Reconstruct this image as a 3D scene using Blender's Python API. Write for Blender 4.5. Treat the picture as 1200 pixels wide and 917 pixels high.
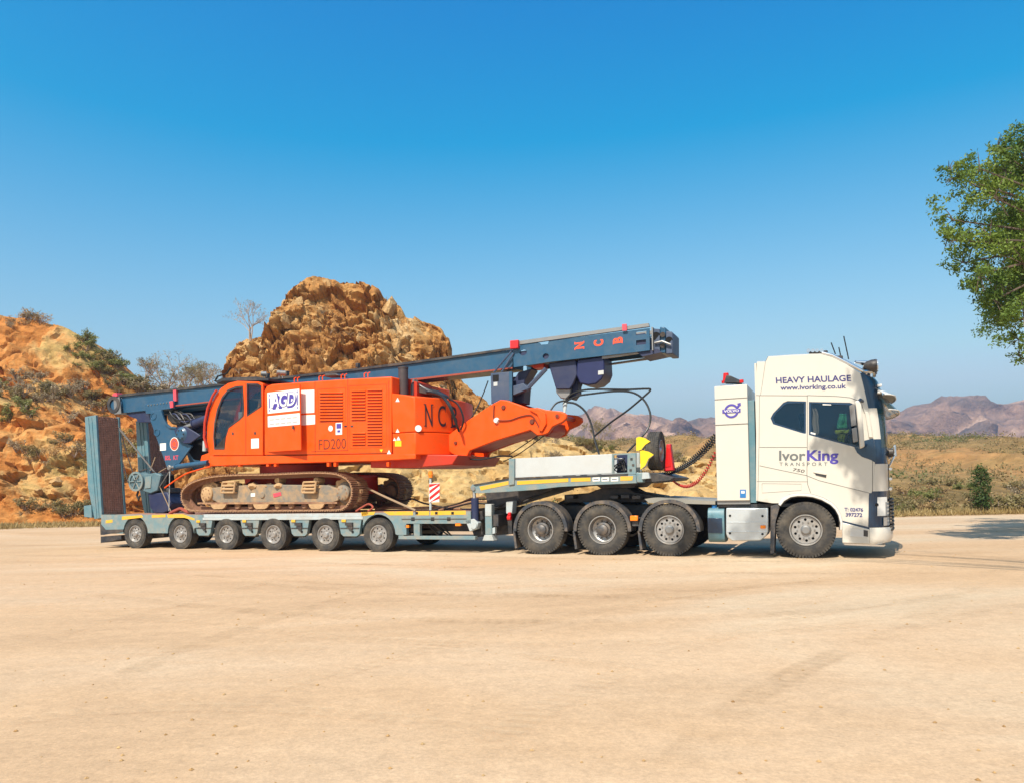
import bpy, bmesh, math, random
import numpy as np
from mathutils import Vector, Matrix, noise

for o in list(bpy.data.objects):
    bpy.data.objects.remove(o)
scene = bpy.context.scene
COL = scene.collection
RAD = math.radians

# ------------------------------------------------------------------ camera
CAM = Vector((0, 0, 1.65))
cd = bpy.data.cameras.new('camera')
cam = bpy.data.objects.new('camera', cd)
COL.objects.link(cam)
cam.location = CAM
cam.rotation_euler = (RAD(90), 0, 0)
cd.sensor_width = 36
cd.lens = 27
cd.shift_y = 103.5 / 1200
cd.clip_start = 0.1
cd.clip_end = 6000
scene.camera = cam

# ------------------------------------------------------------------ sky, sun, exposure
SUN_DIR = Vector((-0.47, -0.88, 0)).normalized()
SUN_EL = RAD(50)
world = bpy.data.worlds.new('World')
scene.world = world
world.use_nodes = True
wn = world.node_tree.nodes
wl = world.node_tree.links
sky = wn.new('ShaderNodeTexSky')
sky.sky_type = 'NISHITA'
sky.sun_disc = False
sky.sun_elevation = SUN_EL
sky.sun_rotation = math.atan2(SUN_DIR.x, SUN_DIR.y) % (2 * math.pi)
sky.altitude = 0
sky.air_density = 1.0
sky.dust_density = 3.0
sky.ozone_density = 3.0
# one colour grade over the whole dome: deep azure overhead, pale towards the horizon
gr = wn.new('ShaderNodeVectorMath')
gr.operation = 'MULTIPLY_ADD'
gr.inputs[1].default_value = (2.10, 1.40, 0.72)
gr.inputs[2].default_value = (-2.50, -0.98, 1.12)
mxn = wn.new('ShaderNodeVectorMath')
mxn.operation = 'MAXIMUM'
mxn.inputs[1].default_value = (0.0, 0.0, 0.0)
wl.new(sky.outputs[0], gr.inputs[0])
wl.new(gr.outputs[0], mxn.inputs[0])
mnn = wn.new('ShaderNodeVectorMath')
mnn.operation = 'MINIMUM'
mnn.inputs[1].default_value = (3.1, 4.0, 4.6)
wl.new(mxn.outputs[0], mnn.inputs[0])
wl.new(mnn.outputs[0], wn['Background'].inputs[0])
wn['Background'].inputs[1].default_value = 0.15
sd = bpy.data.lights.new('sun', 'SUN')
sd.energy = 4.7
sd.angle = RAD(0.55)
sd.color = (1.0, 0.93, 0.80)
sun = bpy.data.objects.new('sun', sd)
COL.objects.link(sun)
to_sun = Vector((SUN_DIR.x * math.cos(SUN_EL), SUN_DIR.y * math.cos(SUN_EL), math.sin(SUN_EL)))
sun.rotation_euler = to_sun.to_track_quat('Z', 'Y').to_euler()
sun.location = to_sun * 60
vs = scene.view_settings
vs.view_transform = 'Standard'
vs.look = 'None'
vs.gamma = 1
vs.use_curve_mapping = False
vs.exposure = 0.5

# ------------------------------------------------------------------ vehicle frame
# s runs forward along the vehicle, w runs across it (0 = near tyre faces), z up from the yard
TH = math.atan2(6.64, 15.76)
PITCH = math.atan(0.0239)
O = Vector((5.48, 14.29, 0.198))
DV = Vector((math.cos(TH) * math.cos(PITCH), -math.sin(TH) * math.cos(PITCH), math.sin(PITCH)))
WV = Vector((math.sin(TH), math.cos(TH), 0))
UV = DV.cross(WV)
TF = Matrix(((DV.x, WV.x, UV.x, O.x), (DV.y, WV.y, UV.y, O.y), (DV.z, WV.z, UV.z, O.z), (0, 0, 0, 1)))
_c = CAM - O
_cf = Vector((_c.dot(DV), _c.dot(WV), _c.dot(UV)))


def U(px, py, w=0.0):
    """photo measurement -> (s, z) on the lengthwise plane at width w"""
    r = Vector(((px - 600) / 900, 1, (562 - py) / 900))
    q = Vector((r.dot(DV), r.dot(WV), r.dot(UV)))
    t = (w - _cf.y) / q.y
    return (_cf.x + t * q.x, _cf.z + t * q.z)


def P(w, *pts):
    return [U(x, y, w) for x, y in pts]


def V3(px, py, w):
    a = U(px, py, w)
    return Vector((a[0], w, a[1]))


# ------------------------------------------------------------------ materials
MATS = {}


def nd(nt, typ, **kw):
    n = nt.nodes.new(typ)
    for k, v in kw.items():
        setattr(n, k, v)
    return n


def mat(name, col, rough=0.5, metal=0.0, var=0.12, vscale=6.0, dirt=None, dirt_amt=0.0, dirt_scale=3.0,
        bump=0.0, bscale=40.0, emit=None, estr=0.0, alpha=1.0, coat=0.0, spec=0.5):
    m = bpy.data.materials.new(name)
    m.use_nodes = True
    nt = m.node_tree
    b = nt.nodes['Principled BSDF']
    b.inputs['Roughness'].default_value = rough
    b.inputs['Metallic'].default_value = metal
    b.inputs['Specular IOR Level'].default_value = spec
    if coat:
        b.inputs['Coat Weight'].default_value = coat
        b.inputs['Coat Roughness'].default_value = 0.06
    tc = nd(nt, 'ShaderNodeTexCoord')
    n1 = nd(nt, 'ShaderNodeTexNoise')
    n1.inputs['Scale'].default_value = vscale
    n1.inputs['Detail'].default_value = 6
    nt.links.new(tc.outputs['Object'], n1.inputs['Vector'])
    mx = nd(nt, 'ShaderNodeMix', data_type='RGBA')
    c0 = tuple(max(0, c * (1 - var)) for c in col) + (1,)
    c1 = tuple(min(1, c * (1 + var)) for c in col) + (1,)
    mx.inputs[6].default_value = c0
    mx.inputs[7].default_value = c1
    nt.links.new(n1.outputs['Fac'], mx.inputs[0])
    out = mx.outputs[2]
    if dirt:
        n2 = nd(nt, 'ShaderNodeTexNoise')
        n2.inputs['Scale'].default_value = dirt_scale
        n2.inputs['Detail'].default_value = 9
        n2.inputs['Roughness'].default_value = 0.68
        nt.links.new(tc.outputs['Object'], n2.inputs['Vector'])
        rp = nd(nt, 'ShaderNodeMapRange')
        rp.inputs[1].default_value = 0.42
        rp.inputs[2].default_value = 0.68
        rp.inputs[4].default_value = dirt_amt
        nt.links.new(n2.outputs['Fac'], rp.inputs[0])
        m2 = nd(nt, 'ShaderNodeMix', data_type='RGBA')
        nt.links.new(rp.outputs[0], m2.inputs[0])
        nt.links.new(out, m2.inputs[6])
        m2.inputs[7].default_value = tuple(dirt) + (1,)
        out = m2.outputs[2]
        rr = nd(nt, 'ShaderNodeMapRange')
        rr.inputs[3].default_value = rough
        rr.inputs[4].default_value = min(1, rough + 0.35)
        nt.links.new(rp.outputs[0], rr.inputs[0])
        nt.links.new(rr.outputs[0], b.inputs['Roughness'])
    nt.links.new(out, b.inputs['Base Color'])
    if bump:
        n3 = nd(nt, 'ShaderNodeTexNoise')
        n3.inputs['Scale'].default_value = bscale
        n3.inputs['Detail'].default_value = 5
        nt.links.new(tc.outputs['Object'], n3.inputs['Vector'])
        bp = nd(nt, 'ShaderNodeBump')
        bp.inputs['Strength'].default_value = bump
        bp.inputs['Distance'].default_value = 0.02
        nt.links.new(n3.outputs['Fac'], bp.inputs['Height'])
        nt.links.new(bp.outputs[0], b.inputs['Normal'])
    if emit:
        b.inputs['Emission Color'].default_value = tuple(emit) + (1,)
        b.inputs['Emission Strength'].default_value = estr
    b.inputs['Alpha'].default_value = alpha
    MATS[name] = m
    return m


DUST = (0.42, 0.30, 0.19)
mat('cab_white', (0.60, 0.56, 0.49), 0.28, var=0.02, coat=0.5, dirt=(0.55, 0.48, 0.4), dirt_amt=0.18, dirt_scale=1.2)
mat('cab_step', (0.62, 0.62, 0.60), 0.4, var=0.05, dirt=DUST, dirt_amt=0.3)
mat('seam', (0.10, 0.09, 0.08), 0.6, var=0.05)
mat('cab_navy', (0.012, 0.035, 0.075), 0.18, var=0.08, coat=0.4)
mat('glass', (0.004, 0.03, 0.065), 0.03, var=0.1, alpha=0.42, spec=0.6)
mat('windscreen_glass', (0.01, 0.05, 0.07), 0.03, var=0.05, alpha=0.75, spec=0.9)
mat('interior', (0.03, 0.035, 0.045), 0.8, var=0.1)
mat('curtain', (0.55, 0.50, 0.38), 0.9, var=0.1)
mat('hiviz_green', (0.10, 0.55, 0.25), 0.8, var=0.12)
mat('hiviz_yellow', (0.65, 0.85, 0.10), 0.8, var=0.1)
mat('chrome', (0.75, 0.75, 0.76), 0.18, 1.0, var=0.05)
mat('rim_silver', (0.46, 0.45, 0.44), 0.42, 0.75, var=0.1, dirt=(0.25, 0.19, 0.13), dirt_amt=0.55, dirt_scale=9)
mat('rim_dark', (0.10, 0.10, 0.105), 0.5, 0.5, var=0.2, dirt=DUST, dirt_amt=0.35, dirt_scale=9)
mat('tyre', (0.033, 0.031, 0.03), 0.85, var=0.2, dirt=(0.17, 0.14, 0.105), dirt_amt=0.55, dirt_scale=4, bump=0.25, bscale=60)
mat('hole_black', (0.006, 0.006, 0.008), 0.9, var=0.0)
mat('chassis', (0.018, 0.022, 0.03), 0.55, var=0.2, dirt=DUST, dirt_amt=0.18)
mat('guard_black', (0.035, 0.04, 0.05), 0.5, var=0.15, dirt=DUST, dirt_amt=0.35, dirt_scale=5)
mat('tank_alu', (0.62, 0.66, 0.68), 0.33, 0.55, var=0.06, vscale=3, dirt=(0.4, 0.36, 0.3), dirt_amt=0.3)
mat('trailer_teal', (0.15, 0.235, 0.26), 0.45, var=0.1, dirt=(0.33, 0.27, 0.20), dirt_amt=0.7, dirt_scale=4, bump=0.08)
mat('trailer_pale', (0.42, 0.47, 0.48), 0.5, var=0.08, dirt=(0.34, 0.27, 0.2), dirt_amt=0.5, dirt_scale=4)
mat('panel_grey', (0.52, 0.54, 0.54), 0.42, 0.15, var=0.05, dirt=(0.4, 0.36, 0.3), dirt_amt=0.25, dirt_scale=2)
mat('tape_yellow', (0.72, 0.40, 0.02), 0.5, var=0.1, dirt=DUST, dirt_amt=0.35, dirt_scale=8)
mat('paint_yellow', (0.80, 0.56, 0.01), 0.45, var=0.06, dirt=DUST, dirt_amt=0.15)
mat('paint_red', (0.62, 0.015, 0.02), 0.45, var=0.1)
mat('paint_pink', (0.65, 0.07, 0.10), 0.5, var=0.1)
mat('paint_white', (0.78, 0.76, 0.72), 0.5, var=0.04)
mat('paint_blue', (0.02, 0.16, 0.42), 0.5, var=0.05)
mat('ink_navy', (0.035, 0.035, 0.16), 0.5, var=0.0)
mat('ink_purple', (0.075, 0.055, 0.33), 0.5, var=0.0)
mat('ink_grey', (0.13, 0.14, 0.14), 0.5, var=0.0)
mat('ink_pale', (0.45, 0.43, 0.42), 0.5, var=0.0)
mat('ink_black', (0.02, 0.015, 0.02), 0.5, var=0.0)
mat('ink_brown', (0.16, 0.03, 0.01), 0.5, var=0.0)
mat('rig_orange', (0.86, 0.082, 0.002), 0.42, var=0.07, vscale=1.5, spec=0.3, dirt=(0.55, 0.105, 0.02), dirt_amt=0.5, dirt_scale=3.0)
mat('rig_red', (0.50, 0.03, 0.008), 0.45, var=0.1, dirt=(0.2, 0.05, 0.02), dirt_amt=0.3)
mat('mast_navy', (0.014, 0.075, 0.15), 0.42, var=0.14, vscale=2.0, coat=0.15, dirt=(0.09, 0.12, 0.15), dirt_amt=0.3, dirt_scale=5)
mat('navy_dark', (0.016, 0.024, 0.075), 0.5, var=0.2, dirt=(0.05, 0.05, 0.06), dirt_amt=0.4)
mat('steel_dark', (0.045, 0.045, 0.05), 0.5, 0.4, var=0.2, dirt=DUST, dirt_amt=0.2)
mat('steel_grey', (0.28, 0.28, 0.28), 0.45, 0.6, var=0.15, dirt=(0.2, 0.15, 0.1), dirt_amt=0.4)
mat('exhaust', (0.075, 0.06, 0.06), 0.55, 0.3, var=0.25, vscale=12)
mat('hose', (0.012, 0.012, 0.013), 0.45, var=0.1)
mat('hose_red', (0.50, 0.03, 0.03), 0.5, var=0.1)
mat('rope', (0.30, 0.21, 0.13), 0.8, var=0.2, vscale=60)
mat('track_steel', (0.26, 0.13, 0.08), 0.7, 0.2, var=0.25, dirt=(0.50, 0.31, 0.16), dirt_amt=1.0, dirt_scale=3, bump=0.3)
mat('track_frame', (0.20, 0.18, 0.15), 0.75, 0.1, var=0.2, dirt=(0.46, 0.29, 0.15), dirt_amt=0.95, dirt_scale=4, bump=0.25)
mat('mud', (0.46, 0.29, 0.15), 0.95, var=0.25, vscale=8, bump=0.5, bscale=25)
mat('ramp_timber', (0.40, 0.21, 0.15), 0.8, var=0.4, vscale=14, dirt=(0.15, 0.08, 0.06), dirt_amt=0.6, dirt_scale=5, bump=0.3)
mat('ramp_teal', (0.095, 0.205, 0.25), 0.45, var=0.12, dirt=(0.27, 0.27, 0.25), dirt_amt=0.4, dirt_scale=4)
mat('amber', (0.85, 0.22, 0.01), 0.25, var=0.05)
mat('lamp_red', (0.6, 0.01, 0.01), 0.25, var=0.05)
mat('lamp_glass', (0.55, 0.6, 0.65), 0.08, 0.6, var=0.1)
mat('skin_plate', (0.27, 0.25, 0.21), 0.5, var=0.05)
mat('rust_red', (0.30, 0.06, 0.035), 0.8, var=0.3, vscale=30)
mat('mast_teal', (0.07, 0.15, 0.19), 0.5, var=0.15, dirt=(0.3, 0.28, 0.25), dirt_amt=0.35)
mat('bark', (0.14, 0.10, 0.075), 0.9, var=0.3, vscale=20, bump=0.5)
mat('twig_grey', (0.36, 0.27, 0.21), 0.9, var=0.2)


def leafmat(name, c0, c1, scale=0.9):
    m = bpy.data.materials.new(name)
    m.use_nodes = True
    nt = m.node_tree
    b = nt.nodes['Principled BSDF']
    b.inputs['Roughness'].default_value = 0.6
    tc = nd(nt, 'ShaderNodeTexCoord')
    n1 = nd(nt, 'ShaderNodeTexNoise')
    n1.inputs['Scale'].default_value = scale
    n1.inputs['Detail'].default_value = 8
    n1.inputs['Roughness'].default_value = 0.75
    nt.links.new(tc.outputs['Object'], n1.inputs['Vector'])
    rp = nd(nt, 'ShaderNodeMapRange')
    rp.inputs[1].default_value = 0.32
    rp.inputs[2].default_value = 0.68
    nt.links.new(n1.outputs['Fac'], rp.inputs[0])
    mx = nd(nt, 'ShaderNodeMix', data_type='RGBA')
    mx.inputs[6].default_value = tuple(c0) + (1,)
    mx.inputs[7].default_value = tuple(c1) + (1,)
    nt.links.new(rp.outputs[0], mx.inputs[0])
    nt.links.new(mx.outputs[2], b.inputs['Base Color'])
    tr = nd(nt, 'ShaderNodeBsdfTranslucent')
    nt.links.new(mx.outputs[2], tr.inputs['Color'])
    ms = nd(nt, 'ShaderNodeMixShader')
    ms.inputs[0].default_value = 0.3
    nt.links.new(b.outputs[0], ms.inputs[1])
    nt.links.new(tr.outputs[0], ms.inputs[2])
    nt.links.new(ms.outputs[0], nt.nodes['Material Output'].inputs[0])
    MATS[name] = m


leafmat('leaf_green', (0.05, 0.12, 0.018), (0.22, 0.29, 0.035), 1.1)
leafmat('leaf_dark', (0.03, 0.065, 0.012), (0.09, 0.13, 0.02), 2)
leafmat('leaf_olive', (0.19, 0.15, 0.055), (0.32, 0.25, 0.10), 0.8)
leafmat('leaf_grey', (0.25, 0.19, 0.11), (0.40, 0.31, 0.19), 0.8)
leafmat('leaf_sage', (0.15, 0.17, 0.045), (0.30, 0.28, 0.08), 0.8)
leafmat('leaf_dry', (0.34, 0.21, 0.085), (0.50, 0.33, 0.15), 0.7)
leafmat('brush_dry', (0.25, 0.17, 0.07), (0.38, 0.26, 0.11), 0.25)
leafmat('brush_olive', (0.15, 0.12, 0.045), (0.25, 0.20, 0.075), 0.25)
leafmat('brush_green', (0.10, 0.12, 0.035), (0.19, 0.19, 0.06), 0.25)
leafmat('grass_dry', (0.34, 0.24, 0.09), (0.46, 0.34, 0.15), 0.7)


def earth(name, cols, scale, fine, bump_s, bump_d):
    """cols: list of (position, colour) for a layered noise ramp"""
    m = bpy.data.materials.new(name)
    m.use_nodes = True
    nt = m.node_tree
    b = nt.nodes['Principled BSDF']
    b.inputs['Roughness'].default_value = 0.95
    b.inputs['Specular IOR Level'].default_value = 0.15
    tc = nd(nt, 'ShaderNodeTexCoord')
    n1 = nd(nt, 'ShaderNodeTexNoise')
    n1.inputs['Scale'].default_value = scale
    n1.inputs['Detail'].default_value = 10
    n1.inputs['Roughness'].default_value = 0.66
    n1.inputs['Distortion'].default_value = 0.6
    nt.links.new(tc.outputs['Object'], n1.inputs['Vector'])
    cr = nd(nt, 'ShaderNodeValToRGB')
    el = cr.color_ramp.elements
    while len(el) < len(cols):
        el.new(0.5)
    for e, (p, c) in zip(el, cols):
        e.position = p
        e.color = tuple(c) + (1,)
    nt.links.new(n1.outputs['Fac'], cr.inputs[0])
    n2 = nd(nt, 'ShaderNodeTexNoise')
    n2.inputs['Scale'].default_value = fine
    n2.inputs['Detail'].default_value = 8
    n2.inputs['Roughness'].default_value = 0.7
    nt.links.new(tc.outputs['Object'], n2.inputs['Vector'])
    mp = nd(nt, 'ShaderNodeMapRange')
    mp.inputs[1].default_value = 0.3
    mp.inputs[2].default_value = 0.7
    mp.inputs[3].default_value = 0.62
    mp.inputs[4].default_value = 1.18
    nt.links.new(n2.outputs['Fac'], mp.inputs[0])
    vm = nd(nt, 'ShaderNodeMix', data_type='RGBA', blend_type='MULTIPLY')
    vm.inputs[0].default_value = 1
    nt.links.new(cr.outputs[0], vm.inputs[6])
    nt.links.new(mp.outputs[0], vm.inputs[7])
    nt.links.new(vm.outputs[2], b.inputs['Base Color'])
    vo = nd(nt, 'ShaderNodeTexVoronoi')
    vo.inputs['Scale'].default_value = fine * 0.8
    nt.links.new(tc.outputs['Object'], vo.inputs['Vector'])
    ad = nd(nt, 'ShaderNodeMath', operation='ADD')
    nt.links.new(n2.outputs['Fac'], ad.inputs[0])
    mu = nd(nt, 'ShaderNodeMath', operation='MULTIPLY')
    mu.inputs[1].default_value = 0.5
    nt.links.new(vo.outputs['Distance'], mu.inputs[0])
    nt.links.new(mu.outputs[0], ad.inputs[1])
    bp = nd(nt, 'ShaderNodeBump')
    bp.inputs['Strength'].default_value = bump_s
    bp.inputs['Distance'].default_value = bump_d
    nt.links.new(ad.outputs[0], bp.inputs['Height'])
    nt.links.new(bp.outputs[0], b.inputs['Normal'])
    MATS[name] = m
    return m


earth('rock_earth', [(0.30, (0.19, 0.08, 0.025)), (0.40, (0.37, 0.17, 0.055)), (0.50, (0.48, 0.235, 0.075)), (0.58, (0.54, 0.31, 0.12)), (0.66, (0.60, 0.41, 0.21)), (0.76, (0.44, 0.20, 0.06))], 0.36, 2.6, 1.0, 0.2)
earth('bank_earth', [(0.30, (0.22, 0.13, 0.045)), (0.41, (0.44, 0.165, 0.04)), (0.50, (0.55, 0.23, 0.065)), (0.57, (0.58, 0.34, 0.13)), (0.64, (0.44, 0.30, 0.11)), (0.74, (0.50, 0.20, 0.055))], 0.2, 2.0, 1.0, 0.2)
earth('sand_earth', [(0.30, (0.33, 0.20, 0.075)), (0.45, (0.48, 0.30, 0.12)), (0.60, (0.56, 0.38, 0.17)), (0.75, (0.45, 0.27, 0.10))], 0.35, 2.6, 0.7, 0.15)
earth('scrub_earth', [(0.30, (0.15, 0.105, 0.04)), (0.42, (0.25, 0.16, 0.065)), (0.52, (0.32, 0.20, 0.08)), (0.60, (0.42, 0.22, 0.085)), (0.72, (0.20, 0.14, 0.055))], 0.05, 0.9, 0.8, 0.5)
earth('mountain_rock_sun_haze', [(0.34, (0.16, 0.115, 0.09)), (0.45, (0.30, 0.18, 0.125)), (0.54, (0.46, 0.27, 0.18)), (0.61, (0.70, 0.45, 0.31)), (0.72, (0.34, 0.21, 0.145))], 0.012, 0.07, 1.0, 9.0)  # pale pink stops paint in sunlit patches; tones lifted in place of haze
earth('boulder_rock', [(0.30, (0.32, 0.17, 0.065)), (0.5, (0.50, 0.30, 0.13)), (0.7, (0.60, 0.42, 0.22))], 1.2, 6, 0.7, 0.08)


# ------------------------------------------------------------------ object helpers
ORG = {}


def tag(o, label=None, cat=None, group=None, kind=None):
    if label:
        o['label'] = label
    if cat:
        o['category'] = cat
    if group:
        o['group'] = group
    if kind:
        o['kind'] = kind
    return o


def thing(name, label, cat, base, group=None):
    """Empty standing at a base point of the vehicle frame"""
    o = bpy.data.objects.new(name, None)
    o.empty_display_size = 0.3
    COL.objects.link(o)
    o.matrix_world = TF @ Matrix.Translation(Vector(base))
    ORG[o.name] = Vector(base)
    return tag(o, label, cat, group)


def link(o, parent=None):
    COL.objects.link(o)
    if parent:
        o.parent = parent
    return o


class MB:
    def __init__(self):
        self.v = []
        self.f = []

    def add(self, vs, fs):
        k = len(self.v)
        self.v += [tuple(p) for p in vs]
        self.f += [tuple(i + k for i in f) for f in fs]
        return self

    def box(self, s0, s1, w0, w1, z0, z1):
        v = [(s0, w0, z0), (s1, w0, z0), (s1, w1, z0), (s0, w1, z0), (s0, w0, z1), (s1, w0, z1), (s1, w1, z1), (s0, w1, z1)]
        f = [(3, 2, 1, 0), (4, 5, 6, 7), (0, 1, 5, 4), (1, 2, 6, 5), (2, 3, 7, 6), (3, 0, 4, 7)]
        return self.add(v, f)

    def prism(self, poly, w0, w1):
        n = len(poly)
        a = sum(poly[i][0] * poly[(i + 1) % n][1] - poly[(i + 1) % n][0] * poly[i][1] for i in range(n))
        if a < 0:
            poly = poly[::-1]
        v = [(p[0], w0, p[1]) for p in poly] + [(p[0], w1, p[1]) for p in poly]
        f = [tuple(range(n)), tuple(range(2 * n - 1, n - 1, -1))]
        f += [((i + 1) % n, i, i + n, (i + 1) % n + n) for i in range(n)]
        return self.add(v, f)

    def plate(self, outer, holes, w0, w1):
        """extruded outline with real openings"""
        bm = bmesh.new()
        es = []
        for lp in [outer] + list(holes):
            vs_ = [bm.verts.new((p[0], w0, p[1])) for p in lp]
            es += [bm.edges.new((vs_[i], vs_[(i + 1) % len(vs_)])) for i in range(len(vs_))]
        bmesh.ops.triangle_fill(bm, use_beauty=True, edges=es)
        bmesh.ops.recalc_face_normals(bm, faces=bm.faces)
        g = bmesh.ops.extrude_face_region(bm, geom=bm.faces[:])
        for e in g['geom']:
            if isinstance(e, bmesh.types.BMVert):
                e.co.y = w1
        bmesh.ops.recalc_face_normals(bm, faces=bm.faces)
        bm.verts.index_update()
        self.add([v.co[:] for v in bm.verts], [[v.index for v in f.verts] for f in bm.faces])
        bm.free()
        return self

    def cyl(self, p0, p1, r0, r1=None, n=16, caps=True):
        r1 = r0 if r1 is None else r1
        p0, p1 = Vector(p0), Vector(p1)
        d = (p1 - p0).normalized()
        a = d.orthogonal().normalized()
        b = d.cross(a)
        v = []
        for p, r in ((p0, r0), (p1, r1)):
            v += [p + (a * math.cos(2 * math.pi * i / n) + b * math.sin(2 * math.pi * i / n)) * r for i in range(n)]
        f = [(i, (i + 1) % n, (i + 1) % n + n, i + n) for i in range(n)]
        if caps:
            f += [tuple(range(n - 1, -1, -1)), tuple(range(n, 2 * n))]
        return self.add(v, f)

    def tube(self, pts, r, n=8, closed=False):
        pts = [Vector(p) for p in pts]
        m = len(pts)
        v, f = [], []
        a = None
        for i, p in enumerate(pts):
            if closed:
                d = pts[(i + 1) % m] - pts[i - 1]
            else:
                d = pts[min(i + 1, m - 1)] - pts[max(i - 1, 0)]
            d.normalize()
            a = d.orthogonal() if a is None else a - d * a.dot(d)
            a.normalize()
            b = d.cross(a)
            rr = r[i] if isinstance(r, (list, tuple)) else r
            v += [p + (a * math.cos(2 * math.pi * k / n) + b * math.sin(2 * math.pi * k / n)) * rr for k in range(n)]
        for i in range(m if closed else m - 1):
            j = (i + 1) % m
            f += [(i * n + k, i * n + (k + 1) % n, j * n + (k + 1) % n, j * n + k) for k in range(n)]
        if not closed:
            f += [tuple(range(n - 1, -1, -1)), tuple(range((m - 1) * n, m * n))]
        return self.add(v, f)

    def revolve(self, prof, c=(0, 0), n=40, closed=True):
        """profile of (radius, w) turned round an axis that runs across the vehicle"""
        m = len(prof)
        v = []
        for i in range(n):
            a = 2 * math.pi * i / n
            v += [(c[0] + r * math.cos(a), w, c[1] + r * math.sin(a)) for r, w in prof]
        f = []
        for i in range(n):
            j = (i + 1) % n
            for k in range(m if closed else m - 1):
                l = (k + 1) % m
                f.append((i * m + k, i * m + l, j * m + l, j * m + k))
        return self.add(v, f)

    def grid(self, rows):
        m = len(rows[0])
        v = [p for r in rows for p in r]
        f = [(i * m + k, i * m + k + 1, (i + 1) * m + k + 1, (i + 1) * m + k) for i in range(len(rows) - 1) for k in range(m - 1)]
        return self.add(v, f)

    def mesh(self, name, org=Vector((0, 0, 0)), smooth=35, fix=True):
        me = bpy.data.meshes.new(name)
        me.from_pydata([(x - org.x, y - org.y, z - org.z) for x, y, z in self.v], [], self.f)
        if fix:
            bm = bmesh.new()
            bm.from_mesh(me)
            bmesh.ops.recalc_face_normals(bm, faces=bm.faces)
            bm.to_mesh(me)
            bm.free()
        if smooth:
            me.shade_smooth()
            me.set_sharp_from_angle(angle=RAD(smooth))
        me.update()
        return me

    def build(self, name, m, parent=None, bevel=0.0, smooth=35, label=None, fix=True, kind=None):
        root = parent
        while root is not None and root.name not in ORG:
            root = root.parent
        org = ORG[root.name] if root is not None else Vector((0, 0, 0))
        me = self.mesh(name, org, smooth, fix)
        me.materials.append(MATS[m])
        o = bpy.data.objects.new(name, me)
        link(o, parent)
        if bevel:
            bv = o.modifiers.new('edge', 'BEVEL')
            bv.width = bevel
            bv.segments = 2
            bv.limit_method = 'ANGLE'
            bv.angle_limit = RAD(40)
        return tag(o, label, kind=kind)


def circle(cs, cz, rs, rz=None, n=16):
    rz = rs if rz is None else rz
    return [(cs + rs * math.cos(2 * math.pi * i / n), cz + rz * math.sin(2 * math.pi * i / n)) for i in range(n)]


def smooth_path(pts, k=6, closed=False):
    """Catmull-Rom through the points"""
    pts = [Vector(p) for p in pts]
    n = len(pts)
    out = []
    for i in range(n if closed else n - 1):
        if closed:
            a, b, c, d = pts[i - 1], pts[i], pts[(i + 1) % n], pts[(i + 2) % n]
        else:
            a, b, c, d = pts[max(i - 1, 0)], pts[i], pts[i + 1], pts[min(i + 2, n - 1)]
        for j in range(k):
            t = j / k
            out.append(0.5 * ((2 * b) + (c - a) * t + (2 * a - 5 * b + 4 * c - d) * t * t + (3 * b - a - 3 * c + d) * t ** 3))
    if not closed:
        out.append(pts[-1])
    return out


def lettering(body, m, parent, o, xv, yv, bold=0.0, lift=0.003, name='lettering', spacing=1.0):
    """text mesh stretched so that its bounds fill origin + [0,1]*xv + [0,1]*yv (vehicle frame)"""
    cu = bpy.data.curves.new('t', 'FONT')
    cu.body = body
    cu.size = 1
    cu.offset = bold
    cu.space_character = spacing
    cu.resolution_u = 4
    tmp = bpy.data.objects.new('t', cu)
    COL.objects.link(tmp)
    dg = bpy.context.evaluated_depsgraph_get()
    me = bpy.data.meshes.new_from_object(tmp.evaluated_get(dg))
    bpy.data.objects.remove(tmp)
    bpy.data.curves.remove(cu)
    co = np.empty(len(me.vertices) * 3)
    me.vertices.foreach_get('co', co)
    co = co.reshape(-1, 3)
    mn, mx = co.min(0), co.max(0)
    o, xv, yv = Vector(o), Vector(xv), Vector(yv)
    nrm = xv.cross(yv).normalized()
    mb = MB()
    vs_ = [o + xv * ((c[0] - mn[0]) / (mx[0] - mn[0])) + yv * ((c[1] - mn[1]) / (mx[1] - mn[1])) + nrm * lift for c in co]
    fs = [tuple(p.vertices) for p in me.polygons]
    bpy.data.meshes.remove(me)
    mb.add(vs_, fs)
    return mb.build(name, m, parent, smooth=0, fix=False)


def side_text(body, m, parent, w, bl, br, tl, bold=0.0, **kw):
    """text on a lengthwise plane: pixel positions of bottom-left, bottom-right and top-left"""
    a, b, c = V3(*bl, w), V3(*br, w), V3(*tl, w)
    return lettering(body, m, parent, a, b - a, c - a, bold, **kw)


# ------------------------------------------------------------------ ground
def yard_z(x, y):
    s = (x - O.x) * math.cos(TH) - (y - O.y) * math.sin(TH)
    return 0.198 + 0.0239 * s / (1 + (abs(s) / 50) ** 4) ** 0.25


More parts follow.
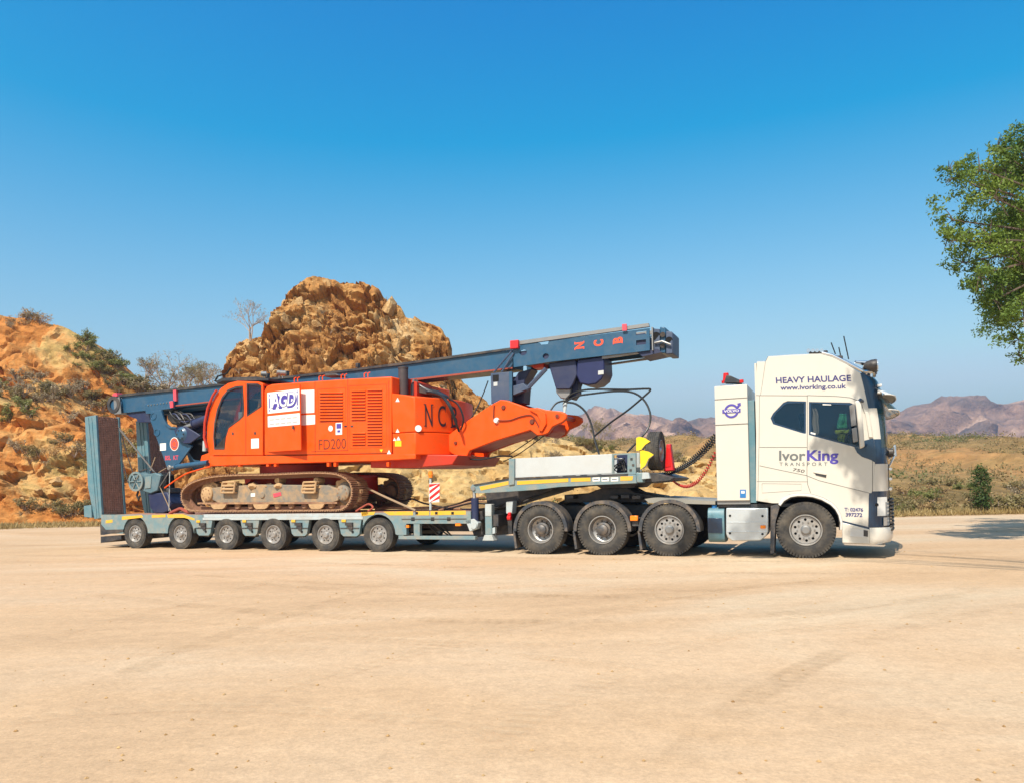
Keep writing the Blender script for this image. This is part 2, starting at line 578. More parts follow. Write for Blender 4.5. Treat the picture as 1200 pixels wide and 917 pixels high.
def yard_mat():
    m = bpy.data.materials.new('yard_dust')
    m.use_nodes = True
    nt = m.node_tree
    b = nt.nodes['Principled BSDF']
    b.inputs['Roughness'].default_value = 0.92
    b.inputs['Specular IOR Level'].default_value = 0.2
    tc = nd(nt, 'ShaderNodeTexCoord')

    def nz(scale, detail, rough, sx=1.0, rot=0.0, dist=0.0):
        mp = nd(nt, 'ShaderNodeMapping')
        mp.inputs['Rotation'].default_value = (0, 0, rot)
        mp.inputs['Scale'].default_value = (sx, 1, 1)
        nt.links.new(tc.outputs['Object'], mp.inputs[0])
        n = nd(nt, 'ShaderNodeTexNoise')
        n.inputs['Scale'].default_value = scale
        n.inputs['Detail'].default_value = detail
        n.inputs['Roughness'].default_value = rough
        n.inputs['Distortion'].default_value = dist
        nt.links.new(mp.outputs[0], n.inputs['Vector'])
        return n.outputs['Fac']
    big = nz(0.22, 8, 0.6, 0.45, TH, 0.8)
    cr = nd(nt, 'ShaderNodeValToRGB')
    cols = [(0.30, (0.45, 0.295, 0.175)), (0.43, (0.535, 0.355, 0.21)), (0.52, (0.55, 0.38, 0.238)), (0.62, (0.58, 0.435, 0.29)), (0.74, (0.515, 0.36, 0.225))]
    el = cr.color_ramp.elements
    while len(el) < len(cols):
        el.new(0.5)
    for e, (p, c) in zip(el, cols):
        e.position = p
        e.color = c + (1,)
    nt.links.new(big, cr.inputs[0])
    streak = nz(1.1, 7, 0.7, 0.16, TH + 0.05, 0.4)
    fine = nz(9, 6, 0.75)
    r1 = nd(nt, 'ShaderNodeMapRange')
    r1.inputs[1].default_value = 0.35
    r1.inputs[2].default_value = 0.65
    r1.inputs[3].default_value = 0.92
    r1.inputs[4].default_value = 1.05
    nt.links.new(streak, r1.inputs[0])
    r2 = nd(nt, 'ShaderNodeMapRange')
    r2.inputs[1].default_value = 0.3
    r2.inputs[2].default_value = 0.7
    r2.inputs[3].default_value = 0.87
    r2.inputs[4].default_value = 1.09
    nt.links.new(fine, r2.inputs[0])
    grit = nz(42, 5, 0.8)
    r3 = nd(nt, 'ShaderNodeMapRange')
    r3.inputs[1].default_value = 0.3
    r3.inputs[2].default_value = 0.7
    r3.inputs[3].default_value = 0.80
    r3.inputs[4].default_value = 1.14
    nt.links.new(grit, r3.inputs[0])
    mu0 = nd(nt, 'ShaderNodeMath', operation='MULTIPLY')
    nt.links.new(r1.outputs[0], mu0.inputs[0])
    nt.links.new(r3.outputs[0], mu0.inputs[1])
    mu = nd(nt, 'ShaderNodeMath', operation='MULTIPLY')
    nt.links.new(mu0.outputs[0], mu.inputs[0])
    nt.links.new(r2.outputs[0], mu.inputs[1])
    vm = nd(nt, 'ShaderNodeMix', data_type='RGBA', blend_type='MULTIPLY')
    vm.inputs[0].default_value = 1
    nt.links.new(cr.outputs[0], vm.inputs[6])
    nt.links.new(mu.outputs[0], vm.inputs[7])
    nt.links.new(vm.outputs[2], b.inputs['Base Color'])
    ad = nd(nt, 'ShaderNodeMath', operation='ADD')
    nt.links.new(fine, ad.inputs[0])
    nt.links.new(streak, ad.inputs[1])
    bp = nd(nt, 'ShaderNodeBump')
    bp.inputs['Strength'].default_value = 0.35
    bp.inputs['Distance'].default_value = 0.03
    nt.links.new(ad.outputs[0], bp.inputs['Height'])
    nt.links.new(bp.outputs[0], b.inputs['Normal'])
    MATS['yard_dust'] = m


yard_mat()


def make_ground():
    radii = [0, 1, 2, 3, 4, 5, 6, 7, 8, 9, 10, 11, 12, 13, 14, 15, 16, 17, 18, 19, 20, 21, 22, 23, 24, 26, 28, 30, 33, 36, 40, 45, 50, 60, 75, 100, 150, 250, 450, 900, 1800, 3000]
    n = 180
    mb = MB()
    rows = []
    for r in radii:
        row = []
        for i in range(n + 1):
            a = 2 * math.pi * i / n
            x, y = r * math.cos(a), r * math.sin(a)
            row.append((x, y, yard_z(x, y)))
        rows.append(row)
    mb.grid(rows)
    o = mb.build('yard_ground', 'yard_dust', None, smooth=60, fix=False)
    tag(o, 'pale sandy compacted dirt yard', kind='structure')


make_ground()








# ------------------------------------------------------------------ quarry bank, rock, far slopes
def interp(pts, x):
    if x <= pts[0][0]:
        return pts[0][1]
    for (a, b), (c, d) in zip(pts, pts[1:]):
        if x <= c:
            return b + (d - b) * (x - a) / (c - a)
    return pts[-1][1]


def fbm(p, octaves=4, lac=2.1, gain=0.5):
    return noise.fractal(p, 1.0 - math.log(gain) / math.log(2) * 0 , lac, octaves, noise_basis='PERLIN_ORIGINAL')


def crag(p):
    """blocky broken-rock relief, about -0.5..0.5"""
    d, _ = noise.voronoi(p)
    return (d[1] - d[0]) - 0.3


def blocks(p, size, a, b):
    """faceted blocks: every cell is a tilted face with its own offset"""
    d, pts = noise.voronoi(p / size)
    c = pts[0]
    h = noise.cell(c * 7.31 + Vector((0.5, 0.5, 0.5)))
    t = noise.cell_vector(c * 3.17 + Vector((0.2, 0.7, 0.4)))
    q = p / size - c
    e = min(1.0, (d[1] - d[0]) * 6.0)
    return size * (a * h + b * (q.x * (t.x - .5) + q.y * (t.y - .5) + q.z * (t.z - .5)) * 2 - 0.12 * (1 - e))


def bank(name, crest, yb, yc, x0, x1, nx, nt_, material, amp, rock, label, seed=0.0, back=16.0, steep=1.0):
    """terrain whose crest line is given as (x, height); foot at yb(x), crest at yc(x)"""
    nf = int(nt_ * 0.72)
    rows = []
    for j in range(nt_ + 1):
        row = []
        for i in range(nx + 1):
            x = x0 + (x1 - x0) * i / nx
            H = interp(crest, x)
            b, c = yb(x), yc(x)
            zb = yard_z(x, b) - 0.25
            if j <= nf:
                t = j / nf
                y = b + (c - b) * t
                # alternating steep faces and benches
                k = noise.noise(Vector((x * 0.12 + seed, 3.1, seed))) * 0.12
                f = t ** steep
                f += 0.055 * math.sin(f * 15 + x * 0.25 + 3 * k) * (1 - abs(2 * t - 1))
                f += k * math.sin(math.pi * t)
                z = zb + (H - zb) * max(0.0, f)
                env = min(1.0, t * 5) * min(1.0, (1 - t) * 4 + 0.35)
            else:
                t = (j - nf) / (nt_ - nf)
                y = c + back * t
                z = H - (H - zb) * 0.9 * t ** 1.4
                env = 0.5 * (1 - t)
            p = Vector((x + seed * 7, y, z))
            big = fbm(p * 0.22, 3) * 1.1
            med = fbm(p * 0.62, 4)
            d1 = crag(p * 0.45 + Vector((med * 0.3, 0, big * 0.2)))
            d2 = crag(p * 1.25)
            fine = fbm(p * 1.9, 4)
            e = amp * env * (0.75 * big + 0.4 * med + 0.5 * rock * d1 + 0.10 * fine)
            if rock > 0.3:
                pw = p + Vector((med, fine, big)) * 0.25
                e += env * rock * (blocks(pw, 2.3, 0.28, 0.48) + blocks(pw, 0.9, 0.3, 0.55) + blocks(pw, 0.38, 0.3, 0.55))
            q = Vector((x + 0.55 * amp * env * fbm(p * 0.5 + Vector((9, 4, 1)), 3), y - e * 0.85, z + e * 0.4))
            row.append(q[:])
        rows.append(row)
    mb = MB()
    mb.grid(rows)
    o = mb.build(name, material, None, smooth=28 if rock > 0.5 else 45, fix=False)
    tag(o, label, kind='structure')
    return o, rows, nf


def crest_from(px, yc):
    """crest profile measured in the photograph, carried to its real distance"""
    out = []
    for x, y in px:
        Y = yc((x - 600) / 900 * 48)
        out.append(((x - 600) / 900 * Y, 1.65 + (562 - y) / 900 * Y))
    return out


# left bank with its scrub
yb_l = lambda x: 35 + 1.6 * math.sin(x * 0.23) + 0.1 * (x + 24)
yc_l = lambda x: 48
L_CREST = crest_from([(-500, 300), (-300, 330), (-120, 352), (-40, 366), (0, 371), (25, 372), (45, 375), (75, 384), (100, 397), (125, 417),
                      (145, 436), (165, 448), (190, 458), (230, 463), (270, 470), (330, 500), (420, 560)], yc_l)
BANK_L = bank('quarry_bank', L_CREST, yb_l, yc_l, -62, -8, 400, 170, 'bank_earth', 0.95, 0.55,
              'orange and tan quarry bank with scrub behind the trailer ramps', 1.3, 24)
# central crag
yb_c = lambda x: 39.5 + 0.9 * math.sin(x * 0.5) + 0.05 * (x + 10) ** 2 * 0.2
yc_c = lambda x: 47
C_PX = [(225, 560), (240, 500), (252, 470), (266, 440), (274, 412), (288, 396), (313, 391), (322, 370), (338, 353), (341, 339), (358, 326), (389, 326), (405, 333),
        (421, 331), (443, 339), (453, 352), (469, 357), (475, 369), (493, 376), (515, 385), (525, 397), (530, 416), (538, 440), (560, 460), (585, 480), (610, 500), (640, 540), (660, 562)]
C_CREST = crest_from(C_PX, yc_c)
ROCK = bank('rock_outcrop', C_CREST, yb_c, yc_c, -20, 4, 330, 230, 'rock_earth', 0.8, 1.0,
            'high golden brown crag of broken rock behind the drilling rig', 5.7, 9, 0.8)
# sandy bank to the right of the crag, hidden in part by the truck
yb_s = lambda x: 33 + 1.2 * math.sin(x * 0.35 + 1)
yc_s = lambda x: 44
S_CREST = crest_from([(380, 520), (480, 500), (560, 500), (600, 508), (650, 512), (700, 522), (760, 530), (800, 533), (850, 540), (920, 548), (1000, 556), (1060, 572)], yc_s)
SAND = bank('sandy_bank', S_CREST, yb_s, yc_s, -14, 24, 340, 110, 'sand_earth', 0.75, 0.42,
            'low golden sandy bank behind the gooseneck', 9.2, 14, 0.75)
# scrub hillside on the right
yb_r = lambda x: 29.5 + 0.03 * x
yc_r = lambda x: 130
def r_h(px, py, Y=130):
    return ((px - 600) / 900 * Y, 1.65 + (562 - py) / 900 * Y)
R_CREST = [r_h(*q) for q in [(500, 520), (640, 512), (700, 516), (790, 514), (840, 518), (950, 512), (1040, 512), (1060, 516), (1085, 524), (1110, 530), (1135, 532), (1160, 526), (1180, 521), (1200, 517), (1300, 500), (1500, 470), (2200, 470)]]
HILL = bank('scrub_hillside', R_CREST, yb_r, yc_r, -4, 170, 230, 90, 'scrub_earth', 1.3, 0.15,
            'brown scrub covered hillside rising below the far mountains', 3.3, 70, 0.8)
# far mountains
def mountains():
    px = [(-900, 470), (-500, 480), (-200, 470), (0, 490), (300, 500), (560, 520), (640, 506), (662, 496), (688, 476), (705, 472), (722, 478), (735, 487), (752, 482), (775, 486), (800, 492), (838, 486), (880, 480),
          (930, 470), (985, 482), (1041, 488), (1060, 477), (1076, 470), (1094, 469), (1111, 460), (1125, 459), (1140, 463), (1164, 471), (1180, 467), (1200, 462), (1260, 455), (1400, 470), (1700, 450), (2200, 480)]
    Y = 900
    crest = [((x - 600) / 900 * Y, 1.65 + (562 - y) / 900 * Y) for x, y in px]
    rows = []
    nx, ny = 640, 110
    for j in range(ny + 1):
        t = j / ny
        row = []
        for i in range(nx + 1):
            x = -1500 + 3100 * i / nx
            H = interp(crest, x)
            if t < 0.8:
                f = t / 0.8
                y = 420 + (Y - 420) * f
                z = -6 + (H + 6) * f ** 1.25
                env = min(1, 3 * f) * min(1, (1 - f) * 3 + 0.4)
            else:
                f = (t - 0.8) / 0.2
                y = Y + 350 * f
                z = H * (1 - 0.9 * f)
                env = 0.4
            p = Vector((x, y, z * 1.5)) * 0.011
            e = noise.ridged_multi_fractal(p, 1.0, 2.1, 5, 0.9, 2.0, noise_basis='PERLIN_ORIGINAL') - 1.1
            e2 = fbm(Vector((x, y, z)) * 0.035, 4)
            row.append((x, y - 34 * env * e, z + env * (17 * e + 9 * e2 + 3 * noise.noise(Vector((x, y, z)) * 0.12))))
        rows.append(row)
    mb = MB()
    mb.grid(rows)
    o = mb.build('far_mountains', 'mountain_rock_sun_haze', None, smooth=60, fix=False)
    tag(o, 'hazy pink and grey mountain ridge on the horizon', kind='structure')


mountains()

# ------------------------------------------------------------------ tyre marks pressed into the yard
def track_mat(name, col):
    m = bpy.data.materials.new(name)
    m.use_nodes = True
    nt = m.node_tree
    b = nt.nodes['Principled BSDF']
    b.inputs['Base Color'].default_value = tuple(col) + (1,)
    b.inputs['Roughness'].default_value = 0.95
    b.inputs['Specular IOR Level'].default_value = 0.1
    tc = nd(nt, 'ShaderNodeTexCoord')
    n = nd(nt, 'ShaderNodeTexNoise')
    n.inputs['Scale'].default_value = 1.3
    n.inputs['Detail'].default_value = 9
    n.inputs['Roughness'].default_value = 0.75
    nt.links.new(tc.outputs['Object'], n.inputs['Vector'])
    r = nd(nt, 'ShaderNodeMapRange')
    r.inputs[1].default_value = 0.42
    r.inputs[2].default_value = 0.72
    r.inputs[4].default_value = 0.38
    nt.links.new(n.outputs['Fac'], r.inputs[0])
    # soft edges across the mark
    at = nd(nt, 'ShaderNodeAttribute', attribute_name='across')
    al = nd(nt, 'ShaderNodeAttribute', attribute_name='along')
    sn = nd(nt, 'ShaderNodeMath', operation='SINE')
    nt.links.new(al.outputs['Fac'], sn.inputs[0])
    sr_ = nd(nt, 'ShaderNodeMapRange')
    sr_.inputs[1].default_value = -0.6
    sr_.inputs[2].default_value = 0.6
    sr_.inputs[3].default_value = 0.45
    nt.links.new(sn.outputs[0], sr_.inputs[0])
    tm = nd(nt, 'ShaderNodeMath', operation='MULTIPLY')
    nt.links.new(r.outputs[0], tm.inputs[0])
    nt.links.new(sr_.outputs[0], tm.inputs[1])
    mu = nd(nt, 'ShaderNodeMath', operation='MULTIPLY')
    nt.links.new(tm.outputs[0], mu.inputs[0])
    nt.links.new(at.outputs['Fac'], mu.inputs[1])
    nt.links.new(mu.outputs[0], b.inputs['Alpha'])
    MATS[name] = m


track_mat('mark_pale', (0.66, 0.49, 0.31))
track_mat('mark_dark', (0.36, 0.24, 0.13))


def tyre_mark(pts, width, m, name='tyre_mark'):
    path_ = smooth_path([(x, y, 0) for x, y in pts], 40)
    rows_, acr, aln = [], [], []
    run = 0.0
    prof = [(-0.5, 0), (-0.3, 1), (-0.1, 0.75), (0.1, 0.75), (0.3, 1), (0.5, 0)]
    for i, p in enumerate(path_):
        d = (path_[min(i + 1, len(path_) - 1)] - path_[max(i - 1, 0)]).normalized()
        n = Vector((-d.y, d.x, 0))
        if i:
            run += (p - path_[i - 1]).length
        fade = min(1, i / 30, (len(path_) - 1 - i) / 30)
        row = []
        for u, a in prof:
            q = p + n * (u * width)
            row.append((q.x, q.y, yard_z(q.x, q.y) + 0.012))
            acr.append(a * fade)
            aln.append(run * 2 * math.pi / 0.13 + u * 2.5)
        rows_.append(row)
    o = MB().grid(rows_).build(name, m, None, smooth=0, fix=False)
    at = o.data.attributes.new('across', 'FLOAT', 'POINT')
    at.data.foreach_set('value', acr)
    at = o.data.attributes.new('along', 'FLOAT', 'POINT')
    at.data.foreach_set('value', aln)
    tag(o, 'faint tyre marks pressed into the dirt yard', kind='structure')


def ground_px(px, py):
    """where a line of sight meets the yard"""
    d = Vector(((px - 600) / 900, 1, (562 - py) / 900))
    t = 10.0
    for _ in range(30):
        x, y = d.x * t, t
        t = (1.65 - yard_z(x, y)) / -d.z
    return (d.x * t, t)


for k, (pl, w_, m_) in enumerate((([(150, 662), (330, 672), (520, 681), (700, 688), (870, 692)], 0.28, 'mark_pale'), ([(150, 668), (330, 680), (520, 691), (700, 699), (900, 702)], 0.3, 'mark_dark'),
                                  ([(60, 690), (300, 716), (600, 728), (900, 720), (1190, 690)], 0.4, 'mark_dark'), ([(40, 705), (300, 738), (600, 755), (900, 742), (1220, 704)], 0.4, 'mark_pale'),
                                  ([(0, 760), (120, 730), (220, 705), (300, 685), (360, 668)], 0.4, 'mark_pale'), ([(80, 820), (220, 760), (330, 722), (420, 696), (480, 676)], 0.4, 'mark_dark'),
                                  ([(500, 930), (640, 830), (800, 760), (980, 715), (1220, 680)], 0.35, 'mark_pale'), ([(760, 930), (850, 840), (960, 775), (1090, 730), (1230, 705)], 0.35, 'mark_dark'),
                                  ([(-40, 650), (120, 652), (400, 660), (700, 668), (1000, 672), (1240, 668)], 0.35, 'mark_dark'), ([(1000, 760), (1080, 720), (1130, 690), (1180, 665), (1240, 645)], 0.4, 'mark_pale'),
                                  ([(-60, 860), (100, 835), (300, 830), (520, 850), (700, 900)], 0.3, 'mark_pale'))):
    c_ = [Vector((*ground_px(*p), 0)) for p in pl]
    tyre_mark([(p.x, p.y) for p in c_], w_ * 0.8, m_)
    if k % 2 == 0:
        o2_ = []
        for i_, p in enumerate(c_):
            d_ = (c_[min(i_ + 1, len(c_) - 1)] - c_[max(i_ - 1, 0)]).normalized()
            o2_.append((p.x - d_.y * 1.9, p.y + d_.x * 1.9))
        tyre_mark(o2_, w_ * 0.8, m_)

# ------------------------------------------------------------------ wheels shared by the vehicles
def tyre_mb(R, W, r):
    """tyre standing on its tread, outer face at w=0, inner at w=W"""
    g = 0.012
    prof = [(r, 0.03), (r + 0.025, 0.008), (r + (R - r) * 0.35, 0.0), (r + (R - r) * 0.7, 0.0), (R - 0.045, 0.012), (R - 0.018, 0.022), (R - 0.004, 0.04)]
    k = 5
    for i in range(k):
        a = 0.045 + (W - 0.09) * i / k
        b = 0.045 + (W - 0.09) * (i + 1) / k
        prof += [(R, a + 0.008), (R, b - 0.008)]
        if i < k - 1:
            prof += [(R - g, b - 0.006), (R - g, b + 0.006)]
    prof += [(R - 0.018, W - 0.022), (r + (R - r) * 0.5, W), (r, W - 0.03)]
    mb = MB().revolve(prof, n=56)
    # shoulder lugs
    for i in range(56):
        a = 2 * math.pi * (i + 0.25) / 56
        c, s_ = math.cos(a), math.sin(a)
        t = 0.018
        v = []
        for rr in (R - 0.055, R + 0.001):
            for ww in (0.006, 0.05):
                v += [(rr * c - t * s_, ww, rr * s_ + t * c), (rr * c + t * s_, ww, rr * s_ - t * c)]
        mb.add(v, [(0, 1, 3, 2), (4, 6, 7, 5), (0, 4, 5, 1), (2, 3, 7, 6), (0, 2, 6, 4), (1, 5, 7, 3)])
    return mb


def wheel_meshes(kind):
    if kind == 'steer':
        R, W, r = 0.525, 0.34, 0.295
        rim = MB().revolve([(r, 0.03), (r - 0.006, 0.012), (r - 0.02, 0.012), (r - 0.03, 0.05), (r - 0.045, 0.10), (r - 0.05, 0.2), (r, 0.2)], n=48)
        holes = [circle(0.195 * math.cos(a), 0.195 * math.sin(a), 0.026, n=8) for a in [2 * math.pi * (i + .5) / 10 for i in range(10)]]
        rim.plate(circle(0, 0, r - 0.04, n=48), holes, 0.06, 0.075)
        hub = MB().revolve([(0.0, 0.0), (0.06, 0.0), (0.085, 0.02), (0.095, 0.06), (0.115, 0.065), (0.115, 0.08), (0.0, 0.08)], n=28, closed=False)
        nr, nn, nw = 0.155, 10, 0.035
        hm = 'steel_grey'
    elif kind == 'drive':
        R, W, r = 0.525, 0.34, 0.295
        rim = MB().revolve([(r, 0.03), (r - 0.006, 0.012), (r - 0.02, 0.012), (r - 0.035, 0.05), (r - 0.05, 0.16), (0.2, 0.19), (0.14, 0.19), (0.14, 0.21), (r, 0.21)], n=48)
        hub = MB().revolve([(0.0, 0.03), (0.07, 0.03), (0.10, 0.05), (0.115, 0.09), (0.15, 0.10), (0.155, 0.13), (0.16, 0.2), (0.0, 0.2)], n=28, closed=False)
        nr, nn, nw = 0.18, 10, 0.14
        hm = 'rim_dark'
    else:
        R, W, r = 0.40, 0.285, 0.235
        rim = MB().revolve([(r, 0.03), (r - 0.006, 0.01), (r - 0.022, 0.01), (r - 0.03, 0.045), (r - 0.04, 0.16), (r, 0.16)], n=40)
        holes = [circle(0.15 * math.cos(a), 0.15 * math.sin(a), 0.021, n=8) for a in [2 * math.pi * (i + .5) / 8 for i in range(8)]]
        rim.plate(circle(0, 0, r - 0.03, n=40), holes, 0.05, 0.065)
        hub = MB().revolve([(0.0, 0.0), (0.055, 0.0), (0.07, 0.015), (0.078, 0.055), (0.0, 0.055)], n=24, closed=False)
        nr, nn, nw = 0.112, 8, 0.03
        hm = 'rim_silver'
    for i in range(nn):
        a = 2 * math.pi * i / nn
        hub.cyl((nr * math.cos(a), nw, nr * math.sin(a)), (nr * math.cos(a), nw + 0.05, nr * math.sin(a)), 0.016, 0.016, 6)
    out = {}
    back = MB().cyl((0, 0.1 if kind != 'drive' else 0.205, 0), (0, W * 0.75, 0), r - 0.05, n=24)
    for nm, mb, mm in (('hub', hub, hm), ('rim', rim, 'rim_silver'), ('tyre', tyre_mb(R, W, r), 'tyre'), ('brake_drum', back, 'hole_black')):
        me = mb.mesh(nm)
        me.materials.append(MATS[mm])
        out[nm] = me
    return out


WM = {k: wheel_meshes(k) for k in ('steer', 'drive', 'trailer')}


def wheel(kind, parent, loc, flip=False, spin=0.0, name='wheel'):
    """wheel (hub mesh) > tyre, rim, brake_drum, placed in the frame of a vehicle"""
    org = ORG[parent.name] if parent else Vector((0, 0, 0))
    h = bpy.data.objects.new(name, WM[kind]['hub'])
    link(h, parent)
    h.location = Vector(loc) - org
    h.rotation_euler = (0, spin, math.pi if flip else 0)
    for nm in ('tyre', 'rim', 'brake_drum'):
        link(bpy.data.objects.new(nm, WM[kind][nm]), h)
    return h


# ------------------------------------------------------------------ tractor unit
TW = 2.5
truck = thing('tractor_unit', 'white high-roof heavy haulage tractor unit with tall white tower box behind its cab', 'truck', (-2.5, 1.25, 0))
random.seed(5)
for s_, k in ((0.0, 'steer'), (-2.545, 'steer'), (-3.925, 'drive'), (-5.285, 'drive')):
    wheel(k, truck, (s_, 0.0, 0.522), False, random.random() * 6)
    wheel(k, truck, (s_, TW, 0.522), True, random.random() * 6)
    MB().cyl((s_, 0.3, 0.52), (s_, 2.2, 0.52), 0.09).box(s_ - .12, s_ + .12, 0.75, 1.75, 0.42, 0.66).build('axle', 'chassis', truck)

# --- cab
SIDE = P(0.0, (886, 586), (886, 463), (887, 424), (897, 424), (900, 418), (930, 416), (962, 415), (975, 418.5), (992, 427), (1008, 437), (1012, 452), (1016, 470), (1020, 490),
         (1023.5, 512), (1026, 530), (1025, 550), (1022, 575), (1019.5, 582), (1019, 618), (987, 609.5), (985, 601), (981, 594), (975, 588), (964, 582), (953, 578.5), (944, 577.5), (934, 577.2), (925, 578.5), (918, 583), (913, 589), (905, 589))
WIN_R = P(0.0, (903, 489.5), (906, 484), (918, 471.5), (923, 469.5), (944.5, 470), (944.5, 508), (940, 507), (906, 496.5))
WIN_D = P(0.0, (948, 470.5), (996, 471.5), (1002, 474), (1006.5, 490), (1012.5, 516), (1009, 524), (1003, 523.5), (948, 509))
cab = MB().plate(SIDE, [WIN_R, WIN_D], 0.0, 0.035)
far = [(x, z) for x, z in SIDE]
cab.prism(far, TW - 0.03, TW)
cabo = cab.build('cab_shell', 'cab_white', truck, bevel=0.004)
# rear wall and roof
zr0, zr1 = U(886, 586)[1], U(887, 424)[1]
sr = U(886, 520)[0]
MB().box(sr + 0.002, sr + 0.04, 0.036, TW - 0.031, zr0, zr1 - 0.02).build('rear_wall', 'cab_white', truck)
roof_line = P(0.0, (887, 424), (897, 424), (900, 418), (930, 416), (962, 415), (975, 418.5), (992, 427), (1008, 437))
rows = []
for (s_, z_) in roof_line:
    row = []
    for k in range(21):
        t = k / 20
        w_ = 0.002 + (TW - 0.004) * t
        e = min(t, 1 - t) * TW
        row.append((s_, w_, z_ - 0.001 + 0.05 * min(1, e / 0.25) ** 0.5))
    rows.append(row)
MB().grid(rows).build('roof', 'cab_white', truck, smooth=30)

# --- wrap-round front: rows of (photo y, end of side panel, front silhouette)
FR = [(437, 1008, 1018), (441, 1009.2, 1026), (446, 1010.5, 1030), (455, 1012.6, 1033.5), (465, 1014.8, 1036), (478, 1017.5, 1037.6), (490, 1020, 1038.8), (502, 1022, 1039.8), (514, 1023.8, 1040.6),
      (524, 1025.2, 1041), (534, 1026, 1041.3), (543, 1025.6, 1041.8), (552, 1024.8, 1042), (562, 1023.5, 1042.4), (575, 1022, 1042.8), (582, 1019.6, 1043), (592, 1019.2, 1043.4), (604, 1019.1, 1043.8), (617, 1019, 1044)]


def front_row(y, xs, xf, off=0.0, n=28):
    a = U(xs, y)
    f = U(xf, y, 0.2)
    sf = f[0] + off
    s0 = a[0]
    D = 0.5
    row = []
    pts = []
    for k in range(11):                    # near corner
        t = k / 10 * math.pi / 2
        pts.append((s0 + (sf - s0) * math.sin(t) ** 0.9, 0.0 - off * math.cos(t) + D * (1 - math.cos(t))))
    for k in range(1, 6):
        t = k / 6
        pts.append((sf + 0.05 * math.sin(math.pi * t), D + (TW - 2 * D) * t))
    pts += [(s, TW - w) for s, w in pts[:11][::-1]]
    return [(s, w, a[1]) for s, w in pts]


FROWS = [front_row(*r) for r in FR]


def front_part(name, m, i0, i1, k0, k1, off=0.0):
    rows_ = [[p for p in front_row(*FR[i], off=off)[k0:k1 + 1]] for i in range(i0, i1 + 1)]
    return MB().grid(rows_).build(name, m, truck, smooth=40, fix=False)


front_part('roof_front', 'cab_navy', 0, 5, 0, 26)
front_part('windscreen', 'windscreen_glass', 5, 9, 3, 23)
front_part('windscreen_pillar', 'cab_white', 5, 8, 0, 3)
front_part('windscreen_pillar', 'cab_white', 5, 8, 23, 26)
front_part('pillar_foot', 'cab_navy', 8, 9, 0, 3)
front_part('scuttle_panel', 'cab_navy', 9, 11, 0, 26)
front_part('front_corner', 'cab_white', 11, 14, 0, 8)
front_part('front_corner', 'cab_white', 11, 14, 18, 26)
front_part('grille_panel', 'chassis', 11, 18, 8, 18)
front_part('headlamp_housing', 'cab_navy', 14, 18, 0, 8)
front_part('headlamp_housing', 'cab_navy', 14, 18, 18, 26)
# headlamp lens and day lamp
lens = MB()
rws = []
for r in FR[15:18]:
    rws.append([p for p in front_row(*r, off=0.012)[2:7]])
lens.grid(rws)
lens.build('headlamp_lens', 'paint_white', truck, smooth=40, fix=False)
rws = [[p for p in front_row(*r, off=0.02)[4:8]] for r in ((606, 1019.1, 1043.8), (615.5, 1019, 1044))]
MB().grid(rws).build('fog_lamp', 'lamp_glass', truck, fix=False)
rws = [[p for p in front_row(*r, off=0.014)[5:8]] for r in ((588, 1019.3, 1043.4), (604, 1019.1, 1043.8))]
MB().grid(rws).build('headlamp_lens', 'lamp_glass', truck, fix=False)
a = V3(1024.5, 590.5, 0.06)
MB().cyl(a + Vector((0.05, -0.06, 0)), a + Vector((0.0, 0.02, 0)), 0.025).build('corner_camera', 'hole_black', truck)
# bumper
bm_rows = []
for (y, xs, xf, off) in ((617.5, 1019, 1044.5, 0.02), (620, 1019, 1045.2, 0.03), (631, 1019, 1045.2, 0.03), (635, 1019, 1044, 0.02), (637.5, 1019, 1038, 0.0)):
    bm_rows.append(front_row(y, xs, xf, off))
MB().grid(bm_rows).build('bumper', 'cab_white', truck, smooth=40, fix=False)
MB().prism(P(0, (986.8, 611), (1019.5, 619.5), (1019.5, 637), (987, 635.5)), -0.018, 0.3).build('bumper_end', 'cab_white', truck, bevel=0.015)
MB().prism(P(0, (996, 617), (1016, 622), (1016, 629), (996, 628)), -0.022, 0.1).build('step_well', 'cab_step', truck, bevel=0.006)
MB().prism(P(0, (1012, 620), (1017, 621), (1017, 628), (1012, 627.5)), -0.026, 0.1).build('step', 'chassis', truck, bevel=0.004)
MB().prism(P(0, (986.6, 609.2), (1019.2, 617.2), (1019.2, 620.2), (986.6, 612.2)), -0.012, 0.2).build('lower_trim', 'cab_navy', truck)
MB().prism(P(0, (988, 636), (1038, 638), (1036, 640), (990, 638)), 0.02, 0.3).build('valance', 'chrome', truck)
# dark foot of the door glass
MB().prism(P(0, (1001, 523.3), (1010, 524.5), (1013, 515.5), (1023.5, 513), (1026, 530), (1025.8, 541.5), (1021, 538.5), (1010, 534.5), (1004.5, 530)), -0.004, 0.01).build('window_foot', 'cab_navy', truck)
MB().prism(P(0, (1018.6, 577), (1021.8, 577), (1021.5, 582), (1021, 618), (1017.5, 617.6), (1018, 583)), -0.006, 0.02).build('headlamp_trim', 'cab_navy', truck)
# glazing
MB().prism(WIN_R, 0.012, 0.018).build('side_window', 'glass', truck)
MB().prism(WIN_D, 0.012, 0.018).build('door_window', 'glass', truck)


def outline_strip(poly, width, w0, w1):
    n = len(poly)
    cx = sum(p[0] for p in poly) / n
    cz = sum(p[1] for p in poly) / n
    inner = []
    for x, z in poly:
        d = math.hypot(x - cx, z - cz)
        k = 1 - width / d
        inner.append((cx + (x - cx) * k, cz + (z - cz) * k))
    return MB().plate(poly, [inner], w0, w1)


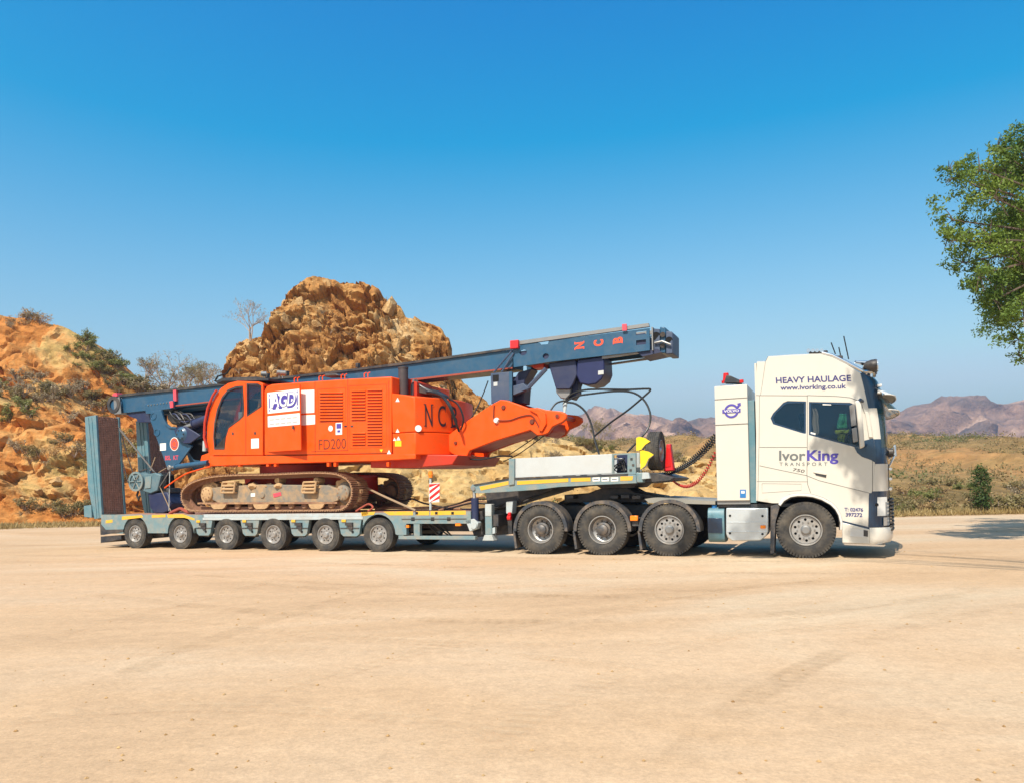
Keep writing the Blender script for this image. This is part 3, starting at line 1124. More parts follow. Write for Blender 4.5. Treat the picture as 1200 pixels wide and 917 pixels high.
outline_strip(WIN_R, 0.045, 0.004, 0.011).build('window_seal', 'cab_navy', truck)
outline_strip(WIN_D, 0.045, 0.004, 0.011).build('window_seal', 'cab_navy', truck)
MB().prism(P(0, (950, 505.5), (956, 507.2), (955.5, 509), (950, 507.5)), 0.0, 0.012).build('window_clip', 'paint_white', truck)
MB().prism(P(0.02, (964, 472.5), (974, 472.8), (974, 474.4), (964, 474.2)), 0.006, 0.012).build('window_label', 'paint_white', truck)


# door and panel seams
def seam(pts, r=0.0045):
    MB().tube([V3(x, y, -0.0005) for x, y in pts], r, 6).build('panel_seam', 'seam', truck)


seam([(886, 463), (946, 463.4), (946.2, 464)])
seam([(946, 463), (980, 464), (996, 465.5), (1005, 469), (1010, 474), (1013, 484)])
seam([(946, 463), (946, 520), (945.6, 556), (946.5, 567), (950, 577)])
seam([(890, 523.5), (945.5, 523.5)])
seam([(890, 545), (918, 551), (945, 556.5), (960, 562.5), (1018.5, 577)])
seam([(890, 463), (889.5, 520), (888, 586)], 0.0035)
seam([(887, 563.5), (946, 563.8)], 0.0035)
seam([(1022.5, 539), (1022.4, 575)])
seam([(893, 566), (939, 566.5), (939, 574), (893, 577), (893, 566)], 0.003)
seam([(900, 418), (897, 424), (893, 452), (891, 463)], 0.003)
# wheel arch lip and liner
arch = [(912, 590), (917, 583.5), (925, 578.8), (934, 577.4), (944, 577.7), (953, 578.8), (964, 582.3), (975, 588.3), (981, 594.3), (985, 601.3), (987.4, 611), (987, 620)]
ain = []
cxy = (948, 624)
for x, y in arch:
    ain.append((cxy[0] + (x - cxy[0]) * 0.93, cxy[1] + (y - cxy[1]) * 0.93))
MB().prism(P(0, *(arch + ain[::-1])), -0.03, 0.25).build('wheel_arch', 'cab_step', truck, bevel=0.008)
ain2 = [(cxy[0] + (x - cxy[0]) * 0.9, cxy[1] + (y - cxy[1]) * 0.9) for x, y in arch]
MB().prism(P(0, *(ain + ain2[::-1])), 0.05, 0.7).build('arch_liner', 'chassis', truck)
MB().prism(P(0, (903, 592), (911.5, 590), (914, 592), (909, 610), (907, 648), (902.5, 648)), 0.02, 0.42).build('mud_flap', 'guard_black', truck, bevel=0.006)
# door handle
MB().prism(P(0, (955, 553.5), (968.5, 556), (968, 559), (956, 556)), -0.012, 0.0).build('door_handle', 'chassis', truck, bevel=0.004)
MB().prism(P(0, (953, 552.5), (962, 551.6), (968.5, 554.5), (968, 556), (955, 553.6)), -0.02, 0.002).build('door_handle', 'cab_white', truck, bevel=0.004)
# mirrors
mh = MB().prism(P(-0.18, (1001.5, 470.5), (1006, 469.5), (1009, 474), (1011.5, 500), (1013, 523), (1007.5, 525.5), (1005.5, 505), (1003, 480)), -0.32, -0.1)
mo = mh.build('mirror', 'cab_white', truck, bevel=0.02)
MB().prism(P(-0.2, (995, 476), (1001.2, 473), (1003.5, 498), (997.5, 499.5)), -0.33, -0.28).build('mirror_glass', 'steel_grey', mo, bevel=0.004)
MB().prism(P(-0.2, (998, 502), (1003.7, 500.5), (1005.2, 517), (999.5, 518)), -0.33, -0.28).build('mirror_glass', 'steel_grey', mo, bevel=0.004)
MB().tube([V3(1006, 471, -0.15), V3(1008, 468, -0.08), V3(1011, 470, 0.02)], 0.03).build('mirror_arm', 'cab_navy', mo)
MB().tube([V3(1010, 522, -0.15), V3(1013, 522, -0.05), V3(1015, 520, 0.02)], 0.03).build('mirror_arm', 'cab_navy', mo)
MB().prism(P(-0.004, (1013.5, 482), (1017.5, 482), (1023, 512), (1018.2, 512)), -0.03, 0.0).build('pillar_deflector', 'cab_white', truck, bevel=0.008)
# inside of the cab
MB().box(sr + 0.05, U(1018, 560)[0], 0.06, TW - 0.06, 1.55, 1.6).build('cab_floor', 'interior', truck)
MB().box(sr + 0.06, sr + 0.1, 0.05, TW - 0.05, 1.6, 3.1).build('bunk_wall', 'interior', truck)
seat = MB().box(0.05, 0.6, 0.35, 0.85, 1.6, 2.0)
so = seat.build('seat', 'interior', truck, bevel=0.06)
MB().prism([(0.02, 1.95), (0.16, 1.95), (0.06, 2.72), (-0.1, 2.72)], 0.36, 0.84).build('seat_back', 'interior', so, bevel=0.05)
MB().box(0.95, 1.2, 0.15, TW - 0.2, 1.9, 2.25).build('dashboard', 'interior', truck, bevel=0.08)
st = MB()
c = Vector((0.78, 0.6, 2.25))
st.tube([c + Vector((0.08 * math.sin(t), 0.22 * math.cos(t), 0.2 * math.sin(t))) for t in [2 * math.pi * i / 24 for i in range(24)]], 0.02, closed=True)
st.build('steering_wheel', 'hole_black', truck)
cu_rows = []
for i in range(9):
    t = i / 8
    cu_rows.append([V3(951.5 + 3.5 * math.sin(t * 2.6) * (1 if k else 0.3) + k * 1.2 + 0.8 * math.sin(t * 9), 478 + 31 * t, 0.06 + 0.02 * math.sin(k * 2.2)) for k in range(5)])
MB().grid(cu_rows).build('curtain', 'curtain', truck, fix=False)

# --- lettering
side_text('HEAVY HAULAGE', 'ink_navy', truck, -0.001, (909.5, 449.3), (997.5, 446.6), (909, 442.2), 0.022)
side_text('www.ivorking.co.uk', 'ink_navy', truck, -0.001, (914.5, 458.6), (991.5, 456.6), (914.5, 451.4), 0.022)
side_text('Ivor', 'ink_grey', truck, -0.001, (913, 539.3), (944, 539.3), (913, 527.4), 0.02)
side_text('King', 'ink_purple', truck, -0.001, (945.5, 543.2), (982.5, 543.2), (945.5, 526.8), 0.03)
side_text('TRANSPORT', 'ink_grey', truck, -0.001, (913.5, 545.2), (969.5, 545.2), (913.5, 541.2), 0.006, spacing=1.7)
side_text('750', 'ink_black', truck, -0.001, (928.5, 551.2), (942, 553.4), (930, 547.8), 0.0)
side_text('T: 02476', 'ink_navy', truck, -0.001, (989.5, 598.5), (1011.5, 599), (989.5, 594.0), 0.03)
side_text('397272', 'ink_navy', truck, -0.001, (991, 604.6), (1010.5, 605.2), (991, 600.0), 0.03)

# --- tower box behind the cab
ts0, ts1 = U(838.5, 520)[0], U(877, 520)[0]
tz0, tz1 = U(858, 586)[1], U(858, 451)[1]
tower = MB().box(ts0, ts1, 0.02, TW - 0.02, tz0, tz1).build('tower_box', 'cab_white', truck, bevel=0.012)
MB().box(ts0 + 0.002, ts1 - 0.002, 0.01, 0.021, U(858, 496.5)[1] - 0.004, U(858, 496.5)[1] + 0.004).build('panel_seam', 'seam', tower)
MB().box(ts0 + 0.002, ts1 - 0.002, 0.01, 0.021, U(858, 466.5)[1] - 0.003, U(858, 466.5)[1] + 0.003).build('panel_seam', 'seam', tower)
MB().box(ts1 - 0.005, U(884.5, 520)[0], 0.10, TW - 0.1, tz0 - 0.05, U(880, 468)[1]).build('air_stack', 'ramp_teal', truck, bevel=0.01)
MB().box(ts0, ts1, 0.06, TW - 0.06, tz0 - 0.07, tz0 - 0.001).build('tower_base', 'steel_grey', truck)
# round badge with an arrow
bc = U(857, 481, 0.0)
bd = MB()
ring = circle(bc[0], bc[1], 0.135, 0.135, 28)
bd.plate(ring, [circle(bc[0], bc[1], 0.098, 0.098, 28)], 0.012, 0.02)
bd.prism([(bc[0] + 0.09, bc[1] + 0.06), (bc[0] + 0.12, bc[1] + 0.04), (bc[0] + 0.165, bc[1] + 0.095), (bc[0] + 0.18, bc[1] + 0.085), (bc[0] + 0.175, bc[1] + 0.15), (bc[0] + 0.105, bc[1] + 0.135), (bc[0] + 0.13, bc[1] + 0.12)], 0.0125, 0.02)
bd.prism([(bc[0] - 0.17, bc[1] - 0.036), (bc[0] + 0.17, bc[1] - 0.036), (bc[0] + 0.17, bc[1] + 0.036), (bc[0] - 0.17, bc[1] + 0.036)], 0.009, 0.02)
badge = bd.build('badge', 'ink_purple', tower)
lettering('VOLVO', 'paint_white', badge, (bc[0] - 0.14, 0.008, bc[1] - 0.024), (0.28, 0, 0), (0, 0, 0.048), 0.02)
st_ = P(0, (867, 573), (874, 573), (874, 582.5), (867, 582.5))
stk = MB().prism(st_, 0.014, 0.021).build('sticker', 'paint_blue', tower)
MB().prism(P(0, (868.5, 574.5), (872.5, 574.5), (872.5, 577.5), (868.5, 577.5)), 0.011, 0.0135).build('sticker_mark', 'paint_white', stk)
# beacon and work light on the tower
a = V3(851, 449, 0.35)
MB().cyl(a, a + Vector((0, 0, 0.05)), 0.09).cyl(a + Vector((0, 0, 0.05)), a + Vector((0, 0, 0.2)), 0.065, 0.05).build('beacon', 'lamp_red', tower)
MB().box(U(842, 450)[0], U(871, 450)[0], 0.2, 0.5, tz1, tz1 + 0.03).prism(P(0.35, (849, 449), (852, 440), (857, 441), (868, 446), (869, 449.5)), 0.25, 0.5).build('work_lamp', 'chassis', tower, bevel=0.01)
a = V3(869, 448.5, 0.25)
MB().cyl(a, a + Vector((0, 0, 0.06)), 0.04).build('beacon', 'lamp_red', tower)

# --- chassis, tanks, guards
MB().box(-6.35, 1.1, 0.85, 0.93, 0.72, 1.0).box(-6.35, 1.1, 1.57, 1.65, 0.72, 1.0).build('chassis_rail', 'chassis', truck)
MB().box(-1.6, -0.2, 0.12, 2.38, U(858, 594)[1], tz0 - 0.071).build('chassis_deck', 'chassis', truck)
MB().box(-1.55, 1.25, 0.5, 2.0, 0.55, 1.55).build('engine_block', 'hole_black', truck)
MB().prism(P(0.1, (755, 584), (765, 582.5), (838, 586.5), (838, 590.5), (760, 588.5)), 0.12, 2.38).build('rear_deck', 'skin_plate', truck)
t0 = P(0.0, (850.5, 594.5), (900, 594.5), (900.3, 622), (898, 627), (891, 633), (858, 633.5), (852, 629), (850.3, 624))
tank = MB().prism(t0, 0.03, 0.68).build('fuel_tank', 'tank_alu', truck, bevel=0.02)
for q in ((855.5, 603.5), (893.5, 604), (855.5, 624), (893.5, 625)):
    a = V3(*q, 0.03)
    MB().cyl(a + Vector((0, -0.012, 0)), a + Vector((0, 0.01, 0)), 0.022, n=10).build('bolt', 'hole_black', tank)
for y in (611.5, 622.5):
    MB().box(U(851.5, y)[0], U(899.5, y)[0], 0.022, 0.031, U(875, y)[1] - 0.008, U(875, y)[1] + 0.008).build('tank_rib', 'tank_alu', tank, bevel=0.003)
MB().prism(P(0.0, (891, 614.8), (897.2, 614.8), (897.2, 618.6), (891, 618.6)), 0.0, 0.031).build('side_marker', 'amber', tank, bevel=0.006)
a0, a1 = U(829, 620)[0], U(848.5, 620)[0]
z0, z1 = U(838, 635.5)[1], U(838, 594)[1]
tk = MB()
zc, zh, wh = (z0 + z1) / 2, (z1 - z0) / 2, 0.3
sec = []
for k in range(24):
    t = 2 * math.pi * k / 24
    sec.append((0.36 + wh * math.copysign(abs(math.cos(t)) ** 0.45, math.cos(t)), zc + zh * math.copysign(abs(math.sin(t)) ** 0.45, math.sin(t))))
tk.add([(a0, w, z) for w, z in sec] + [(a1, w, z) for w, z in sec],
       [(i, (i + 1) % 24, (i + 1) % 24 + 24, i + 24) for i in range(24)] + [tuple(range(23, -1, -1)), tuple(range(24, 48))])
tko = tk.build('side_tank', 'ramp_teal', truck, bevel=0.01)
MB().box(a0 + 0.0, a1 - 0.04, 0.045, 0.07, U(838, 624)[1], U(838, 606.5)[1]).build('tank_strap', 'cab_navy', tko, bevel=0.004)
a = V3(837, 593.5, 0.2)
MB().cyl(a + Vector((0, 0, -0.05)), a + Vector((0, 0, 0.04)), 0.05).build('filler_cap', 'paint_blue', tko)
# rear mudguards, one over each wheel of the near and far side
for s_ in (-2.545, -3.925, -5.285):
    for w0, w1 in ((-0.01, 0.42), (TW - 0.42, TW + 0.01)):
        ro, ri = 0.615, 0.555
        pts = [(s_ + ro * math.cos(t), 0.515 + ro * math.sin(t)) for t in [RAD(-2 + 184 * i / 22) for i in range(23)]]
        pin = [(s_ + ri * math.cos(t), 0.515 + ri * math.sin(t)) for t in [RAD(-2 + 184 * i / 22) for i in range(23)]]
        g = MB().prism(pts + pin[::-1], w0 + (0.02 if w0 < 1 else 0), w1).build('mudguard', 'guard_black', truck)
        lip = [(s_ + 0.545 * math.cos(t), 0.515 + 0.545 * math.sin(t)) for t in [RAD(-2 + 184 * i / 22) for i in range(23)]]
        ww = (w0 - 0.004, w0 + 0.019) if w0 < 1 else (w1 + 0.001, w1 + 0.02)
        MB().prism(pts + lip[::-1], *ww).build('guard_lip', 'guard_black', g)
        fl = MB()
        fl.prism([(s_ - 0.64, 0.5), (s_ - 0.595, 0.5), (s_ - 0.55, 0.13), (s_ - 0.60, 0.12)], w0 + 0.03, w1 - 0.02)
        fl.build('mud_flap', 'guard_black', g)
a = V3(743, 606, 0.0)
MB().prism(P(0, (738.5, 603.5), (747.5, 603.5), (747.5, 609.5), (738.5, 609.5)), -0.02, 0.06).build('side_marker', 'amber', truck, bevel=0.01)
MB().box(-3.3, -3.17, 0.05, 0.9, 0.6, 0.75).build('guard_bracket', 'guard_black', truck)
# fifth wheel and its pedestal
fw = MB().prism(P(0.8, (662, 579), (690, 577), (705, 571.5), (735, 570.5), (745, 576), (775, 581), (775, 588), (662, 588)), 0.75, 1.75)
fw.build('fifth_wheel', 'chassis', truck, bevel=0.02)
for q in ((720, 581), (733, 580.5), (746, 581.5), (668, 581)):
    a = V3(*q, 0.5)
    MB().box(a.x - 0.09, a.x + 0.09, 0.45, 0.8, a.z - 0.05, a.z + 0.03).build('chassis_bracket', 'steel_dark', truck, bevel=0.01)
# tail lamp and rear cross member
MB().box(-6.42, -6.3, 0.1, 2.4, 0.6, 0.85).build('rear_cross_member', 'chassis', truck)
a = V3(599, 606, 0.1)
MB().cyl(a + Vector((-0.08, 0, 0)), a + Vector((0.0, 0, 0)), 0.055).cyl(a + Vector((-0.06, 0, 0.08)), a + Vector((0, 0, 0.08)), 0.04).build('tail_lamp', 'lamp_red', truck)

# --- roof fittings
bar = MB().tube([V3(963, 413.5, 0.05), V3(975, 416.5, 0.05), V3(992, 425, 0.05), V3(1010, 434.5, 0.05), V3(1016, 438, 0.08)], 0.028)
bar.tube([V3(963, 413.5, 0.5), V3(975, 416.0, 0.5), V3(992, 424, 0.5), V3(1010, 433.5, 0.5)], 0.025)
bar.build('roof_rail', 'chrome', truck)
rb = MB().box(U(948, 412)[0], U(970, 412)[0], 0.15, 2.3, U(960, 414.2)[1], U(960, 409.5)[1]).build('beacon_bar', 'steel_dark', truck, bevel=0.02)
for q in (947.5, 952.5, 957.5, 963):
    a = V3(q, 411, 0.14)
    MB().cyl(a + Vector((0, -0.03, 0)), a + Vector((0, 0.05, 0)), 0.035).build('lamp', 'chrome', rb)
for w_ in (0.15, 0.55, 0.95, 1.55, 1.95, 2.35):
    c = V3(1020.5, 429, 0.15)
    c.y = w_
    lamp = MB()
    prof = [(0.0, -0.16), (0.05, -0.15), (0.09, -0.1), (0.115, -0.02), (0.12, 0.05), (0.115, 0.07), (0.0, 0.085)]
    n = 20
    v = []
    for i in range(n):
        t = 2 * math.pi * i / n
        v += [(c.x + h + 0.03, c.y + r * math.cos(t), c.z + r * math.sin(t)) for r, h in prof]
    m_ = len(prof)
    f = [(i * m_ + k, i * m_ + k + 1, ((i + 1) % n) * m_ + k + 1, ((i + 1) % n) * m_ + k) for i in range(n) for k in range(m_ - 1)]
    lamp.add(v, f)
    lo = lamp.build('spot_lamp', 'steel_dark', truck)
    MB().cyl((c.x + 0.09, c.y, c.z), (c.x + 0.118, c.y, c.z), 0.108, n=20).build('lamp_glass', 'lamp_glass', lo)
    MB().cyl((c.x, c.y, c.z - 0.2), (c.x, c.y, c.z - 0.1), 0.03).build('lamp_stem', 'chrome', lo)
c = V3(1020, 436.5, 0.2)
MB().tube([(c.x - 0.12, 0.02, c.z), (c.x, 0.1, c.z), (c.x + 0.06, 0.4, c.z), (c.x + 0.06, 2.1, c.z), (c.x, 2.4, c.z), (c.x - 0.12, 2.48, c.z)], 0.035).build('light_bar', 'chrome', truck)
for (x0, y0), (x1, y1) in (((994.5, 421), (988.8, 394)), ((979, 415), (974, 401.5)), ((985, 416.5), (983, 407))):
    MB().tube([V3(x0, y0, 0.6), V3(x1, y1, 0.6)], 0.011, 6).build('aerial', 'hole_black', truck)
MB().box(U(976, 414)[0], U(988, 414)[0], 0.45, 0.75, U(980, 418)[1], U(980, 412.5)[1]).build('aerial_base', 'steel_dark', truck, bevel=0.02)
a = V3(1002, 424, 0.3)
MB().tube([a, a + Vector((0.32, 0.1, -0.07))], [0.025, 0.07]).build('air_horn', 'chrome', truck)
# sun visor: two stepped curved blades
for (ya, xsa, xfa, oa), (yb_, xsb, xfb, ob) in (((456, 1013, 1033, 0.03), (463.5, 1014, 1036, 0.2)), ((466, 1015, 1036, 0.06), (481, 1018, 1037.5, 0.24))):
    ra = front_row(ya, xsa, xfa, oa)[4:23]
    rb_ = front_row(yb_, xsb, xfb, ob)[4:23]
    MB().grid([ra, rb_]).build('sun_visor', 'cab_step' if ya < 460 else 'windscreen_glass', truck, fix=False)
    MB().tube(rb_, 0.012, 6).build('visor_edge', 'paint_white', truck)
# marker lamps on the roof front
for y in (452, 460):
    r = front_row(y, 1012.8, 1034, 0.02)
    a = Vector(r[5])
    MB().box(a.x - 0.02, a.x + 0.05, a.y - 0.1, a.y + 0.06, a.z - 0.02, a.z + 0.02).build('roof_marker', 'paint_white', truck, bevel=0.005)
# grille slats and bull bar
for i in range(9):
    y = 586 + i * 4.4
    r = front_row(y, 1019, 1043.5 + 0.1 * i, 0.045)
    MB().tube([p for p in r[7:20]], 0.022, 6).build('grille_slat', 'steel_dark', truck)
for y in (549, 561, 573):
    r = front_row(y, 1023, 1042.5, 0.035)
    MB().tube([p for p in r[8:19]], 0.028, 6).build('grille_slat', 'chrome', truck)
bb = MB()
for y, o_ in ((522.5, 0.12), (531.5, 0.13)):
    r = front_row(y, 1025, 1041, o_)
    bb.tube([p for p in r[8:19]], 0.018, 6)
for k in (9, 17):
    bb.tube([front_row(520.5, 1024, 1041, 0.12)[k], front_row(534, 1024, 1041.2, 0.13)[k]], 0.02, 6)
    bb.tube([front_row(534, 1024, 1041.2, 0.12)[k], front_row(546, 1024, 1041.8, 0.02)[k]], 0.02, 6)
bb.build('bull_bar', 'chrome', truck)
for k in (9, 12, 14, 17):
    a = Vector(front_row(529, 1025, 1041.2, 0.02)[k])
    MB().cyl(a, a + Vector((0.07, 0, 0)), 0.07, n=18).build('spot_lamp', 'steel_dark', truck)
# coiled air lines to the trailer
def coil(p0, p1, sag, turns, R, r, m, name):
    p0, p1 = Vector(p0), Vector(p1)
    pts = []
    n = turns * 9
    d = (p1 - p0).normalized()
    a = Vector((0, 1, 0))
    b = d.cross(a).normalized()
    for i in range(n + 1):
        t = i / n
        c = p0.lerp(p1, t) + Vector((0, 0, -sag * 4 * t * (1 - t)))
        an = 2 * math.pi * turns * t
        pts.append(c + (a * math.cos(an) + b * math.sin(an)) * R)
    return MB().tube(pts, r, 5).build(name, m, truck)


coil(V3(773, 556.5, 0.9), V3(839, 508, 0.9), 0.16, 34, 0.042, 0.012, 'hose', 'air_line')
coil(V3(773, 555, 1.15), V3(839, 514, 1.15), 0.17, 34, 0.042, 0.012, 'hose', 'air_line')
coil(V3(786, 560, 1.0), V3(839, 528, 1.0), 0.40, 30, 0.035, 0.011, 'hose_red', 'air_line')

# ------------------------------------------------------------------ low loader
trailer = thing('low_loader_trailer', 'blue grey six-axle low loader with raised ramps and swan neck under the drilling rig', 'trailer', (-12.0, 1.25, 0))
AX = [U(158, 624)[0], U(211, 625)[0], U(265, 626)[0], U(320, 625.5)[0], U(381, 625.5)[0], U(443, 625)[0]]
for s_ in AX:
    wheel('trailer', trailer, (s_, 0.0, 0.397), False, random.random() * 6)
    wheel('trailer', trailer, (s_, TW, 0.397), True, random.random() * 6)
    MB().cyl((s_, 0.25, 0.4), (s_, 2.25, 0.4), 0.07).build('axle', 'chassis', trailer)
    MB().box(s_ - 0.1, s_ + 0.55, 0.45, 0.6, 0.3, 0.42).build('trailing_arm', 'steel_grey', trailer, bevel=0.02)
    MB().box(s_ - 0.1, s_ + 0.55, 1.9, 2.05, 0.3, 0.42).build('trailing_arm', 'steel_grey', trailer, bevel=0.02)
ZD = 0.93
SR, SF = U(118, 604)[0], U(551, 600)[0]
# spine, cross members, deck planking
MB().box(SR + 0.1, SF, 0.95, 1.55, 0.5, ZD - 0.06).build('spine_beam', 'steel_dark', trailer)
# deck: separate planks over the front and rear bays
n = 9
for i in range(n):
    w0 = 0.12 + (TW - 0.24) * i / n
    MB().box(SR + 0.1, SF - 0.05, w0 + 0.006, w0 + (TW - 0.24) / n - 0.006, ZD - 0.059, ZD - 0.012 + 0.004 * math.sin(i * 3.1)).build('deck_plank', 'ramp_timber', trailer)
def zs(px, py, w=0.0):
    return U(px, py, w)
# side rails with the yellow reflective tape: rear bay, lowered centre bay, front bay
for w0, w1, nm in ((0.02, 0.14, 'near'), (TW - 0.14, TW - 0.02, 'far')):
    f = 1 if nm == 'near' else -1
    # rear bay arches over the first two wheels
    def archcut(s_, r, z0):
        return [(s_ + r * math.cos(t), 0.42 + r * math.sin(t)) for t in [RAD(180 - 180 * i / 14) for i in range(15)]]
    low = 0.40
    A0, A1 = AX[0], AX[1]
    sm = U(237, 610)[0]
    rear = [(SR, ZD), (SR - 0.02, 0.5), (SR + 0.06, low), (A0 - 0.5, low)] + [p for p in archcut(A0, 0.46, 0)] + [(A0 + 0.5, low + 0.02), (A1 - 0.5, low + 0.02)] + archcut(A1, 0.46, 0) + [(A1 + 0.47, 0.55), (sm, 0.6), (sm, ZD - 0.03)]
    MB().prism(rear, w0, w1).build('side_plate', 'trailer_teal', trailer)
    fb = U(425, 610)[0]
    A5 = AX[5]
    front = [(fb, ZD - 0.02), (fb, low + 0.05), (A5 - 0.5, low)] + archcut(A5, 0.46, 0) + [(A5 + 0.5, low), (A5 + 0.75, low), (A5 + 0.75, 0.66), (SF, 0.66), (SF, ZD)]
    MB().prism(front, w0, w1).build('side_plate', 'trailer_teal', trailer)
    # centre bay: thin top rail, brackets between the wheels
    MB().box(sm + 0.002, fb - 0.002, w0 - 0.01 * f, w1, ZD - 0.17, ZD - 0.10).build('top_rail', 'trailer_pale', trailer, bevel=0.006)
    MB().box(sm + 0.002, fb - 0.002, w0 + 0.02, w1, ZD - 0.099, ZD - 0.02).build('top_rail', 'trailer_pale', trailer, bevel=0.006)
    for a, b in ((AX[1] + .46, AX[2]), (AX[2], AX[3]), (AX[3], AX[4]), (AX[4], AX[5] - 0.1)):
        c = (a + b) / 2 if a != AX[1] + .46 else AX[2] - 0.78
        h = 0.30 if b != AX[5] - 0.1 else 0.33
        br = MB().prism([(c - h, ZD - 0.171), (c - h + 0.07, 0.42), (c - h + 0.14, 0.36), (c + h - 0.14, 0.36), (c + h - 0.07, 0.42), (c + h, ZD - 0.171)], w0 + 0.005, w1).build('side_bracket', 'trailer_teal', trailer, bevel=0.006)
        if f > 0:
            MB().box(c - 0.1, c + 0.1, w0 - 0.05, w0 + 0.006, 0.62, 0.69).cyl((c + 0.03, w0 - 0.03, 0.58), (c + 0.03, w0 + 0.01, 0.58), 0.07, n=12).build('lashing_ring', 'steel_dark', br)
            MB().cyl((c + 0.08, w0 - 0.012, 0.47), (c + 0.08, w0 + 0.006, 0.47), 0.03, n=10).build('bolt', 'hole_black', br)
            MB().box(c - 0.27, c + 0.27, w0 - 0.012, w0 + 0.005, 0.55, 0.566).build('bracket_rib', 'chassis', br)
            MB().box(c - 0.22, c - 0.1, w0 - 0.02, w0 + 0.0, 0.7, 0.76).build('side_marker', 'tape_yellow', br, bevel=0.004)
    # wheel wells above the centre wheels
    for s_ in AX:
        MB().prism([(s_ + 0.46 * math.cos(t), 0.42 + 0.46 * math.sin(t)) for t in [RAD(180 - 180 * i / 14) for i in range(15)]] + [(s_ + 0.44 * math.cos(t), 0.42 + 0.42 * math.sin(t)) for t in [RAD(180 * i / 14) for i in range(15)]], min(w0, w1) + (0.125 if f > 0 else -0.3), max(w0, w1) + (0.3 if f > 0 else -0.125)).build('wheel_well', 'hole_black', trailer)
# tape, pieces butt end to end in front of the near plate
def tape(pts, name='marker_tape', m='tape_yellow', w=0.016):
    MB().prism(P(0.02, *pts), w, 0.022).build(name, m, trailer)
tape([(124, 609), (132, 608), (132, 611.5), (124, 612.5)])
tape([(143, 604.5), (166, 602.8), (168, 605.5), (143, 608.5)])
tape([(178, 602.6), (194, 602.2), (194, 605.3), (178, 606)])
tape([(196, 602.2), (214, 601.6), (228, 606.8), (228, 609), (216, 606), (197, 606)])
tape([(423, 599.5), (432, 599.2), (430, 603.6), (424, 604)])
tape([(424, 599.4), (440, 598.8), (438, 602.5), (424, 603.5)])
tape([(449, 598.6), (484, 598.3), (484, 603), (456, 603)])
tape([(488, 598.2), (503, 598), (503, 603), (488, 603)])
tape([(504.5, 598), (546, 597.5), (546, 602.3), (504.5, 603)])
MB().box(U(470, 600)[0], U(546, 600)[0], 0.005, 0.02, 0.76, 0.775).build('rail_seam', 'seam', trailer)
for x in (484, 507, 526):
    MB().prism(P(0.02, (x - 2, 605.5), (x + 2, 605.5), (x + 2, 609.5), (x - 2, 609.5)), 0.012, 0.022).build('lashing_eye', 'hole_black', trailer)
    MB().prism(P(0.02, (x + 3, 599), (x + 6, 599), (x + 6, 602), (x + 3, 602)), 0.011, 0.0155).build('lashing_eye', 'hole_black', trailer)
# open frame ahead of the last axle
fr = MB()
zz0, zz1 = U(500, 631.5)[1], U(500, 627.5)[1]
fr.box(U(466, 625)[0], U(556, 625)[0], 0.03, 0.16, zz0, zz1)
fr.build('lower_rail', 'trailer_teal', trailer, bevel=0.006)
for x0, x1 in ((466, 472), (484, 491)):
    MB().box(U(x0, 620)[0], U(x1, 620)[0], 0.03, 0.14, zz1, 0.659).build('frame_post', 'trailer_teal', trailer, bevel=0.004)
for x0, y0, x1, y1 in ((500, 613, 515, 628), (515, 613, 530, 628), (505, 613, 525, 626)):
    MB().tube([V3(x0, y0, 0.5), V3(x1, y1, 0.6)], 0.02, 6).build('air_pipe', 'steel_dark', trailer)
MB().box(U(474, 620)[0], U(482, 620)[0], 0.2, 0.4, 0.46, 0.6).build('valve_box', 'steel_dark', trailer)
MB().prism(P(0.04, (475, 614.5), (479.5, 614.5), (479.5, 617.5), (475, 617.5)), 0.02, 0.1).build('side_marker', 'amber', trailer)
MB().prism(P(0.04, (534, 612), (540, 612), (540, 615.5), (534, 615.5)), 0.02, 0.1).build('side_marker', 'amber', trailer)
MB().box(U(492, 620)[0], SF + 0.5, 0.6, 1.9, 0.45, 0.7).build('belly_frame', 'chassis', trailer)
# rear under-run corner and bumper flap
MB().prism(P(0.02, (118, 613), (124, 620), (145, 619.5), (145, 622), (122, 626), (118.5, 626)), 0.0, 0.019).build('corner_guard', 'chassis', trailer)
MB().prism(P(0.05, (118, 628), (142, 627), (142, 631), (118, 635.5)), 0.05, 2.4).build('rear_flap', 'chassis', trailer)
MB().box(SR - 0.03, SR + 0.09, 0.15, TW - 0.15, 0.45, ZD - 0.02).build('tail_beam', 'trailer_teal', trailer)
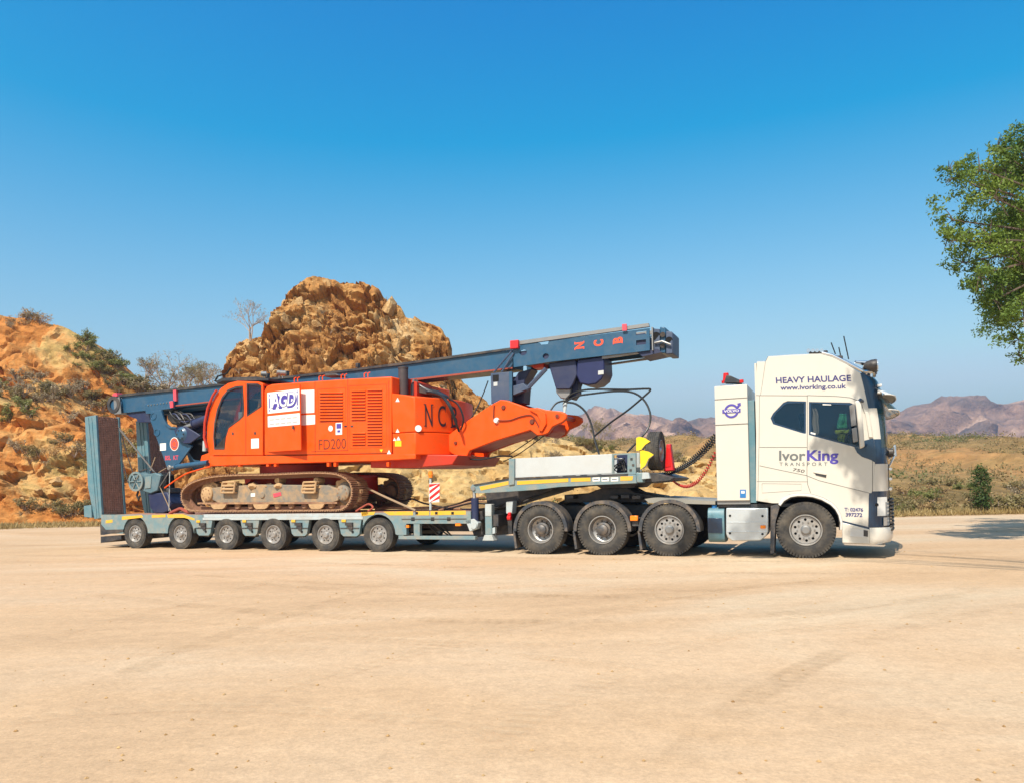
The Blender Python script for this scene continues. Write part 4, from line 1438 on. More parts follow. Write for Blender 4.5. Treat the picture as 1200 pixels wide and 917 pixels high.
# --- ramps, folded upright at the tail
RAMP_MB = None
near_face = P(0.06, (99.3, 488), (112, 486), (119.5, 606), (110.5, 607.5), (103, 570))
def ramp(dw):
    sh = [p for p in near_face]
    r = MB().prism(sh, 0.06 + dw, 0.13 + dw)
    ro = r.build('ramp', 'ramp_teal', trailer, bevel=0.008)
    MB().prism(sh, 0.80 + dw, 0.87 + dw).build('ramp_beam', 'ramp_teal', ro, bevel=0.008)
    t, b = sh[1], sh[2]
    bt, bb_ = sh[0], sh[4]
    MB().prism([(t[0] - 0.10, t[1] - 0.02), (t[0] - 0.04, t[1] - 0.02), (b[0] - 0.04, b[1]), (b[0] - 0.10, b[1])], 0.131 + dw, 0.799 + dw).build('ramp_back', 'ramp_timber', ro)
    for k in (0.05, 0.3, 0.55, 0.8):
        q = (bt[0] + (bb_[0] - bt[0]) * k + 0.04, bt[1] + (bb_[1] - bt[1]) * k)
        MB().box(q[0], q[0] + 0.12, 0.131 + dw, 0.799 + dw, q[1] - 0.06, q[1]).build('ramp_rib', 'ramp_teal', ro)
    # near face ribs
    for fr_ in (0.32, 0.62):
        q0 = (bt[0] + (t[0] - bt[0]) * fr_, bt[1] - 0.03)
        q1 = (sh[3][0] + (sh[2][0] - sh[3][0]) * fr_, sh[3][1] + 0.05)
        MB().prism([(q0[0] - 0.02, q0[1]), (q0[0] + 0.02, q0[1]), (q1[0] + 0.015, q1[1]), (q1[0] - 0.015, q1[1])], 0.045 + dw, 0.061 + dw).build('ramp_rib', 'ramp_teal', ro)
    # facing: rows of short blocks
    n = 56
    blk = MB()
    for i in range(n):
        f0, f1 = i / n, (i + 0.72) / n
        for j in range(9):
            w0 = 0.135 + dw + 0.66 * j / 9
            k = 0.012 * random.random()
            x0, z0 = t[0] + (b[0] - t[0]) * f0 - 0.035, t[1] + (b[1] - t[1]) * f0 - 0.02
            x1, z1 = t[0] + (b[0] - t[0]) * f1 - 0.035, t[1] + (b[1] - t[1]) * f1 - 0.02
            blk.prism([(x0 - 0.004, z0), (x0 + 0.02 + k, z0), (x1 + 0.02 + k, z1), (x1 - 0.004, z1)], w0 + 0.006, w0 + 0.066)
    blk.build('timber_facing', 'ramp_timber', ro, smooth=0, fix=False, kind='stuff')
    return ro
r1 = ramp(0.0)
r2 = ramp(1.72)
a = P(0.06, (99.5, 592), (108, 591), (109, 606), (100, 605))
MB().prism(a, 0.02, 0.5).build('ramp_foot', 'ramp_teal', r1, bevel=0.01)
# ramp lifting ropes
for (p, q) in (((139, 500, 0.8), (186, 558, 1.0)), ((140, 503, 0.8), (180, 552, 0.9)), ((139, 522, 0.8), (150, 565, 0.8)), ((141, 505, 0.8), (157, 558, 0.9))):
    MB().tube([V3(*p), V3(*q)], 0.014, 6).build('ramp_stay', 'steel_dark', trailer)
# --- gooseneck
GW0, GW1 = 0.06, TW - 0.06
for w0, w1 in ((GW0, GW0 + 0.1), (GW1 - 0.1, GW1)):
    near = w0 < 1
    pts = P(GW0, (551, 571), (553, 567), (558, 567), (596, 561), (604, 559.5), (700, 557), (745, 555.5), (746, 565.5), (700, 567.5), (655, 570), (625, 573.5), (596, 575.5), (561, 577.5), (555, 577))
    gn = MB().prism(pts, w0, w1).build('neck_beam', 'trailer_teal', trailer, bevel=0.006)
    if near:
        MB().prism(P(GW0, (562, 569.5), (596, 563), (596, 567.2), (563.5, 574)), GW0 - 0.006, GW0 + 0.001).build('marker_tape', 'tape_yellow', gn)
        MB().prism(P(GW0, (606, 563), (666, 559.8), (666, 564), (606, 567.4)), GW0 - 0.006, GW0 + 0.001).build('marker_tape', 'tape_yellow', gn)
        MB().prism(P(GW0, (669, 559.6), (692, 558.8), (692, 563.2), (669, 563.9)), GW0 - 0.006, GW0 + 0.001).build('marker_tape', 'tape_yellow', gn)
        MB().prism(P(GW0, (727, 557.6), (742, 557.2), (741, 562.2), (727, 562.6)), GW0 - 0.006, GW0 + 0.001).build('marker_tape', 'tape_yellow', gn)
        for x in (694.5, 705, 716):
            st = MB().prism(P(GW0, (x, 558.8), (x + 8.5, 558.5), (x + 8.5, 563.2), (x, 563.5)), GW0 - 0.006, GW0 + 0.001).build('data_plate', 'paint_white', gn)
            MB().prism(P(GW0, (x + 1, 560.4), (x + 7, 560.2), (x + 7, 561.3), (x + 1, 561.5)), GW0 - 0.009, GW0 - 0.0062).build('data_plate_print', 'ink_grey', st)
        a = V3(555, 572, GW0)
        MB().cyl(a + Vector((0, -0.03, 0)), a + Vector((0, 0.02, 0)), 0.045).build('hinge_pin', 'steel_grey', gn)
    MB().prism(P(GW0, (555, 567), (596, 559.8), (596, 561.2), (557, 568.2)), w0 - 0.02, w1 + 0.02).build('neck_edge', 'chassis', gn)
MB().prism(P(0.2, (604, 560), (744, 556), (744, 563), (604, 567)), GW0 + 0.101, GW1 - 0.101).build('neck_deck', 'steel_dark', trailer)
MB().prism(P(0.1, (560, 575), (600, 571), (640, 571), (640, 574), (585, 590), (566, 596), (562, 590)), 0.5, 2.0).build('neck_hinge', 'chassis', trailer)
MB().prism(P(0.3, (744, 556), (768, 553), (789, 559), (785, 562.5), (747, 566)), 0.3, TW - 0.3).build('neck_nose', 'chassis', trailer, bevel=0.01)
MB().prism(P(0.3, (692, 567), (745, 565), (738, 571), (700, 572)), 0.6, 1.9).build('skid_plate', 'chassis', trailer)
# headboard panel and its posts
MB().prism(P(0.07, (597, 537), (603.5, 536.6), (603.5, 567), (597, 568)), 0.03, 0.16).build('headboard_post', 'trailer_teal', trailer, bevel=0.008)
MB().prism(P(0.07, (603.6, 536.5), (717, 531.3), (717, 554), (603.6, 559.2)), 0.08, 0.13).build('headboard_panel', 'panel_grey', trailer, bevel=0.006)
MB().prism(P(0.07, (603.6, 536.5), (717, 531.3), (717, 554), (603.6, 559.2)), TW - 0.13, TW - 0.08).build('headboard_panel', 'panel_grey', trailer, bevel=0.006)
MB().prism(P(0.07, (603.6, 559.6), (736, 554.2), (736, 556.4), (603.6, 561.6)), 0.05, 0.2).build('headboard_sill', 'chassis', trailer)
vb = MB().plate(P(0.07, (717.3, 531), (745, 530), (745, 555), (717.3, 556)), [P(0.07, (719, 532.6), (735.2, 532), (735.2, 553), (719, 553.8))], 0.075, 0.14).build('valve_cabinet', 'trailer_teal', trailer)
MB().prism(P(0.07, (718, 531.5), (740, 531), (740, 555), (718, 555)), 0.4, 0.42).build('cabinet_back', 'navy_dark', vb)
random.seed(3)
for i in range(9):
    p = [V3(720 + 14 * random.random(), 534 + 18 * random.random(), 0.25 + 0.1 * random.random()) for _ in range(4)]
    MB().tube(smooth_path(p, 4), 0.012, 5).build('cabinet_hose', ('hose', 'steel_grey', 'chassis')[i % 3], vb)
for x, y in ((740, 536), (742, 543), (739, 549)):
    MB().prism(P(0.07, (x - 1.3, y), (x + 1.3, y), (x + 1.3, y + 2.2), (x - 1.3, y + 2.2)), 0.06, 0.076).build('cabinet_bolt', 'steel_dark', vb)
MB().box(U(742, 553)[0], U(752, 553)[0], 0.1, 0.5, U(747, 565)[1], U(747, 553)[1]).build('coupling_box', 'trailer_teal', trailer, bevel=0.02)
MB().prism(P(0.1, (753, 553), (760, 553), (762, 560), (752, 561)), 0.08, 0.2).build('coupling_plate', 'trailer_pale', trailer, bevel=0.01)
for i in range(5):
    p = [V3(752 + 7 * i * 0.5, 557 - i, 0.25 + 0.05 * i), V3(764 + i, 554 + (i % 3), 0.4), V3(776, 557 + (i % 2) * 2, 0.7), V3(788, 557 + i * 0.4, 0.95)]
    MB().tube(smooth_path(p, 5), 0.014, 5).build('air_pipe', ('hose', 'hose_red', 'steel_grey')[i % 3], trailer)
# suspension cylinder, hinge roller and landing leg below the neck
a, b = V3(555.5, 574, 0.12), V3(556, 588, 0.12)
cy = MB().cyl(V3(556.5, 583, 0.12), V3(557, 610, 0.12), 0.085).build('lift_cylinder', 'navy_dark', trailer)
MB().cyl(a, b, 0.04).build('cylinder_rod', 'chrome', cy)
a = V3(555, 615, 0.02)
MB().prism(P(0.05, (546, 609), (556, 607), (561, 612), (559, 619), (551, 622)), 0.02, 0.2).build('pivot_bracket', 'trailer_pale', trailer, bevel=0.01)
MB().cyl(a + Vector((0, -0.02, 0)), a + Vector((0, 0.1, 0)), 0.075).build('pivot_pin', 'trailer_pale', trailer)
lg = MB().prism(P(0.1, (568.5, 592), (576.5, 590), (577, 626), (569, 626)), 0.08, 0.24).build('landing_leg', 'trailer_teal', trailer, bevel=0.012)
MB().prism(P(0.1, (569, 590), (576.3, 590), (576.3, 604), (569, 604)), 0.07, 0.25).build('leg_head', 'trailer_pale', lg, bevel=0.01)
MB().prism(P(0.1, (569, 626), (577.5, 626), (580, 632.5), (566.5, 632.5)), 0.04, 0.28).build('leg_foot', 'trailer_pale', lg, bevel=0.006)
MB().prism(P(0.1, (577, 618), (580, 617), (580, 624), (577, 625)), 0.1, 0.2).build('leg_crank', 'trailer_pale', lg)
MB().prism(P(0.6, (546, 598), (600, 596), (600, 625), (556, 629)), 0.6, 1.9).build('drop_frame', 'chassis', trailer)
MB().prism(P(0.3, (594, 587), (602, 586), (601, 601), (594, 601)), 0.25, 0.5).build('hose_bracket', 'trailer_pale', trailer, bevel=0.01)
random.seed(9)
for i in range(12):
    x0 = 562 + 4 * i
    p = [V3(556 + 3 * i, 598 - random.random() * 3, 0.35 + 0.04 * i), V3(x0 + 14, 592 - i * 0.8 + random.random() * 4, 0.5), V3(x0 + 30, 582 - i * 0.6 + random.random() * 3, 0.6), V3(622 + 2 * i, 574.5, 0.55)]
    MB().tube(smooth_path(p, 5), 0.016 + 0.008 * random.random(), 6).build('hydraulic_line', ('hose', 'steel_dark', 'steel_grey', 'hose')[i % 4], trailer)
for i in range(4):
    p = [V3(520 - 6 * i, 597, 0.5 + .2 * i), V3(535, 593 - i, 0.6 + .2 * i), V3(553, 589 - 2 * i, 0.6 + .2 * i), V3(572, 590 - 3 * i, 0.7)]
    MB().tube(smooth_path(p, 5), 0.02, 6).build('hydraulic_line', ('hose', 'track_steel')[i % 2], trailer)
# red and white outline board with its beacon
MB().tube([V3(504.5, 597, 0.12), V3(504.5, 560, 0.12)], 0.028).build('board_post', 'trailer_pale', trailer)
bd = MB().prism(P(0.1, (503.5, 566), (515.5, 565), (515, 587.5), (503, 588)), 0.085, 0.095).build('outline_board', 'paint_white', trailer)
q = P(0.1, (503.5, 566), (515.5, 565), (515, 587.5), (503, 588))
L_, R_ = q[0][0], q[1][0]
zt, zb_ = q[0][1], q[3][1]
hgt, wid = zt - zb_, R_ - L_
for i in range(4):
    f0 = -0.22 + i * 0.34
    pl = []
    for (u, v) in ((0, f0), (0, f0 + 0.17), (1, f0 + 0.17 + 0.42), (1, f0 + 0.42)):
        pl.append((u, v))
    # clip to the board
    out = []
    for (u, v) in pl:
        out.append((L_ + wid * u, zb_ + hgt * min(1.0, max(0.0, v))))
    MB().prism(out, 0.080, 0.0848).build('board_stripe', 'paint_red', bd)
a = V3(504.8, 559, 0.12)
MB().cyl(a, a + Vector((0, 0, 0.05)), 0.05).cyl(a + Vector((0, 0, 0.05)), a + Vector((0, 0, 0.15)), 0.06, 0.045).build('beacon', 'amber', trailer)

# ------------------------------------------------------------------ drilling rig
rig = thing('drilling_rig', 'orange crawler drilling rig with long navy mast folded over its back', 'drilling rig', (-12.6, 1.45, 0.93))
TR0 = 0.08                       # near edge of the near track
TRW = 0.70
RW = 2.95                        # overall width
# --- crawler tracks
def track_path():
    px = [(226, 598.6), (260, 599.0), (300, 598.9), (340, 598.6), (375, 598.2), (396, 597.6), (404, 594.5), (410, 587), (412.6, 577), (411.5, 568), (407, 561), (400, 556.5), (390, 553.6),
          (370, 552.6), (340, 553.6), (313, 554.8), (280, 555.3), (255, 556.6), (238, 559.6), (224, 564.5), (215.5, 571), (212, 578), (213, 587.5), (218, 595)]
    return [Vector((a, 0, b)) for a, b in P(TR0, *px)]
path = smooth_path(track_path(), 8, True)
def resample(pts, n):
    m = len(pts)
    L = [0]
    for i in range(m):
        L.append(L[-1] + (pts[(i + 1) % m] - pts[i]).length)
    out = []
    j = 0
    for k in range(n):
        d = L[-1] * k / n
        while L[j + 1] < d:
            j += 1
        t = (d - L[j]) / (L[j + 1] - L[j])
        a, b = pts[j], pts[(j + 1) % m]
        out.append((a.lerp(b, t), (b - a).normalized()))
    return out, L[-1]
NS = 74
shoes, tlen = resample(path, NS)
pitch_ = tlen / NS
sh = MB()
h = pitch_ * 0.47
# a shoe lies in its own frame: x along the chain, y across, z outwards; three grouser bars
sh.box(-h, h, 0, TRW, -0.035, -0.012)
for x in (-h * 0.8, 0.0, h * 0.8):
    sh.prism([(x - 0.014, -0.013), (x + 0.014, -0.013), (x + 0.008, 0.02), (x - 0.008, 0.02)], 0.0, TRW)
shoe_me = sh.mesh('track_shoe', smooth=0)
shoe_me.materials.append(MATS['track_steel'])
lk = MB()
for w_ in (0.22, 0.42):
    lk.box(-h * 1.05, h * 1.05, w_, w_ + 0.05, -0.12, -0.034)
link_me = lk.mesh('chain_link', smooth=0)
link_me.materials.append(MATS['track_steel'])
def track(w0, label=None):
    base = MB()
    zc = path[0].z
    # side frame
    fr_pts = P(TR0, (243, 571), (262, 569), (300, 567), (380, 568), (392, 573), (392, 586), (385, 588.5), (250, 589), (243, 585))
    t = base.prism(fr_pts, w0 + 0.16, w0 + 0.52).build('track_frame', 'track_frame', rig, bevel=0.02, label=label)
    org = ORG[rig.name]
    for p, d in shoes:
        for me in (shoe_me, link_me):
            o = bpy.data.objects.new(me.name, me)
            link(o, t)
            ang = math.atan2(d.z, d.x)
            o.location = Vector((p.x, w0, p.z)) - org
            o.rotation_euler = (math.pi, -ang, 0) if False else (0, -ang, 0)
            # chain runs clockwise: outward is to the right of travel
            o.matrix_local = Matrix.Translation(Vector((p.x, w0, p.z)) - org) @ Matrix(((d.x, 0, d.z, 0), (0, 1, 0, 0), (d.z, 0, -d.x, 0), (0, 0, 0, 1)))
    for (x, y), r, nm in (((398, 577), 0.36, 'sprocket'), ((238, 578), 0.33, 'idler')):
        c = U(x, y, TR0)
        sp = MB()
        if nm == 'sprocket':
            pr = []
            for i in range(44):
                rr = r + (0.045 if i % 4 < 2 else 0.0)
                a = 2 * math.pi * i / 44
                pr.append((c[0] + rr * math.cos(a), c[1] + rr * math.sin(a)))
            sp.prism(pr, w0 + 0.28, w0 + 0.40)
        else:
            sp.revolve([(0, w0 + 0.2), (r * 0.75, w0 + 0.2), (r * 0.8, w0 + 0.25), (r, w0 + 0.25), (r, w0 + 0.45), (0, w0 + 0.45)], c, 32, False)
        so_ = sp.build(nm, 'mud', t)
        MB().revolve([(0, w0 + 0.10), (0.15, w0 + 0.10), (0.18, w0 + 0.12), (0.2, w0 + 0.2), (0.26, w0 + 0.24), (0.28, w0 + 0.3), (0, w0 + 0.3)], c, 28, False).build('final_drive' if nm == 'sprocket' else 'idler_cap', 'track_frame' if nm == 'sprocket' else 'mud', so_)
        for i in range(8):
            a = 2 * math.pi * i / 8
            q = (c[0] + 0.13 * math.cos(a), c[1] + 0.13 * math.sin(a))
            MB().cyl((q[0], w0 + 0.088, q[1]), (q[0], w0 + 0.12, q[1]), 0.017, n=6).build('bolt', 'track_steel', so_)
    z_r = U(300, 592.5, TR0)[1]
    for i in range(9):
        x = 256 + i * 15.8
        s_ = U(x, 592, TR0)[0]
        MB().revolve([(0, w0 + 0.17), (0.07, w0 + 0.17), (0.10, w0 + 0.2), (0.10, w0 + 0.5), (0, w0 + 0.5)], (s_, z_r), 18, False).build('track_roller', 'track_steel', t)
    for x in (318, 364):
        s_, z_ = U(x, 562.5, TR0)
        MB().revolve([(0, w0 + 0.2), (0.07, w0 + 0.2), (0.09, w0 + 0.24), (0.09, w0 + 0.46), (0, w0 + 0.46)], (s_, z_), 16, False).build('carrier_roller', 'mud', t)
        MB().box(s_ - 0.06, s_ + 0.06, w0 + 0.25, w0 + 0.4, z_ - 0.18, z_ - 0.05).build('roller_bracket', 'track_frame', t)
    # rock guards, each with a hooked outline
    for x in (243, 293, 358):
        g = P(TR0, (x, 590.2), (x + 19, 589.8), (x + 17, 594), (x + 14, 596.2), (x + 4, 596.4), (x + 1.5, 594))
        MB().prism(g, w0 + 0.1, w0 + 0.16).build('rock_guard', 'mud', t, bevel=0.01)
    MB().prism(P(TR0, (228, 588.3), (392, 587.6), (392, 589.8), (228, 590.3)), w0 + 0.1, w0 + 0.2).build('frame_edge', 'track_steel', t)
    # steps
    for x in (257, 352):
        st = MB()
        q = P(TR0, (x, 576.5), (x + 2, 564.5), (x + 16.5, 564), (x + 15, 576.5))
        for (a, b) in zip(q, q[1:] + q[:1]):
            st.tube([(a[0], w0 + 0.06, a[1]), (b[0], w0 + 0.06, b[1])], 0.026, 6)
        for f in (0.33, 0.66):
            st.tube([(q[0][0] + (q[1][0] - q[0][0]) * f, w0 + 0.06, q[0][1] + (q[1][1] - q[0][1]) * f), (q[3][0] + (q[2][0] - q[3][0]) * f, w0 + 0.06, q[3][1] + (q[2][1] - q[3][1]) * f)], 0.03, 6)
        for p in q:
            st.tube([(p[0], w0 + 0.06, p[1]), (p[0], w0 + 0.2, p[1])], 0.02, 6)
        st.build('track_step', 'mud', t)
    # mud lumps on the frame
    for i in range(16):
        x = 262 + random.random() * 122
        s_, z_ = U(x, 568 + random.random() * 3, TR0)
        lump(t, (s_, w0 + 0.2 + 0.25 * random.random(), z_), 0.05 + 0.09 * random.random(), 'mud_clod', 'mud')
    return t
def lump(parent, c, r, name, m, flat=0.6):
    me = bpy.data.meshes.new(name)
    bm = bmesh.new()
    bmesh.ops.create_icosphere(bm, subdivisions=2, radius=r)
    sd_ = random.random() * 50
    for v in bm.verts:
        v.co *= 1 + 0.45 * noise.noise(v.co * (1.6 / r) + Vector((sd_, 0, 0)))
        v.co.z *= flat
    bm.to_mesh(me)
    bm.free()
    me.shade_smooth()
    me.set_sharp_from_angle(angle=RAD(30))
    me.materials.append(MATS[m])
    o = bpy.data.objects.new(name, me)
    link(o, parent)
    o.location = Vector(c) - (ORG[rig.name] if parent else Vector((0, 0, 0)))
    return o
random.seed(21)
tr1 = track(TR0)
tr2 = track(RW - TRW - 0.02)
# plates, label and paint on the near frame
MB().prism(P(TR0, (289, 577.5), (294, 577.2), (294, 581.3), (289, 581.6)), TR0 + 0.15, TR0 + 0.161).build('maker_plate', 'paint_white', tr1)
MB().prism(P(TR0, (315, 578), (324, 576), (325, 580), (316, 582.5)), TR0 + 0.15, TR0 + 0.161).build('paint_mark', 'paint_pink', tr1)
c = U(302.5, 579.5, TR0)
MB().revolve([(0, TR0 + .13), (0.07, TR0 + .13), (0.09, TR0 + .16), (0, TR0 + .17)], c, 16, False).build('adjuster_cover', 'track_frame', tr1)
MB().prism(P(TR0, (275, 560), (283, 559), (282, 563), (276, 567)), TR0 + 0.35, TR0 + 0.5).build('hose_guard', 'rig_red', tr1)
# centre frame and slew ring
MB().box(U(262, 570)[0], U(385, 570)[0], 0.8, 2.2, 1.35, 1.85).build('carbody', 'rig_red', rig, bevel=0.04)
cs = U(351, 547, 1.47)[0]
MB().revolve([(0, 1.0)] , (0, 0), 3, False) if False else None
rg = MB()
rg.cyl((cs, 1.47, 1.8), (cs, 1.47, 2.14), 1.02, n=40)
sl = rg.build('slew_ring', 'rig_red', rig)
for i in range(36):
    a = 2 * math.pi * i / 36
    MB().cyl((cs + 1.03 * math.cos(a), 1.47 + 1.03 * math.sin(a), 1.9), (cs + 1.03 * math.cos(a), 1.47 + 1.03 * math.sin(a), 1.95), 0.03, n=6).build('bolt', 'chassis', sl)

# --- upper frame, engine house, operator cab
BW = RW - 0.05
upper = MB().prism(P(0, (246, 534), (312, 533.5), (459, 531.5), (487, 531.5), (487, 537), (440, 539.5), (310, 543), (250, 545.5), (244, 541)), 0.0, BW)
upo = upper.build('upper_frame', 'rig_orange', rig, bevel=0.015)
for x in (262, 279, 312, 321, 383, 391, 453):
    a, b = U(x, 541, 0.03), U(x + 3, 546, 0.03)
    MB().box(a[0], b[0], 0.02, 0.12, b[1], a[1]).build('frame_lug', 'rig_orange', upo, bevel=0.006)
house_pts = P(0, (309.5, 533), (309.5, 458), (312, 452.5), (318, 450), (405, 444), (459, 441), (459, 532))
NW = 1.0                     # depth of the near side house
house = MB().prism(house_pts, 0.0, NW).build('engine_house', 'rig_orange', rig, bevel=0.03)
MB().prism(house_pts, BW - NW, BW).build('engine_house', 'rig_orange', rig, bevel=0.03)
MB().prism(P(0, (330, 532), (330, 480), (459, 478), (459, 532)), NW + 0.002, BW - NW - 0.002).build('centre_cover', 'rig_red', rig)
# seams of the house doors
def hseam(pts, r=0.006):
    MB().tube([V3(x, y, -0.001) for x, y in pts], r, 6).build('panel_seam', 'ink_brown', house)
hseam([(369, 447), (369.5, 530)])
hseam([(407.5, 444), (407.5, 528)])
hseam([(455.5, 446), (456, 524)])
hseam([(312, 533), (459, 530)], 0.007)
hseam([(365, 528.5), (407, 527)])
hseam([(372, 456), (405, 454), (405, 493), (374, 494.5), (372, 456)], 0.004)
hseam([(409, 452), (453, 450), (453, 523), (410, 525), (409, 452)], 0.004)
for x in (345, 374, 400, 427):
    a = V3(x, 447.5 - (x - 345) * 0.065, 0.05)
    MB().tube([a, a + Vector((0, 0, 0.09)), a + Vector((0.06, 0, 0.11))], 0.014, 6).build('lift_hook', 'rig_orange', house)
    MB().tube([a + Vector((0.1, 0, 0)), a + Vector((0.1, 0, 0.09)), a + Vector((0.16, 0, 0.11))], 0.014, 6).build('lift_hook', 'rig_orange', house)
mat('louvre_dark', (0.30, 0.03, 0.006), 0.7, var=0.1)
# louvres
lv = MB()
def louvres(x0, x1, y0, y1, n):
    for i in range(n):
        y = y0 + (y1 - y0) * i / (n - 1)
        a, b = U(x0, y), U(x1, y - 0.25)
        sl_ = (b[1] - a[1])
        m = MB()
        m.add([(a[0], -0.002, a[1]), (b[0], -0.002, b[1]), (b[0], -0.03, b[1] - 0.028), (a[0], -0.03, a[1] - 0.028), (a[0], -0.002, a[1] - 0.04), (b[0], -0.002, b[1] - 0.04)],
              [(0, 1, 2, 3), (3, 2, 5, 4), (0, 3, 4), (1, 5, 2)])
        m.build('louvre', 'rig_orange', house, smooth=0)
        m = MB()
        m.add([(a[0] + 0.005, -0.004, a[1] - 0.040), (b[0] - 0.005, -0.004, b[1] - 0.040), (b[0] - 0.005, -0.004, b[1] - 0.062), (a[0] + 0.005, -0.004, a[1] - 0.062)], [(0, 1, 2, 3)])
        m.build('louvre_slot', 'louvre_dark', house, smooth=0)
louvres(375, 402, 459, 491, 10)
louvres(412, 428.5, 457, 490, 10)
louvres(430.5, 448, 456, 519, 19)
louvres(413, 428.5, 506, 519, 5)
# open service door with its sign, hinged at the left edge
a0, a1 = U(313, 500)[0], U(352.5, 500, -0.2)[0]
zt0, zb0 = U(313, 455.5)[1], U(313, 529)[1]
def hinge(u, out=0.0):
    """point along the door from the hinge, out = off its face"""
    d = Vector((a1 - a0, -0.2, 0))
    n_ = Vector((-0.2, -(a1 - a0), 0)).normalized()
    return Vector((a0, -0.012, 0)) + d * u + n_ * out
def doorquad(u0, u1, z0, z1, o0, o1, name, m, parent):
    v = []
    for o_ in (o0, o1):
        for (u, z) in ((u0, z0), (u1, z0), (u1, z1), (u0, z1)):
            p = hinge(u, o_)
            v.append((p.x, p.y, z))
    return MB().add(v, [(0, 1, 2, 3), (7, 6, 5, 4), (0, 4, 5, 1), (1, 5, 6, 2), (2, 6, 7, 3), (3, 7, 4, 0)]).build(name, m, parent)
door = doorquad(0, 1, zb0, zt0, -0.03, 0.0, 'service_door', 'rig_orange', rig)
zA, zB, zC, zD = U(333, 458.5)[1], U(333, 483)[1], U(333, 486)[1], U(333, 499)[1]
sign = doorquad(0.04, 0.99, zB, zA, 0.0, 0.006, 'sign_panel', 'paint_white', door)
sign2 = doorquad(0.04, 0.99, zD, zC, 0.0, 0.006, 'sign_panel', 'paint_white', door)
MB().prism(P(0, (353, 457), (368.5, 456.5), (368.5, 483), (353, 484)), -0.006, 0.0).build('sign_panel', 'paint_white', house)
MB().prism(P(0, (353, 486), (369.5, 485.5), (369.5, 496.5), (353, 498)), -0.006, 0.0).build('sign_panel', 'paint_white', house)
o_ = hinge(0.16, 0.007)
o2 = hinge(0.86, 0.007)
o_.z, o2.z = zB + 0.13, zB + 0.13
xv = o2 - o_
# shadowed blue letters behind white ones, with bracket marks either side
ud = xv.normalized()
sl_v = ud * 0.05 + Vector((0, 0, 0.33))
lettering('AGD', 'ink_purple', sign, o_ + ud * 0.035 + Vector((0, 0, -0.05)), xv, sl_v, 0.10, 0.003, spacing=0.9)
lettering('AGD', 'ink_purple', sign, o_ + ud * -0.012 + Vector((0, 0, -0.012)), xv + ud * 0.024, sl_v + Vector((0, 0, 0.024)), 0.075, 0.006, spacing=0.9)
lettering('AGD', 'paint_white', sign, o_, xv, sl_v, 0.012, 0.009, spacing=0.9)
for u in (0.1, 0.93):
    for z0, z1 in ((zB + 0.13, zB + 0.38), (zB + 0.42, zB + 0.47), (zB + 0.05, zB + 0.09)):
        doorquad(u - 0.015, u + 0.015, z0, z1, 0.0065, 0.009, 'sign_mark', 'ink_purple', sign)
for i in range(2):
    o_ = hinge(0.12, 0.007)
    o2 = hinge(0.94, 0.007)
    o_.z = o2.z = zD + 0.05 + (1 - i) * 0.11
    MBt = lettering('hire and sales of' if i == 0 else 'piling equipment', 'ink_pale', sign2, o_, o2 - o_, (0, 0, 0.07), 0.0, 0.002) if False else None
    for k in range(5):
        doorquad(0.1 + k * 0.17, 0.1 + k * 0.17 + 0.13, o_.z, o_.z + 0.035, 0.0065, 0.009, 'sign_print', 'ink_pale', sign2)
MB().prism(P(0, (349.3, 499), (351, 499), (351, 503), (349.3, 503)), -0.225, -0.2).build('door_latch', 'chassis', door)
# machine lettering and decals
side_text('FD200', 'ink_brown', house, -0.002, (373.5, 526.5), (405.5, 525), (373.5, 514.5), 0.0)
c = U(387.5, 501.5)
MB().prism(circle(c[0], c[1], 0.065, 0.07, 16), -0.006, 0.0).build('decal', 'paint_white', house)
dc = MB().prism(P(0, (393.5, 495), (401, 494.6), (401, 508.5), (393.5, 509)), -0.006, 0.0).build('decal', 'paint_white', house)
MB().prism(P(0, (394.5, 496), (400, 495.8), (400, 501.5), (394.5, 501.7)), -0.009, -0.0065).build('decal_mark', 'ink_purple', dc)
MB().prism(P(0, (395.5, 503.5), (399, 503.3), (399, 506), (395.5, 506.2)), -0.009, -0.0065).build('decal_mark', 'ink_purple', dc)
for x, y in ((403.5, 498), (411, 498)):
    MB().prism(P(0, (x, y), (x + 3, y - .2), (x + 3, y + 1.8), (x, y + 2)), -0.008, 0.0).build('door_lock', 'chassis', house)

# operator cab
CABW = 1.0
cab_out = P(0, (249, 533), (243.5, 529), (241.8, 512), (242.5, 495), (246, 478), (252, 463.5), (259, 454.5), (267, 449), (278, 446.3), (303, 447.2), (308, 449.5), (308, 533))
win_d = P(0, (251.2, 526), (250, 512), (251, 496), (254.5, 479), (260, 465), (267, 456.5), (276, 452.8), (284.5, 452), (286, 478), (285.5, 487), (281, 491.5), (268, 501), (264.5, 512), (263, 526))
win_r = P(0, (289.2, 449.3), (302, 449.5), (306, 452), (306.5, 476), (289.4, 487.5))
MB().plate(cab_out, [win_d, win_r], 0.0, 0.07).build('cab_side', 'rig_orange', rig, bevel=0.012)
MB().plate(cab_out, [win_d, win_r], CABW - 0.07, CABW).build('cab_side', 'rig_orange', rig)
MB().prism(win_d, 0.03, 0.036).build('cab_window', 'glass', rig)
MB().prism(win_r, 0.03, 0.036).build('cab_window', 'glass', rig)
outline_strip(win_d, 0.05, -0.008, 0.0).build('window_seal', 'chassis', rig)
outline_strip(win_r, 0.035, -0.008, 0.0).build('window_seal', 'chassis', rig)
n = len(cab_out)
MB().prism([cab_out[0], (cab_out[0][0], cab_out[0][1] + 0.06), (cab_out[-1][0], cab_out[-1][1] + 0.06), cab_out[-1]], 0.071, CABW - 0.071).build('cab_floor', 'interior', rig)
rf = cab_out[6:11]
MB().prism(rf + [(x, z - 0.05) for x, z in rf[::-1]], 0.071, CABW - 0.071).build('cab_roof', 'rig_orange', rig)
